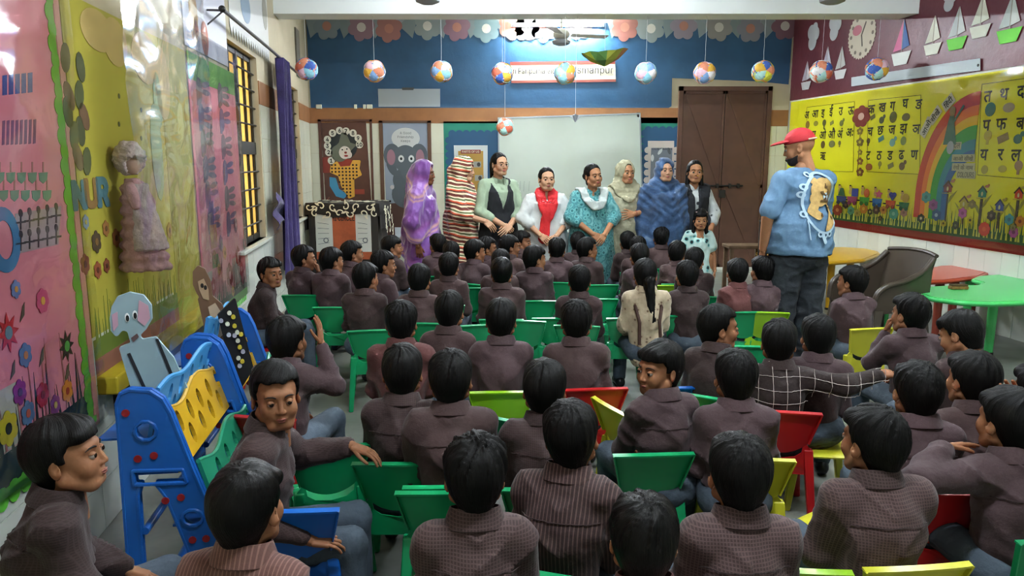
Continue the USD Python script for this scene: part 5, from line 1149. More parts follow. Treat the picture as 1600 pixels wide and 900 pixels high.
    for k in range(8):
        a0, a1 = k * math.pi / 4, (k + 1) * math.pi / 4; q = lambda a, w: c + np.array([math.cos(a) * r * w * 1.2, math.sin(a) * r * w, -.075 + .135 * w ** 2 + .05 * max(0, math.cos(a)) * w])
        V = np.array([q(a0, .04), q(a0, .6), q(a0, 1), q((a0 + a1) / 2, 1) - [0, 0, .012], q(a1, 1), q(a1, .6), q(a1, .04)]); V = np.vstack([V, V - [0, 0, .003]])
        f = [(0, 1, 6), (1, 5, 6), (1, 2, 3), (1, 3, 5), (3, 4, 5)]; f += [(c_ + 7, b + 7, a + 7) for a, b, c_ in f]
        t.part('paper_segment', (V, np.array(f)), PM(['#8a9a2a', '#4f7a3a', '#9aa23c', '#3f6f38'][k % 4] if k not in (0, 7) else '#a8764a', .8))
    t.part('thread', tube([c + [0, 0, -.07], (c[0], 8.25, 3.085)], .0022, 4), thr)
    c = at_y(899, 184, 8.25); t = Thing('foil_twist', 'small silver folded paper hanging before the whiteboard', 'paper decoration', c); sv = M('silver_card', '#a9aeb2', .3, metal=.7)
    for k in range(3): V = np.array([(-.06, 0, .02), (0, .0, -.05), (.06, 0, .01), (.0, 0, .04), (-.06, .003, .02), (0, .003, -.05), (.06, .003, .01), (0, .003, .04)]) @ Rz(k * 1.05).T + c; t.part('folded_card', (V, np.array([(0, 1, 2), (0, 2, 3), (6, 5, 4), (7, 6, 4)])), sv)
    t.part('thread', tube([c + [0, 0, .03], (c[0], 8.25, 3.085)], .0022, 4), thr)
    build_racks()
def build_racks():
    blue = M('blue_rack_plastic', '#1559ac', .35, spec=.5, bump=(50, .05)); redp = M('red_plug_plastic', '#8f1b22', .5)
    P1 = Wall((xl(2.36), 2.36, 0), (1, .14, 0)); k = lambda x, y: tuple(P1.p(x, y))
    out = Polygon([k(184, 630), k(190, 614), k(205, 608), k(236, 610), k(255, 622), k(268, 645), k(300, 725), k(338, 815), k(362, 880), k(372, 935), k(352, 960), k(316, 905), k(262, 775), k(244, 752), k(222, 752), k(217, 770), k(222, 850), k(228, 930), k(212, 940), k(204, 900)])
    holes = [disc(*k(230, 671), .035, 20, .034), disc(*k(303, 806), .035, 20, .03), Polygon([k(212, 735), k(286, 733), k(292, 750), k(214, 753)]).buffer(.004)]
    for h in holes: out = out.difference(h)
    out = out.buffer(.012).buffer(-.012)
    dots = [(199, 643), (218, 714), (243, 709), (261, 779), (285, 774), (303, 840), (324, 838)]
    def panel(t, W, depth=.03):
        p = t.part('side_panel', W.ext(out, depth, -depth / 2), blue, smooth=None)
        ring = []
        for h in holes: xy = np.array(h.exterior.coords)[:-1][::2]; t.part('hole_rim', tube([W.W(a, b, depth / 2) for a, b in xy], .007, 6, closed=True), blue, parent=p, smooth=50)
        for d in dots: u, v = k(*d); t.part('red_plug', W.X(trimesh.creation.cylinder(.013, .008, sections=16).apply_translation((u, v, 0)), depth / 2), redp, parent=p)
        edge = np.array(out.exterior.segmentize(.04).coords)[:-1]
        for z in (depth / 2 - .004, -depth / 2 + .004): t.part('rounded_edge', tube([W.W(a, b, z) for a, b in edge], .0075, 6, closed=True), blue, parent=p, smooth=50)
    def at2(Y): return Wall((xl(Y), Y, 0), (1, .14, 0))
    Ls = (2.36, 3.10, 3.74)
    pk = {'light_blue': '#3f8fc9', 'yellow': '#c99c1c', 'green': '#1f8a68'}
    def pocket(t, col, y0, y1, w0, v0, w1, v1, seed, bumps=3.0):
        """a pocket front: wavy top edge, oval holes; leans from (w0, v0) at its foot to (w1, v1)"""
        A, Bq = at2(y0), at2(y1); o = A.W(w0, v0, 0); ux = Bq.W(w0, v0, 0) - o; Lx = np.linalg.norm(ux); ux /= Lx; up = A.W(w1, v1, 0) - o; Hh = np.linalg.norm(up); up /= Hh; nn = np.cross(ux, up)
        top = [(x * Lx, Hh * (1 + .10 * math.sin(x * 2 * math.pi * bumps / 2 + seed))) for x in np.linspace(0, 1, 26)]
        s = Polygon([(0, 0), (Lx, 0)] + top[::-1])
        for i in range(5):
            for j in range(2):
                s = s.difference(disc((.12 + .19 * i + .09 * j) * Lx, (.32 + .36 * j) * Hh, .024, 14, .042))
        V, f = ext(s, .014); p = t.part('pocket_front', (o + V[:, :1] * ux + V[:, 1:2] * up + V[:, 2:] * nn, f), M(col + '_pocket_plastic', pk[col], .35, spec=.5))
        t.part('rolled_edge', tube([o + ux * a + up * b + nn * .007 for a, b in top], .009, 6), M(col + '_pocket_plastic', pk[col], .35), parent=p, smooth=50)
        A2 = at2(y0); V, f = ext(sbox(0, 0, Lx, .16), .008); t.part('pocket_floor', (o + V[:, :1] * ux + V[:, 1:2] * A2.u * -1 + V[:, 2:] * A2.v, f), blue, parent=p)
    t = Thing('book_rack', 'blue plastic book rack with wavy yellow and green pockets by the pink board', 'book rack', P1.W(.7, 0)); panel(t, P1); panel(t, at2(Ls[1]))
    a, b = k(232, 640), k(262, 640); f1, f2, f3 = k(272, 690), k(298, 740), k(330, 815)
    pocket(t, 'light_blue', Ls[0] + .02, Ls[1] - .02, a[0] - .02, .63, a[0] + .02, .80, .4); pocket(t, 'yellow', Ls[0] + .02, Ls[1] - .02, f1[0] + .0, .50, f1[0] - .06, .70, 1.6); pocket(t, 'green', Ls[0] + .02, Ls[1] - .02, f2[0] + .08, .30, f2[0] + .02, .52, 2.2)
    for wv in ((f1[0] - .12, .30), (f2[0] - .1, .12)): t.part('cross_rod', tube([P1.W(wv[0], wv[1]), at2(Ls[1]).W(wv[0], wv[1])], .014, 10), blue, smooth=50)
    t = Thing('book_rack', 'second blue book rack farther along the wall with a green pocket', 'book rack', at2(Ls[2]).W(.7, 0)); panel(t, at2(Ls[2])); panel(t, at2(Ls[1] + .06))
    pocket(t, 'light_blue', Ls[1] + .09, Ls[2] - .02, a[0] - .06, .66, a[0] - .02, .86, 1.4); pocket(t, 'green', Ls[1] + .09, Ls[2] - .02, f2[0] + .10, .34, f2[0] + .05, .58, .4); pocket(t, 'yellow', Ls[1] + .09, Ls[2] - .02, f1[0] + .0, .50, f1[0] - .05, .66, 3)
    for wv in ((f1[0] - .12, .30),): t.part('cross_rod', tube([at2(Ls[1] + .06).W(*wv), at2(Ls[2]).W(*wv)], .014, 10), blue, smooth=50)
    # the elephant board and the monkey board stand in the racks
    def cutout(name, label, Y, pix, lean, col, feats, z0):
        """a flat board on the plane facing into the room beside the rack's end"""
        W = Wall((xl(Y), Y, 0), (1, .35, 0)); kk = lambda x, y: tuple(W.p(x, y)); s = unary_union([Polygon([kk(*q) for q in g]).buffer(.008) for g in pix]).buffer(.01).buffer(-.01)
        c = s.centroid; t = Thing(name, label, 'cut-out board', W.W(c.x, s.bounds[1])); m = M(name + '_paint', col, .5)
        t.part('board', W.ext(s, .018, -.018), m)
        for nm, g, cl, off in feats:
            g2 = Polygon([kk(*q) for q in g]) if len(g) > 2 else disc(*kk(*g[0]), abs(kk(g[0][0], g[0][1])[1] - kk(g[0][0], g[0][1] + g[1][0])[1]), 16, abs(kk(*g[0])[1] - kk(g[0][0], g[0][1] + g[1][1])[1]))
            t.part(nm, W.ext(g2.buffer(.002), .003, off), PM(cl, .5))
    cutout('elephant_board', 'pale blue elephant cut-out board standing behind the first rack', 2.62,
           [[(178, 480), (186, 466), (203, 460), (222, 464), (233, 478), (234, 498), (226, 512), (216, 522), (216, 537), (208, 537), (202, 516), (190, 512), (182, 522), (177, 516), (175, 498)],
            [(190, 545), (215, 535), (242, 530), (268, 560), (300, 630), (308, 690), (255, 712), (218, 640)]], 0, '#8ba6ae',
           [('ear', [(218, 470), (231, 478), (234, 497), (226, 508), (216, 500)], '#b894a4', .001), ('ear', [(176, 492), (183, 488), (184, 508), (178, 516)], '#b894a4', .001), ('eye', [(199, 496), (2.6, 6)], '#e6ebea', .001), ('eye', [(211, 492), (2.6, 6)], '#e6ebea', .001), ('pupil', [(199.5, 497), (1.5, 4)], '#15181a', .003), ('pupil', [(211.5, 493), (1.5, 4)], '#15181a', .003),
            ('stripe', [(200, 553), (203, 552), (228, 607), (225, 609)], '#23272a', .001), ('stripe', [(244, 530), (247, 530), (276, 600), (273, 602)], '#23272a', .001), ('smile', [(206, 528), (214, 522), (216, 526), (209, 533)], '#5d4a4a', .001)], .5)
    cutout('monkey_board', 'brown monkey cut-out board standing behind the second rack', 3.35,
           [[(304, 425), (310, 418), (318, 422), (326, 438), (330, 466), (322, 474), (310, 458), (304, 444)], [(312, 468), (330, 464), (344, 476), (362, 520), (372, 560), (346, 570), (326, 530)]], 0, '#6a4f3a',
           [('muzzle', [(310, 440), (318, 436), (325, 452), (326, 468), (318, 466), (312, 452)], '#a68a6e', .001), ('belly', [(326, 480), (336, 474), (346, 490), (350, 520), (340, 530), (332, 506)], '#b09a80', .001), ('eye', [(316, 446), (1.6, 3)], '#1a1412', .003), ('eye', [(321, 449), (1.6, 3)], '#1a1412', .003)], .5)
    W = Wall((xl(3.2) + .0, 3.2, 0), (1, .45, 0)); kk = lambda x, y: tuple(W.p(x, y)); s = Polygon([kk(342, 492), (kk(366, 468)), kk(394, 575), kk(372, 610)])
    t = Thing('peg_board', 'black peg board with small pale pegs leaning in the second rack', 'peg board', W.W(s.centroid.x, s.bounds[1])); t.part('board', W.ext(s.buffer(.006), .02, -.01), M('black_board_plastic', '#17181b', .45))
    for i, (px, py) in enumerate([(358, 488), (364, 494), (345, 500), (355, 505), (366, 508), (357, 522), (370, 518), (376, 521), (366, 523), (371, 531), (374, 541), (379, 548), (372, 558), (378, 563), (374, 570)]):
        u, v = kk(px, py); t.part('peg', W.X(trimesh.creation.cylinder(.010, .018, sections=10).apply_translation((u, v, .018))), PM(['#c9cbb8', '#c7b53a', '#a9aab8'][i % 3], .5))
# ============================================================ wall displays
class Art:
    """flat cut paper and print on a wall, each piece a part"""
    def __init__(s, W, name, label, category, base=None, col='#ffffff', off=.004, group=None, mat=None, loc=None, bn='backing'):
        s.W, s.off, s.n = W, off, 0
        b = base.centroid if base is not None else Point(loc)
        s.t = Thing(name, label, category, W.W(b.x, b.y, off), group=group)
        if base is not None: s.t.part(bn, W.ext(base, .003, off), mat or PM(col)); s.off = off + .003
    def add(s, name, shape, col, lay=1, parent=None, kind=None, mat=None, th=.0012):
        if shape.is_empty: return None
        return s.t.part(name, s.W.ext(shape, th, s.off + .0013 * (lay - 1)), mat or PM(col), parent=parent, kind=kind)
    def p(s, x, y): return tuple(s.W.p(x, y))
    def h(s, x, y, d): return abs(s.W.p(x, y - d / 2)[1] - s.W.p(x, y + d / 2)[1])
    def flower(s, px, py, d, col, mid, n=6, lay=2, kind='petals', rot=0):
        x, y = s.p(px, py); r = s.h(px, py, d) / 2
        sh = petals(x, y, r, n, rot=rot) if kind == 'petals' else spikes(x, y, r, n); k = s.kx(px, py)
        sh, ce = (affinity.scale(g, k, 1, origin=(x, y)) for g in (sh, disc(x, y, r * .34, 14)))
        f = s.add('flower', sh, col, lay); s.add('flower_centre', ce, mid, lay + 1, parent=f)
    def kx(s, px, py):
        """how much wider than tall a shape on the right wall is cut"""
        return 1.0 if s.W is not RW else .82 * abs(s.W.p(px + 4, py)[0] - s.W.p(px - 4, py)[0]) / s.h(px, py, 8)
    def txt(s, name, string, px, py, hpx, col, lay=2, font='Inter', bold=0, wmul=1.0, kind=None):
        x, y = s.p(px, py); hh = s.h(px, py, hpx); g = text(string, hh, font, bold); a, b, c, d = g.bounds
        g = affinity.translate(affinity.scale(g, wmul, 1, origin=((a + c) / 2, 0)), x - (a + c) / 2, y - (b + d) / 2); return s.add(name, g, col, lay, kind=kind)
    def poly(s, *pts): return s.W.poly(*pts)
def grass(u0, u1, v0, h, seed, dens=34, w=.016, base=True):
    rs = random.Random(seed); g = [sbox(u0, v0, u1, v0 + h * .35)] if base else []
    n = int((u1 - u0) * dens)
    for i in range(n):
        u = u0 + (u1 - u0) * (i + rs.uniform(.1, .9)) / n; hh = h * rs.uniform(.55, 1); d = rs.uniform(-.02, .02); u = min(max(u, u0 + w), u1 - w)
        g.append(Polygon([(u - w / 2, v0), (u + w / 2, v0), (u + d * .6 + w * .2, v0 + hh * .6), (min(max(u + d, u0), u1), v0 + hh), (u + d * .5 - w * .2, v0 + hh * .5)]).buffer(0))
    return unary_union(g)
def scallop(u0, u1, v, r, down=True): return unary_union([sbox(u0, v, u1, v + r * .7) if down else sbox(u0, v - r * .7, u1, v)] + [disc(u0 + r + i * 2 * r * .95, v, r, 12) for i in range(int((u1 - u0) / (2 * r * .95)))]).intersection(sbox(u0, v - r * 2, u1, v + r * 2))
def film(name, label, W, u0, u1, v0, v1, off, seed, amp=.010):
    def fn(u, v):
        P = np.stack([u * (u1 - u0) * 3, v * (v1 - v0) * 3, np.full_like(u, seed * 1.0)], -1); d = off + amp * 2 * (meshkit.fbm(P, 3, seed) - .3) + amp * .8 * (1 - np.abs(2 * meshkit.noise(P * np.array([1.2, 3.5, 1]) + 5, seed) - 1)) ** 3
        return W.O + (u0 + (u1 - u0) * u)[..., None] * W.u + (v0 + (v1 - v0) * v)[..., None] * W.v + d[..., None] * W.n
    u, v = np.meshgrid(np.linspace(0, 1, 46), np.linspace(0, 1, 60), indexing='ij'); P = fn(u, v).reshape(-1, 3); nv = 60
    f = [(i * nv + j, (i + 1) * nv + j, (i + 1) * nv + j + 1, i * nv + j + 1) for i in range(45) for j in range(59)]
    solo(name, label, 'plastic sheet', (P, np.array(f)), SHEETM, smooth=True)
def build_left_art():
    W = LW
    pink = M('pink_chart_paper', '#dc8a9a', .6, var=(4, .05))
    # --- pink counting board nearest the camera
    u0, u1, v0, v1 = 3.15, 4.55, .47, 2.25
    A = Art(W, 'counting_board', 'pink counting board with green scalloped edge and cut paper flowers', 'display board', sbox(u0, v0, u1, v1), mat=pink)
    gb = [disc(u1 - .055 + .014 * (i % 2), v0 + .04 + i * .058, .034, 12, .036) for i in range(30)]
    A.add('scalloped_edge', unary_union(gb + [sbox(u1 - .05, v0, u1 - .02, v1)]), '#5fae2c', 2); A.add('scalloped_edge', scallop(u0, u1, v0 + .02, .04), '#62c23a', 4); A.add('pink_strip', sbox(u1 - .012, v0, u1 + .035, v1), '#cf9088', 2)
    A.add('dark_grass', grass(u0, u1 - .06, v0 + .03, .36, 3, 20, .04), '#142a26', 1, kind='stuff'); A.add('pink_blades', grass(u0, u1 - .06, v0 + .06, .42, 5, 12, .022, False).difference(sbox(u0, 0, u1, v0 + .16)), '#b57a78', 2, kind='stuff')
    for i in range(5): A.add('pencil', A.poly((i * 10, 118 - i), (i * 10 + 7, 117 - i), (i * 10 + 7, 148 - i), (i * 10, 149 - i)), '#35509a')
    for i in range(8): A.add('stick', A.poly((i * 7, 189 - i * .3), (i * 7 + 4, 188 - i * .3), (i * 7 + 3, 226 - i * .3), (i * 7 - 1, 227 - i * .3)), '#7c4a72')
    for r, y in ((0, 275), (1, 303)):
        for i in range(5): x = -4 + i * 17 + r * 6; A.add('green_cup', A.poly((x - 7, y - 5), (x + 7, y - 6), (x + 6, y + 6), (x, y + 12), (x - 6, y + 7)), '#5f9479'); A.add('cup_straw', A.poly((x - 1, y - 22), (x + 1, y - 22), (x + 1, y - 6), (x - 1, y - 6)), '#a87a70')
    A.add('figure_sheet', A.poly((20, 334), (92, 322), (88, 382), (18, 398)), '#a89aa0', 1)
    for r, y in ((0, 345), (1, 378)):
        for i in range(5): x, yy = 28 + i * 14, y - i * 2.6; A.add('stick_figure', unary_union([A.poly((x - 1, yy - 12), (x + 1.2, yy - 12), (x + 1.2, yy + 14), (x - 1, yy + 14)), A.poly((x - 8, yy + 2), (x + 8, yy), (x + 8, yy + 3), (x - 8, yy + 5)), disc(*A.p(x, yy - 12), .014)]), '#3b3640', 2, kind=None)
    x, y = A.p(3, 375); A.add('numeral', disc(x, y, .10, 24, .11).difference(disc(x, y, .052, 20, .065)), '#3d7faf', 2)
    for px, py, d, c, m, n, kd in [(8, 520, 66, '#c42a34', '#5f8a9a', 8, 's'), (35, 555, 40, '#5a7fae', '#c98a4a', 6, 'p'), (100, 541, 52, '#121a1c', '#4fb04a', 8, 's'), (26, 613, 42, '#8d2f8a', '#4a2450', 6, 'p'), (62, 617, 40, '#b02a3e', '#7d2030', 7, 'p'), (101, 611, 36, '#d68a2a', '#a83020', 6, 'p'), (82, 633, 34, '#8a3a86', '#cfc05a', 6, 'p'), (39, 646, 42, '#5a80a8', '#c2604a', 6, 'p'), (8, 670, 58, '#cfc22a', '#1e2a1e', 6, 'p'), (62, 470, 40, '#c9567e', '#e0b84a', 7, 'p'), (20, 452, 30, '#6a8ac0', '#d0a050', 6, 'p')]:
        A.flower(px, py, d, c, m, n, 3, 'petals' if kd == 'p' else 'sp')
    for px, py in ((15, 580), (100, 585), (60, 560), (30, 490)): A.add('leaf', A.poly((px - 3, py + 14), (px + 1, py - 12), (px + 4, py - 18), (px + 4, py + 2)), '#5d5a48', 2)
    # --- yellow display with the doll
    u0, u1, v0, v1 = 4.60, 6.28, .66, 2.24
    B = Art(W, 'yellow_display_board', 'yellow garden display with letters behind clear film', 'display board', sbox(u0, v0, u1, v1), '#a89f3a')
    B.add('olive_strip', sbox(5.78, v0, u1, v1), '#948d2c', 1)
    B.add('grass_field', grass(u0, 5.78, v0 + .06, .30, 11, 30, .03), '#66782e', 1, kind='stuff'); B.add('earth_strip', sbox(u0, v0, 5.78, v0 + .08), '#8a5a4a', 2)
    B.add('pink_cloud', unary_union([disc(4.95, 2.14, .18, 20, .09), disc(5.15, 2.12, .15, 20, .11), disc(5.55, 2.1, .2, 20, .13), disc(5.8, 2.0, .13, 20, .2)]), '#b8a060', 2); B.add('teal_tree', unary_union([disc(5.62, 1.62, .09, 18, .26), disc(5.7, 1.9, .07, 18, .15)]), '#8aa070', 2)
    for i, (px, py) in enumerate([(98, 90), (122, 105), (104, 150), (120, 148), (102, 175), (128, 182), (112, 212), (122, 205), (118, 245), (132, 252)]): x, y = B.p(px, py); B.add('dark_leaf', affinity.rotate(disc(x, y, .042, 14, .062), -20 + 25 * (i % 3)), ['#545a3a', '#4d5138', '#6a4f3c'][i % 3], 3)
    for ch, px, py, c in (('N', 120, 305, '#3d6e80'), ('U', 139, 302, '#86663a'), ('R', 157, 300, '#4d7680')): B.txt('letter', ch, px, py, 40, c, 3, bold=5, wmul=1.35)
    for px, py, d, c, m in [(130, 347, 24, '#6f86a0', '#b0a050'), (162, 357, 26, '#9a6a3a', '#6a4a2a'), (147, 378, 36, '#4d3f2e', '#7a5a30'), (129, 413, 34, '#8a4a2e', '#5d3020'), (149, 422, 28, '#8a4a2e', '#5d3020'), (163, 415, 24, '#7a3f2a', '#4d2a1e'), (178, 372, 30, '#8d5a30', '#5a3a20'), (262, 360, 26, '#9a7a30', '#6a5020')]: B.flower(px, py, d, c, m, 6, 3)
    for i in range(6): x, y = B.p(183 + (i % 2) * 35, 150 + i * 22); B.add('small_dot', disc(x, y, .012), '#5a5a30', 2)
    solo('display_ledge', 'yellow wooden ledge along the foot of the yellow display', 'ledge', obox(W.O, W.u, W.v, W.n, (4.6, .585, 0), (6.28, .665, .09), .008), M('yellow_ledge_paint', '#a8951f', .5, var=(6, .2)))
    solo('ledge_bracket', 'dark wooden rail under the yellow ledge', 'rail', obox(W.O, W.u, W.v, W.n, (4.75, .44, .001), (6.28, .58, .05), .006), M('dark_rail_wood', '#1e1d1f', .6))
    # doll
    c = W.W(*W.p(213, 310, .10), .10); top, bot = W.p(210, 205, .1)[1], W.p(228, 420, .1)[1]; hh = top - bot; c[2] = 0
    t = Thing('cloth_doll', 'pale pink cloth doll in a lace dress hung on the yellow display', 'doll', c + [0, 0, bot]); S = hh
    loc = lambda P: (P - np.array([c[0], c[1], bot], np.float32)) / S
    lace, pk = M('white_lace_cloth', '#c4b4b4', .9, bump=(90, .5), var=(60, .2)), M('pink_doll_cloth', '#c29a9e', .9, bump=(60, .4), var=(30, .2)); lo, hi = c + [-.25 * S, -.25 * S, bot - .03], c + [.25 * S, .25 * S, bot + S * 1.02]
    t.part('dress', wrinkle(surf(lambda P: loft(loc(P), [(.0, .17, .12, .03, 0), (.06, .17, .12, .03, 0), (.2, .145, .10, .02, 0), (.42, .11, .08, .0, 0), (.60, .08, .07, -.02, 0), (.66, .05, .05, -.02, 0)]) * S + .006 * np.sin(P[..., 2] * 120), lo, hi, .009), .008, 4, (30, 30, 12)), pk, smooth=True)
    t.part('apron', wrinkle(surf(lambda P: np.maximum(loft(loc(P), [(.16, .15, .13, .04, .0), (.42, .115, .09, .01, 0), (.62, .085, .08, -.01, 0)]) * S - .004, (.0 - (loc(P)[..., 0] * .99 + loc(P)[..., 1] * .14)) * S), lo, hi, .009), .008, 5, (40, 40, 16)), lace, smooth=True)
    t.part('head', surf(lambda P: ell(loc(P), (-.02, 0, .76), (.062, .062, .072)) * S, lo, hi, .008), M('doll_face_cloth', '#b89a8a', .9), smooth=True)
    t.part('bonnet', wrinkle(surf(lambda P: np.maximum(ell(loc(P), (-.025, 0, .81), (.105, .105, .12)), -ell(loc(P), (.06, -.05, .74), (.085, .1, .085))) * S, lo, hi, .008), .010, 6, (50, 50, 50)), lace, smooth=True)
    for sg in (-1, 1): t.part('sleeve', wrinkle(surf(lambda P: cap(loc(P), (.0, sg * .07, .60), (.05, sg * .11, .48), .045, .035) * S, lo, hi, .009), .006, 7), pk, smooth=True)
    # --- finger counting chart
    u0, u1, v0, v1 = 6.33, 7.62, .52, 2.18
    C = Art(W, 'hand_counting_chart', 'pink chart of counting hands with a green heading strip and red flowers below', 'chart', sbox(u0, v0, u1, v1), mat=pink)
    C.add('heading_strip', sbox(u0, v1 - .10, u1, v1 + .07), '#6f9f45', 1)
    for r in range(6):
        for q in range(2):
            px, py = (315 + r * 3.4, 347 + r * 2.6)[q], (143, 149)[q] + r * 39.5; x, y = C.p(px, py); k = .052; hs_ = []
            for j in range(2 + (r + q) % 2): hs_.append(affinity.rotate(disc(x + .07, y + .05 - j * .052, .11, 14, .02), 6 - 5 * j))
            hs_ += [disc(x - .09, y, .07, 14, .085), sbox(x - .16, y - .10, x - .10, y - .0)]
            C.add('hand_picture', unary_union(hs_), ['#7a5a6c', '#6f6290', '#7c6a6e', '#75648a'][(r + q * 2) % 4], 2)
    for px, py, d, c_, m in [(393, 0, 0, '', '')][:0] + [(343, 380, 26, '#8a5a8a', '#5a2a5a'), (333, 402, 24, '#b06a3a', '#7a2a1a'), (370, 400, 32, '#a82430', '#e0a0a0'), (357, 430, 40, '#8f1420', '#e39aa6'), (349, 395, 22, '#c98a3a', '#7a4a1a'), (331, 448, 30, '#b03040', '#e0a0a8'), (375, 420, 26, '#c04a58', '#f0b0b0'), (340, 420, 20, '#c9a040', '#8a2020'), (366, 352, 24, '#7f4a60', '#caa0a0'), (380, 380, 22, '#5a3a3a', '#c98a8a'), (362, 455, 18, '#c9a040', '#8a2020')]: C.flower(px, py, d, c_, m, 6, 3)
    x, y = C.p(329, 340); C.add('blue_glove', unary_union([disc(x, y, .05, 14, .055)] + [disc(x - .045 + .03 * i, y + .075, .013, 10, .04) for i in range(4)]), '#3a4f86', 3); C.add('orange_sleeve', C.poly((325, 352), (335, 350), (338, 385), (328, 390)), '#b9843a', 3); C.add('green_skirt', C.poly((330, 400), (338, 396), (342, 415), (330, 420)), '#5f8f4a', 3)
    C.add('dark_grass', grass(u0, u1, v0, .20, 21, 26, .04), '#1c3a2a', 1, kind='stuff'); C.add('pink_blades', grass(u0, u1, v0 + .02, .30, 22, 14, .022, False).difference(sbox(u0, 0, u1, v0 + .1)), '#c06a70', 2, kind='stuff'); C.add('green_fringe', unary_union([sbox(u0, v0 - .03, u1, v0 + .03)] + [sbox(u0 + .01 + i * .06, v0 - .07, u0 + .045 + i * .06, v0) for i in range(21)]), '#5cc23c', 2)
    # --- white posters above
    D = Art(W, 'white_poster', 'white poster with faint brown sketches above the hand chart', 'poster', W.poly((286, 0), (340, 0), (346, 100), (287, 68)).union(sbox(6.33, 2.3, 7.45, 2.9)).envelope, '#c3c3cf', bn='sheet')
    for px, py, a, b, c_ in ((300, 25, .10, .22, '#b89a6a'), (318, 60, .09, .14, '#b06a52'), (305, 45, .05, .06, '#a85a48')): x, y = D.p(px, py); D.add('sketch', disc(x, y, a, 18, b * .8), c_, 2)
    E = Art(W, 'white_poster', 'white poster with zigzag lower edge behind the curtain rod', 'poster', unary_union([sbox(7.6, 2.62, 9.3, 3.2)] + [Polygon([(7.6 + .1 * i, 2.62), (7.7 + .1 * i, 2.62), (7.65 + .1 * i, 2.53)]) for i in range(17)]), '#c9c9c6', bn='sheet')
    for px, py, a, b, c_ in ((382, 10, .2, .14, '#8a9cb0'), (412, 20, .12, .16, '#9a968a')): x, y = E.p(px, py); E.add('sketch', disc(x, y, a, 18, b), c_, 2)
    film('plastic_film', 'wrinkled clear film over the pink counting board', W, 3.1, 4.60, .5, 2.4, .03, 3, .012); film('plastic_film', 'clear glossy film over the yellow doll display', W, 4.58, 5.86, .66, 2.45, .235, 8, .016); film('plastic_film', 'clear film over the hand counting chart', W, 6.31, 7.66, .5, 2.4, .02, 12, .004)
def build_back_art():
    W = BW
    blue = M('blue_sugar_paper', '#2a5275', .45, bump=(5, .5), var=(3, .15), spec=.4)
    base = W.poly((478, 22), (1240, 22), (1232, 132), (1180, 127), (1050, 122), (1049, 166), (1044, 169), (690, 173), (486, 170))
    A = Art(W, 'blue_paper_panel', 'large blue paper panel across the top of the back wall', 'display panel', base, mat=blue)
    rs = random.Random(5)
    fc = ['#7f8a92', '#8d6f7c', '#9a6a66', '#858f90', '#8a6a7a', '#70868c', '#a86a5a', '#96979a', '#808a94', '#96908f', '#9a655c', '#858f90', '#8f8490', '#8f8c88', '#80808c', '#7d5a66']
    F_ = Art(W, 'paper_flower_border', 'border of large cut paper flowers along the top of the blue panel', 'paper border', W.poly((480, 20), (1238, 20), (1236, 36), (481, 36)), '#8f98a0', off=.012, bn='strip')
    xs = [511, 565, 608, 668, 714, 760, 800, 822, 850, 905, 976, 1017, 1068, 1123, 1172, 1226]
    for i, px in enumerate(xs): F_.flower(px, 41 + (i % 3) * 2, 44, fc[i], '#c9c4be' if i % 2 else '#b07a6a', 6, 3, rot=rs.uniform(0, 60))
    for i, px in enumerate([490, 540, 588, 640, 690, 738, 790, 960, 1000, 1045, 1098, 1150, 1200]): x, y = F_.p(px, 42); F_.add('paper_leaf', affinity.rotate(Polygon([(x - .13, y + .05), (x, y + .12), (x + .13, y + .05), (x + .06, y - .06), (x, y - .16), (x - .06, y - .06)]), rs.uniform(-20, 20)), ['#858f94', '#7b878a'][i % 2], 2)
    S = Art(W, 'name_sign', 'cream handwritten paper sign with red edges on the blue panel', 'sign', W.poly((797, 101), (961, 99), (962, 125), (799, 127)), '#cfc9b4', off=.012, bn='sheet')
    S.add('red_edge', W.poly((797, 97), (961, 95), (961, 100), (797, 102)), '#8a3a30', 1); S.add('red_edge', W.poly((799, 126), (962, 124), (962, 128), (799, 130)), '#8a4a40', 1)
    S.txt('lettering', 'an Paripurna Vid', 832, 112, 9, '#3d3a38', 3, wmul=.78, kind='stuff'); S.txt('lettering', 'Usmanpur', 925, 111, 11, '#3d3a38', 3, wmul=.95, kind='stuff')
    P = Art(W, 'blank_board', 'blank pale grey panel on the blue paper left of the whiteboard', 'panel', W.poly((591, 139), (688, 139), (688, 167), (592, 167)), '#9aa4ab', off=.02, bn='sheet'); P.add('clip', W.poly((628, 137), (648, 137), (646, 141), (629, 141)), '#4a4a48', 2)
    for i, px in enumerate((499, 556, 570, 578)): solo('switch_box', ['small white socket at the left end of the orange band', 'tiny white socket on the orange band, second', 'tiny white socket on the orange band, third', 'white round socket left of the blank panel'][i], 'socket', obox(W.W(*W.p(px, 168), .006), W.u, W.v, W.n, (-.04 if i in (0, 3) else -.02, -.02, 0), (.04 if i in (0, 3) else .02, .04, .03), .006), TILE)
    # cupboard doors
    brn = M('brown_cupboard_paint', '#55352b', .5, var=(4, .2), spec=.4); frm = M('brown_wood_frame', '#5a4030', .6)
    D = Art(W, 'cupboard_door', 'brown cupboard door with a polka-dot clown and numbers one to ten', 'cupboard door', W.poly((502, 192), (572, 190), (583, 352), (511, 352)), off=.01, mat=brn, bn='panel')
    B = lambda a, b: obox(W.O, W.u, W.v, W.n, a, b); u0, v0, u1, v1 = W.poly((502, 192), (572, 190), (583, 352), (511, 352)).bounds
    D.t.part('frame', cat([B((u0 - .04, v0, 0), (u0, v1 + .03, .03)), B((u1, v0, 0), (u1 + .03, v1 + .03, .03)), B((u0 - .04, v1, 0), (u1 + .03, v1 + .03, .03))]), brn)
    nums = [(518, 251), (514, 238), (512, 228), (512, 218), (520, 208), (531, 204), (541, 205), (552, 208), (560, 216), (562, 226)]
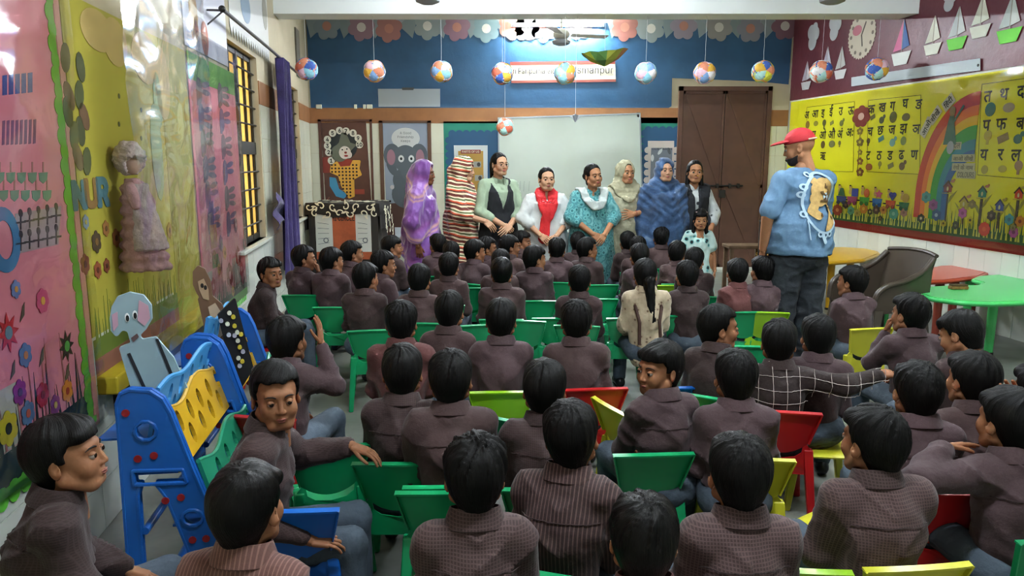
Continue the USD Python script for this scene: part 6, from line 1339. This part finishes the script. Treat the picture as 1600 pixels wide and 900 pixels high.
    for n_, (px, py) in enumerate(nums):
        x, y = D.p(px, py); b = D.add('number_disc', disc(x, y, .052, 18), '#c9c6b6', 3); g = text(str(n_ + 1), .05, bold=2); a0, b0, c0, d0 = g.bounds; D.add('numeral', affinity.translate(g, x - (a0 + c0) / 2, y - (b0 + d0) / 2), '#1c1a1a', 5, parent=b)
    x, y = D.p(537, 234); D.add('black_circle', disc(x, y + .06, .2, 28, .2), '#1e2426', 1); D.add('hat', Polygon([(x - .14, y + .02), (x - .06, y + .10), (x - .02, y + .24), (x + .05, y + .23), (x + .10, y + .10), (x + .19, y + .07), (x + .1, y - .02)]).union(disc(x - .06, y - .05, .12, 20, .12)), '#5d6052', 3)
    f = D.add('face', disc(x + .02, y - .04, .085, 20, .09).union(disc(x + .07, y - .07, .05, 16)), '#c9bdb2', 4)
    for a, b, r, c_ in ((-.015, .0, .012, '#1a1a1a'), (.05, .01, .012, '#1a1a1a'), (.03, -.04, .02, '#7a2a22'), (.035, -.085, .03, '#8a2a2a')): D.add('face_feature', disc(x + a, y + b, r, 12, r * (.8 if r < .03 else .45)), c_, 5, parent=f)
    x, y = D.p(538, 268); suit = Polygon([(x - .17, y + .08), (x - .10, y + .12), (x - .06, y + .05), (x + .10, y + .06), (x + .14, y + .14), (x + .22, y + .14), (x + .20, y + .04), (x + .23, y - .04), (x + .12, y - .10), (x + .12, y - .34), (x + .06, y - .36), (x - .03, y - .2), (x - .07, y - .05), (x - .18, y + .0)]).buffer(.02)
    D.add('collar', disc(x + .02, y + .10, .15, 20, .08), '#8f2f22', 2); b = D.add('spotted_suit', suit, '#cf9a3a', 3)
    rs = random.Random(2); D.add('suit_spots', unary_union([disc(x + a, y + c_, .014, 10) for a in np.arange(-.17, .24, .05) for c_ in np.arange(-.34, .14, .048) if suit.buffer(-.012).contains(Point(x + a + .02 * (int(c_ * 40) % 2), y + c_))]), '#2a1a16', 5, parent=b, kind='stuff')
    D.add('blue_leg', Polygon([(x - .20, y - .09), (x - .13, y - .10), (x - .09, y - .25), (x + .02, y - .33), (x - .02, y - .37), (x - .12, y - .34), (x - .20, y - .2)]).buffer(.012), '#3d86ac', 3); D.add('red_patch', sbox(x - .30, y - .02, x - .2, y + .2), '#7d3026', 1); D.add('red_patch', sbox(x + .1, y - .32, x + .28, y - .25), '#8f3a2c', 1)
    for i in range(14): a, b = x + rs.uniform(-.26, .3), y - rs.uniform(.1, .72); D.add('confetti', affinity.rotate(sbox(a - .035, b - .008, a + .035, b + .008), rs.uniform(0, 180)), ['#8a6a5c', '#7a4a3e', '#9a8a7c'][i % 3], 1)
    E = Art(W, 'cupboard_door', 'cupboard door with a grey elephant holding up a speech bubble', 'cupboard door', W.poly((598, 192), (668, 192), (671, 372), (606, 372)), '#8a96a6', off=.01, bn='panel')
    u0, v0, u1, v1 = W.poly((598, 192), (668, 192), (671, 372), (606, 372)).bounds
    E.t.part('frame', cat([B((u0 - .05, v0, 0), (u0, v1 + .03, .035)), B((u1, v0, 0), (u1 + .05, v1 + .03, .035)), B((u0 - .05, v1 - .0, 0), (u1 + .05, v1 + .03, .035))]), frm)
    E.add('torn_brown_paper', E.poly((604, 318), (640, 316), (672, 320), (672, 372), (606, 372)), '#4d342a', 1); E.add('white_label', E.poly((617, 355), (640, 355), (640, 372), (618, 372)), '#aeb4ba', 2)
    x, y = E.p(634, 216); E.add('speech_bubble', disc(x, y, .2, 28, .145), '#bfc4c4', 2)
    for i, s_ in enumerate(('A Good', 'Friendship', 'Keeps')): g = text(s_, .034); a0, b0, c0, d0 = g.bounds; E.add('lettering', affinity.translate(g, x - (a0 + c0) / 2, y + .055 - i * .055), '#5a5f66', 4, kind='stuff')
    x, y = E.p(634, 248); gr = '#4d575f'
    E.add('elephant_body', unary_union([disc(x, y - .30, .19, 24, .18), disc(x, y - .5, .21, 24, .2), affinity.rotate(disc(x - .2, y - .12, .06, 16, .13), 25), affinity.rotate(disc(x + .22, y - .22, .06, 16, .13), -30)]), gr, 2); h = E.add('elephant_head', disc(x, y, .18, 26, .19).union(disc(x, y - .16, .07, 16, .13)), '#515c64', 4)
    for sg in (-1, 1): e = E.add('elephant_ear', disc(x + sg * .19, y + .05, .12, 20, .16), '#4f5a62', 3); E.add('ear_lining', disc(x + sg * .205, y + .02, .06, 18, .11), '#8f6a78', 5, parent=e); e = E.add('eye', disc(x + sg * .072 + .01, y + .0, .042, 16, .05), '#c6cccc', 6, parent=h); E.add('pupil', disc(x + sg * .072 + .01, y, .017, 12, .02), '#14181a', 8, parent=h)
    for a, b in ((.04, -.3), (.05, -.35), (-.2, -.4)): E.add('toe', disc(x + a, y + b, .03, 12), '#b9b4b8', 5)
    solo('door_bolt', 'black sliding bolt between the clown and elephant doors', 'bolt', tube([W.W(*W.p(576, 314), .05), W.W(*W.p(612, 314), .05)], .014, 8), BLACKP)
    # green boards, whiteboard
    def gboard(label, pts, deep):
        s = W.poly(*pts); a, b, c, d = s.bounds; G = Art(W, 'pin_board', label, 'pin board', sbox(a, b, c, d), '#13745f', off=.006, group=None)
        inn = unary_union([sbox(a + deep + .03, b + .05, c - deep - .03, d - .17)] + [disc(q, d - .17, .055, 12) for q in np.arange(a + deep + .08, c - deep - .05, .1)] + [disc(a + deep + .03, q, .05, 12) for q in np.arange(b + .1, d - .18, .1)] + [disc(c - deep - .03, q, .05, 12) for q in np.arange(b + .1, d - .18, .1)])
        G.add('blue_centre', inn, '#1d4a6c', 1); return G, (a, b, c, d)
    G, (a, b, c, d) = gboard('green edged blue pin board left of the whiteboard with a yellow poster', [(693, 191), (784, 190), (780, 330), (697, 330)], .04)
    G.add('poster', G.poly((709, 227), (762, 227), (762, 300), (712, 300)), '#b9c1c2', 3); G.add('poster_field', G.poly((716, 236), (755, 236), (756, 300), (718, 300)), '#a8843a', 4); G.add('poster_heading', G.poly((720, 234), (751, 234), (751, 240), (720, 240)), '#7d3a34', 6); g = fit(text('PARTS OF US', .04, bold=1), *G.p(735.5, 237), G.p(749, 237)[0] - G.p(722, 237)[0], .03); G.add('heading_lettering', g, '#cfc0a8', 8, kind='stuff')
    for px, py in ((723, 247), (746, 257), (731, 268), (748, 278), (724, 288)): G.add('photograph', G.poly((px - 6, py - 4.5), (px + 6, py - 4.5), (px + 6, py + 4.5), (px - 6, py + 4.5)), '#8f9088', 5); x, y = G.p(px + 2, py); G.add('photo_figure', disc(x, y, .025, 12, .03), '#3a3836', 6)
    G, (a, b, c, d) = gboard('green edged blue pin board right of the whiteboard with a scalloped grey poster', [(1001, 184), (1065, 184), (1063, 330), (1004, 330)], .03)
    s = G.poly((1012, 220), (1053, 220), (1053, 310), (1013, 310)); a, b, c, d = s.bounds
    G.add('scalloped_mount', unary_union([s] + [disc(a, q, .045, 12) for q in np.arange(b + .05, d - .05, .105)] + [disc(c, q, .045, 12) for q in np.arange(b + .05, d - .05, .105)]), '#b9b0aa', 3); G.add('grey_picture', sbox(a + .05, b + .05, c - .05, d - .10), '#6d7480', 4)
    for px, py, a_ in ((1031, 237, -35), (1019, 247, 0), (1045, 236, 20)): x, y = G.p(px, py); G.add('bird', affinity.rotate(disc(x, y, .022, 12, .05), a_), '#c3c8cc' if px < 1040 else '#4f565c', 6)
    g = fit(text('OUR EARTH', .03, bold=1), (a + c) / 2, d - .115, (c - a) * .7, .025); G.add('heading_lettering', g, '#2a2a30', 6, kind='stuff')
    q = W.poly((775, 170), (1000, 170), (1000, 190), (775, 190)).bounds
    H_ = Art(W, 'chalkboard', 'dark green chalkboard strip behind the whiteboard', 'chalkboard', sbox(q[0], 1.0, q[2], q[3]), mat=M('dark_green_board', '#1e3d3f', .5), off=.005)
    s = W.poly((780, 186), (998, 179), (1003, 360), (782, 365)); H2 = Art(W, 'whiteboard', 'large whiteboard behind the line of women', 'whiteboard', s, mat=M('whiteboard_enamel', '#b9c4ba', .22, spec=.5, var=(2, .04)), off=.03, bn='writing_surface')
    H2.t.part('frame', cat([W.ext(s.buffer(.02, join_style=2).difference(s), .025, .02)]), M('aluminium_trim', '#8b9498', .35, metal=.5))
    for px in (812, 818, 826): x, y = H2.p(px, 292); H2.add('pencil_mark', stroke([(x, y - .06), (x + .01, y + .08)], .006), '#8a958e', 1)
    H2.add('corner_clip', W.poly((994, 176), (1000, 176), (1000, 184), (995, 183)), '#1c2020', 2)
def build_right_art():
    W = RW
    mar = M('maroon_plastic_sheet', '#5a262f', .42, bump=(6, .5), var=(3, .15), spec=.35)
    A = Art(W, 'maroon_panel', 'glossy maroon sheet panel across the top of the right wall', 'display panel', sbox(.02, 2.395, 6.4, CEIL - .02), mat=mar)
    def boat(label, px, py, hpx, sail1, sail2, hull, lean=0):
        Bt = Art(W, 'paper_boat', label, 'paper boat', None, loc=W.p(px, py), off=.012, group='paper sailing boats on the maroon panel'); x, y = Bt.p(px, py); h = Bt.h(px, py, hpx); w = h * .42
        R = lambda g: affinity.rotate(g, lean, origin=(x, y))
        Bt.add('sail', R(Polygon([(x - w * .05, y + h * .5), (x - w * .05, y - h * .16), (x - w * .75, y - h * .18)])), sail1, 2); Bt.add('sail', R(Polygon([(x + w * .0, y + h * .5), (x + w * .0, y - h * .16), (x + w * .6, y - h * .10)])), sail2, 2)
        Bt.add('mast', R(sbox(x - w * .05, y - h * .24, x, y + h * .5)), '#8a8276', 3); Bt.add('hull', R(Polygon([(x - w * .85, y - h * .22), (x + w * .8, y - h * .22), (x + w * .5, y - h * .5), (x - w * .55, y - h * .5)])), hull, 4)
    for a in [('small white paper boat next to the corner', 1262, 118, 44, '#9d9aa6', '#b3b0bb', '#b0b3b6'), ('small white boat behind the hanging ball', 1294, 96, 46, '#a8a6b4', '#b8b6c2', '#b9bcc0'), ('small white boat alone under the round clock', 1316, 98, 50, '#aeb0ae', '#b9bbb8', '#bfc2c2'), ('pink and blue sailed boat with a white hull', 1412, 66, 70, '#b5587e', '#34588e', '#c3c7c2'),
              ('white boat right of the pink sailed one', 1461, 55, 60, '#bfc0b0', '#c9cabb', '#c9cbbd'), ('boat with a small lime hull', 1499, 44, 66, '#a9b0ae', '#bcc2c0', '#5fc030'), ('tall white boat second from the frame edge', 1536, 25, 66, '#bcbfae', '#c6c8b8', '#c4c8b8'), ('tall boat with a wide lime hull by the frame edge', 1582, 28, 76, '#a0a8a4', '#b3bab4', '#62c236')]: boat(*a)
    for i, (px, py, r) in enumerate([(1272, 57, 15), (1306, 42, 15), (1486, -2, 14)]):
        x, y = W.p(px, py); r = abs(W.p(px, py - r)[1] - y); cl = Art(W, 'paper_cloud', ['pale paper cloud left, over the small boats', 'pale paper cloud beside the round clock', 'pale paper cloud cut off by the top of the frame'][i], 'paper cloud', None, loc=(x, y), off=.012); cl.add('cloud', unary_union([disc(x - r * .4, y + r * .5, r * .75), disc(x + r * .5, y + r * .2, r * .7), disc(x - r * .1, y - r * .6, r * .8), disc(x + r * .3, y + r * .9, r * .5)]), '#a9aeb0', 1)
    x, y = W.p(1348, 55); C = Art(W, 'paper_clock', 'round paper plate clock with a pink splash and fringed edge', 'paper clock', None, loc=(x, y), off=.012); R_ = abs(W.p(1348, 18)[1] - y)
    C.add('plate', spikes(x, y, R_ * 1.02, 34, .93), '#b3ab98', 1); C.add('pink_splash', disc(x - R_ * .35, y + R_ * .25, R_ * .34, 16, R_ * .22), '#a8606c', 2); C.add('clock_hand', stroke([(x, y), (x + R_ * .25, y + R_ * .5)], .02), '#4a443e', 3); C.add('clock_hand', stroke([(x, y), (x + R_ * .1, y - R_ * .45)], .02), '#4a443e', 3)
    for k in range(12): a = k * math.pi / 6; C.add('hour_mark', disc(x + R_ * .78 * math.cos(a), y + R_ * .78 * math.sin(a), .022, 10), '#6a6156', 2)
    s = W.poly((1333, 121), (1535, 91), (1535, 110), (1333, 135)); St = Art(W, 'blank_strip', 'long blank pale strip pinned under the paper boats', 'paper strip', s, '#a9b4b8', off=.02, bn='strip'); x, y = St.p(1532, 102); St.add('pin', disc(x, y, .014, 10), '#2a2a2a', 2)
    # --- the yellow alphabet wall
    yel = '#d4d006'; N = 'NotoSansDevanagari-Regular'
    u1 = 6.2; v0, v1 = .765, 2.375
    B = Art(W, 'alphabet_wall', 'long yellow wall display of Hindi letters, rainbow, bird houses and train', 'display board', sbox(.06, v0, u1, v1), yel)
    B.add('red_border', sbox(.06, v0 - .01, u1, v0 + .075), '#8a1f16', 3)
    B.add('dark_grass', grass(.95, u1, v0 + .06, .30, 31, 34, .035), '#2a5a2a', 2, kind='stuff'); B.add('pale_blades', grass(.95, u1, v0 + .07, .34, 33, 20, .026, False).difference(sbox(.9, 0, u1, v0 + .10)), '#c9cc52', 4, kind='stuff')
    for q in ([(1262, 168), (1336, 159), (1334, 268), (1262, 267)], [(1358, 157), (1440, 149), (1438, 272), (1356, 268)], [(1536, 132), (1640, 118), (1640, 282), (1529, 273)]):
        s = B.poly(*q); B.add('chart_sheet', s, '#d8d60a', 1); B.add('sheet_edge', s.buffer(.005).difference(s.buffer(-.001)), '#6b6410', 3)
    L_ = [('अ', 1259 + 3, 180), ('आ', 1275, 178), ('इ', 1287, 178), ('ई', 1300, 173), ('उ', 1315, 174), ('ऊ', 1331, 173), ('ए', 1273, 212), ('ओ', 1287, 209), ('औ', 1301, 208), ('अं', 1314, 208), ('अः', 1329, 207), ('ऋ', 1287, 244),
          ('क', 1363, 171), ('ख', 1380, 168), ('ग', 1396, 166), ('घ', 1416, 162), ('ङ', 1437, 163), ('च', 1361, 206), ('छ', 1377, 204), ('ज', 1395, 203), ('झ', 1413, 202), ('ञ', 1433, 202), ('ट', 1358, 243), ('ठ', 1375, 243), ('ड', 1392, 243), ('ढ', 1410, 242), ('ण', 1430, 242),
          ('त', 1545, 151), ('थ', 1571, 147), ('द', 1597, 144), ('प', 1543, 196), ('फ', 1566, 194), ('ब', 1596, 193), ('य', 1539, 242), ('र', 1565, 242), ('ल', 1589, 243)]
    for ch, px, py in L_:
        x, y = B.p(px, py); hpx = 12 + (px - 1260) * .022; hh = B.h(px, py, hpx); g = text(ch, hh * 1.05, N, 1); a, b, c, d = g.bounds
        B.add('letter', affinity.translate(g, x - (a + c) / 2, y - (b + d) / 2), '#262310', 4)
    pics = [(1263, 195, 6, '#8a6a2e'), (1276, 193, 6, '#8f8a30'), (1289, 194, 7, '#5a5a30'), (1301, 192, 5, '#7d7d3a'), (1317, 191, 7, '#6d7434'), (1287, 226, 6, '#5f4d22'), (1301, 225, 8, '#72724a'), (1313, 225, 5, '#6d6a3a'), (1365, 183, 6, '#5c5a24'), (1380, 186, 8, '#54563a'), (1397, 183, 9, '#5a5a34'), (1417, 183, 9, '#6a6a42'), (1358, 222, 6, '#4a3a1a'), (1378, 217, 7, '#4d7f86'), (1397, 221, 9, '#6f9a9a'), (1413, 220, 7, '#7d8a4a'), (1359, 261, 8, '#8a4a22'), (1376, 258, 6, '#8d8a3a'), (1393, 259, 7, '#7d7d4a'), (1412, 258, 9, '#6a5030'),
            (1549, 171, 11, '#4a7f78'), (1578, 168, 11, '#a59a8a'), (1545, 215, 11, '#b0a030'), (1569, 216, 11, '#8d7a4a'), (1594, 215, 11, '#4f7a6a'), (1540, 265, 7, '#a39a3a'), (1568, 264, 8, '#b0a63c'), (1593, 262, 11, '#a0806a')]
    for i, (px, py, r, c_) in enumerate(pics):
        x, y = B.p(px, py); r = abs(B.p(px, py - r)[1] - y); k = i % 5
        sh = disc(x, y, r, 16) if k == 0 else disc(x, y, r * 1.1, 16, r * .7) if k == 1 else unary_union([disc(x, y + r * .3, r * .75, 14), sbox(x - r * .25, y - r, x + r * .25, y + .2 * r)]) if k == 2 else affinity.rotate(sbox(x - r, y - r * .55, x + r, y + r * .55), 20) if k == 3 else unary_union([disc(x - r * .2, y - r * .2, r * .8, 14, r * .7), disc(x + r * .55, y + r * .5, r * .4, 12)])
        B.add('small_picture', sh, c_, 4)
    # garland of flowers between the charts
    B.flower(1347, 182, 34, '#7a2318', '#c9a89a', 7, 4)
    x, y0 = B.p(1346, 200); _, y1 = B.p(1344, 272); B.add('garland_string', sbox(x - .005, y1, x + .005, y0), '#5a4a1a', 3)
    for py, d, c_ in ((205, 12, '#7a6a1e'), (222, 14, '#6a5a2a'), (238, 9, '#7a6a1e'), (252, 12, '#7a4a1e'), (269, 14, '#6a3a1a')): B.flower(1345, py, d, c_, '#b0a030', 5, 4)
    # rainbow
    cx, cy = B.p(1534, 150)[0], B.p(1536, 312)[1]; top = B.p(1536, 142)[1] - cy; lft = cx - B.p(1431, 312)[0]; bot = v0 + .22
    bands = [(1.0, '#b8391a'), (.875, '#d8731a'), (.78, '#d9b414'), (.69, '#2f9a2c'), (.56, '#2d7f8a'), (.46, '#2c5a96')]; inner = .36
    for i, (k, c_) in enumerate(bands):
        k2 = bands[i + 1][0] if i < 5 else inner; kx = lambda q: (q - .36) / .64 * .60 + .40
        ring = disc(cx, cy, lft * kx(k), 96, top * k).difference(disc(cx, cy, lft * kx(k2), 96, top * k2)).intersection(sbox(cx - 9, cy, cx, cy + 9)).union(sbox(cx - lft * kx(k), bot, cx - lft * kx(k2), cy + .002)); B.add('rainbow_band', ring, c_, 5)
    a0 = [(1449, 199, 62, 'आओ'), (1463, 180, 52, 'सीखें'), (1484, 160, 44, 'हिंदी')]
    for px, py, ang, s_ in a0:
        x, y = B.p(px, py); fix = {'हिंदी': 'िहंदी'}.get(s_, s_); g = text(fix, B.h(px, py, 9), N, 1); a, b, c, d = g.bounds; g = affinity.rotate(affinity.translate(g, x - (a + c) / 2, y - (b + d) / 2), ang - 4, origin=(x, y)); m = affinity.rotate(sbox(x - (c - a) / 2 - .02, y - (d - b) / 2 - .015, x + (c - a) / 2 + .02, y + (d - b) / 2 + .015), ang - 4, origin=(x, y))
        q = B.add('heading_slip', m, '#c3bfa8', 6); B.add('heading_lettering', g, '#33302a', 8, parent=q, kind='stuff')
    for px, py, w, s_, f_ in ((1507, 247, 36, 'आओ सीखें', N), (1507, 261, 36, 'रंगों के नाम', N), (1511, 273, 30, 'COLOURS', 'Inter'), (1494, 228, 20, 'बादल', N)):
        x, y = B.p(px, py); wu = abs(B.p(px - w / 2, py)[0] - B.p(px + w / 2, py)[0]); hh = B.h(px, py, 12); q = B.add('text_slip', sbox(x - wu / 2, y - hh / 2, x + wu / 2, y + hh / 2), '#b3ae84', 6); B.add('slip_lettering', fit(text(s_, .1, f_, 1), x, y, wu * .86, hh * .7), '#6d6a52', 8, parent=q, kind='stuff')
    x, y = B.p(1489, 200); g = B.add('girl_picture', unary_union([Polygon([(x - .09, y - .16), (x + .09, y - .16), (x + .04, y + .05), (x + .03, y + .12), (x - .03, y + .12), (x - .05, y + .05)]), stroke([(x + .03, y + .06), (x + .14, y + .2)], .025)]), '#3d6a54', 12); B.add('face', disc(x, y + .16, .042, 14, .05), '#8a7a48', 12, parent=g); B.add('silver_jar', disc(x + .02, y - .19, .05, 14, .065), '#9aa0a0', 14, parent=g)
    # bird houses
    for px, py, c_, r_ in ((1483, 293, '#8a3a1e', '#4a2216'), (1508, 317, '#a89a1a', '#5a3a1a'), (1537, 301, '#13735a', '#3a2a1c'), (1564, 322, '#36468f', '#20284a'), (1594, 303, '#d0481a', '#3a2418')):
        x, y = B.p(px, py); w = B.h(px, py, 17) * .95; KX = B.kx(px, py) * 1.1; S2 = lambda n, g, *a, **k: B.add(n, affinity.scale(g, KX, 1, origin=(x, y)), *a, **k); gnd = v0 + .2
        pl = S2('pole', sbox(x - .016, gnd, x + .012, y - w * .4), '#40341a', 4)
        for sg, q in ((-1, .3), (1, .55)): xx, yy = x + sg * .05, gnd + (y - w * .5 - gnd) * q + .1; S2('pole_leaf', Polygon([(x, yy - .09), (x + sg * .035, yy - .05), (x + sg * .10, yy + .06), (x + sg * .03, yy + .0)]), '#8a8a20', 4, parent=pl)
        h = S2('bird_house', Polygon([(x - w * .42, y - w * .45), (x + w * .42, y - w * .45), (x + w * .42, y + w * .15), (x, y + w * .6), (x - w * .42, y + w * .15)]), c_, 5); S2('roof', Polygon([(x - w * .55, y + w * .08), (x, y + w * .72), (x + w * .55, y + w * .08), (x + w * .46, y + w * .0), (x, y + w * .5), (x - w * .46, y)]), r_, 7, parent=h); S2('entrance', disc(x, y - w * .12, w * .11, 12, w * .22), '#c6c08a', 7, parent=h); S2('bird', unary_union([disc(x + w * .45, y + w * .62, w * .22, 12, w * .14), disc(x + w * .62, y + w * .76, w * .11, 10)]), ['#a87a2a', '#7a3a1e', '#a8603a', '#b07a4a', '#9a8a2a'][int(px) % 5], 7, parent=h)
        S2('perch', sbox(x - w * .6, y - w * .62, x + w * .6, y - w * .5), '#b9a820', 5, parent=h)
    for px, py, d, c_, m, n_ in [(1506, 331 + 2, 17, '#b04f96', '#8a2f70', 6), (1521, 319, 14, '#7a6a22', '#9a8a40', 6), (1551, 337, 17, '#3d2f22', '#7a6a5a', 6), (1579, 343, 18, '#3b93a0', '#2a6a80', 6), (1540, 358, 22, '#cf3f1c', '#e0602a', 9), (1586, 363, 18, '#b0509a', '#7a2f6a', 7), (1596, 346, 18, '#c07a1a', '#7a2a12', 7), (1495, 352, 13, '#3a4238', '#6a7a5a', 6), (1476, 349, 11, '#b0a41e', '#4a4010', 5), (1518, 344, 12, '#bdb11c', '#3a3010', 5), (1460, 320, 18, '#8a4a86', '#6a2a66', 6), (1465, 336, 18, '#23467d', '#9ab0c9', 6), (1441, 341, 14, '#24301e', '#c6c29a', 6), (1449, 308, 18, '#3f8f8a', '#2a6f70', 6),
                              (1310, 328, 18, '#8a2f14', '#c07a4a', 7), (1323, 320, 12, '#33281c', '#6a5030', 6), (1331, 329, 14, '#4f8a6a', '#3a6a50', 6), (1341, 333, 12, '#9a8a3a', '#7a6a20', 6), (1351, 326, 16, '#b9761a', '#d0a030', 7), (1361, 331, 10, '#33301c', '#b0a860', 6), (1371, 328, 14, '#3a1f16', '#8a6a50', 7), (1382, 328, 13, '#b07a14', '#7a3010', 7), (1398, 334, 18, '#3f8f7a', '#7ab09a', 8), (1414, 332, 14, '#9a6a50', '#7a4a3a', 6), (1377, 341, 9, '#3a3014', '#6a5a20', 5), (1585, 356, 12, '#8a8a4a', '#6a6a30', 6)]: B.flower(px, py, d, c_, m, n_, 6)
    # train
    cars = [(1316, 311, '#2d3f74', 'engine', '#2d5a40'), (1333, 312, '#a8496a', 'square', '#34479a'), (1352, 313, '#45a03c', 'oval', '#c25a1c'), (1372, 315, '#1f6aae', 'star', '#b85070'), (1393, 318, '#c2481a', 'heart', '#2c2f7a'), (1414, 321, '#136a3c', 'octagon', '#a88a2a')]
    for i, (px, py, c_, kd, c2) in enumerate(cars):
        x, y = B.p(px, py); w = B.h(px, py, 15) * 1.0; KX = B.kx(px, py) * 1.05; add0 = B.add; stretch = lambda g: affinity.scale(g, KX, 1, origin=(x, y)); cr = add0('train_car', stretch(Polygon([(x - w * .62, y + w * .32), (x + w * .62, y + w * .32), (x + w * .5, y - w * .32), (x - w * .5, y - w * .32)])), c_, 6)
        for sg in (-1, 1): add0('wheel', stretch(disc(x + sg * w * .32, y - w * .34, w * .22, 14)), ['#1e2a44', '#7a2f4a', '#2a6a2a', '#174a7a', '#8a3010', '#0e4a2a'][i], 8, parent=cr)
        if i: add0('coupling', stretch(sbox(x - w * .95, y - w * .12, x - w * .55, y + w * .02)), '#2a2018', 5, parent=cr)
        yy = y + w * .78; hh = w * .42
        sh = {'engine': Polygon([(x - hh, yy - hh), (x + hh, yy - hh), (x + hh * .4, yy + hh * .9), (x - hh * .4, yy + hh * .9)]), 'square': sbox(x - .2 * hh, yy - hh, x + hh * 1.6, yy + hh), 'oval': disc(x + hh * .6, yy, hh * .8, 16, hh * 1.1), 'star': spikes(x + hh * .4, yy, hh * 1.2, 5, .5, .3), 'heart': unary_union([disc(x + hh * .05, yy + hh * .4, hh * .6), disc(x + hh * .95, yy + hh * .4, hh * .6), Polygon([(x - hh * .5, yy + hh * .2), (x + hh * 1.5, yy + hh * .2), (x + hh * .5, yy - hh * 1.2)])]), 'octagon': disc(x + hh * .4, yy, hh, 8, hh * 1.15)}[kd]
        add0('shape_sign', stretch(sh), c2, 8, parent=cr); add0('child_figure', stretch(unary_union([disc(x - hh * .7, yy + hh * 1.2, hh * .48, 14), disc(x - hh * .7, yy + hh * .1, hh * .45, 12, hh * .7)])), '#b89a5a', 6, parent=cr); add0('child_hair', stretch(disc(x - hh * .7, yy + hh * 1.62, hh * .3, 10, hh * .18)), '#2a2018', 9, parent=cr)
    film('plastic_film', 'clear film over the yellow alphabet wall', W, .1, 6.1, v0 + .02, v1, .045, 17, .006)
build_room()
build_left_art(); build_back_art(); build_right_art()
build_furniture()
build_adults()
build_class()
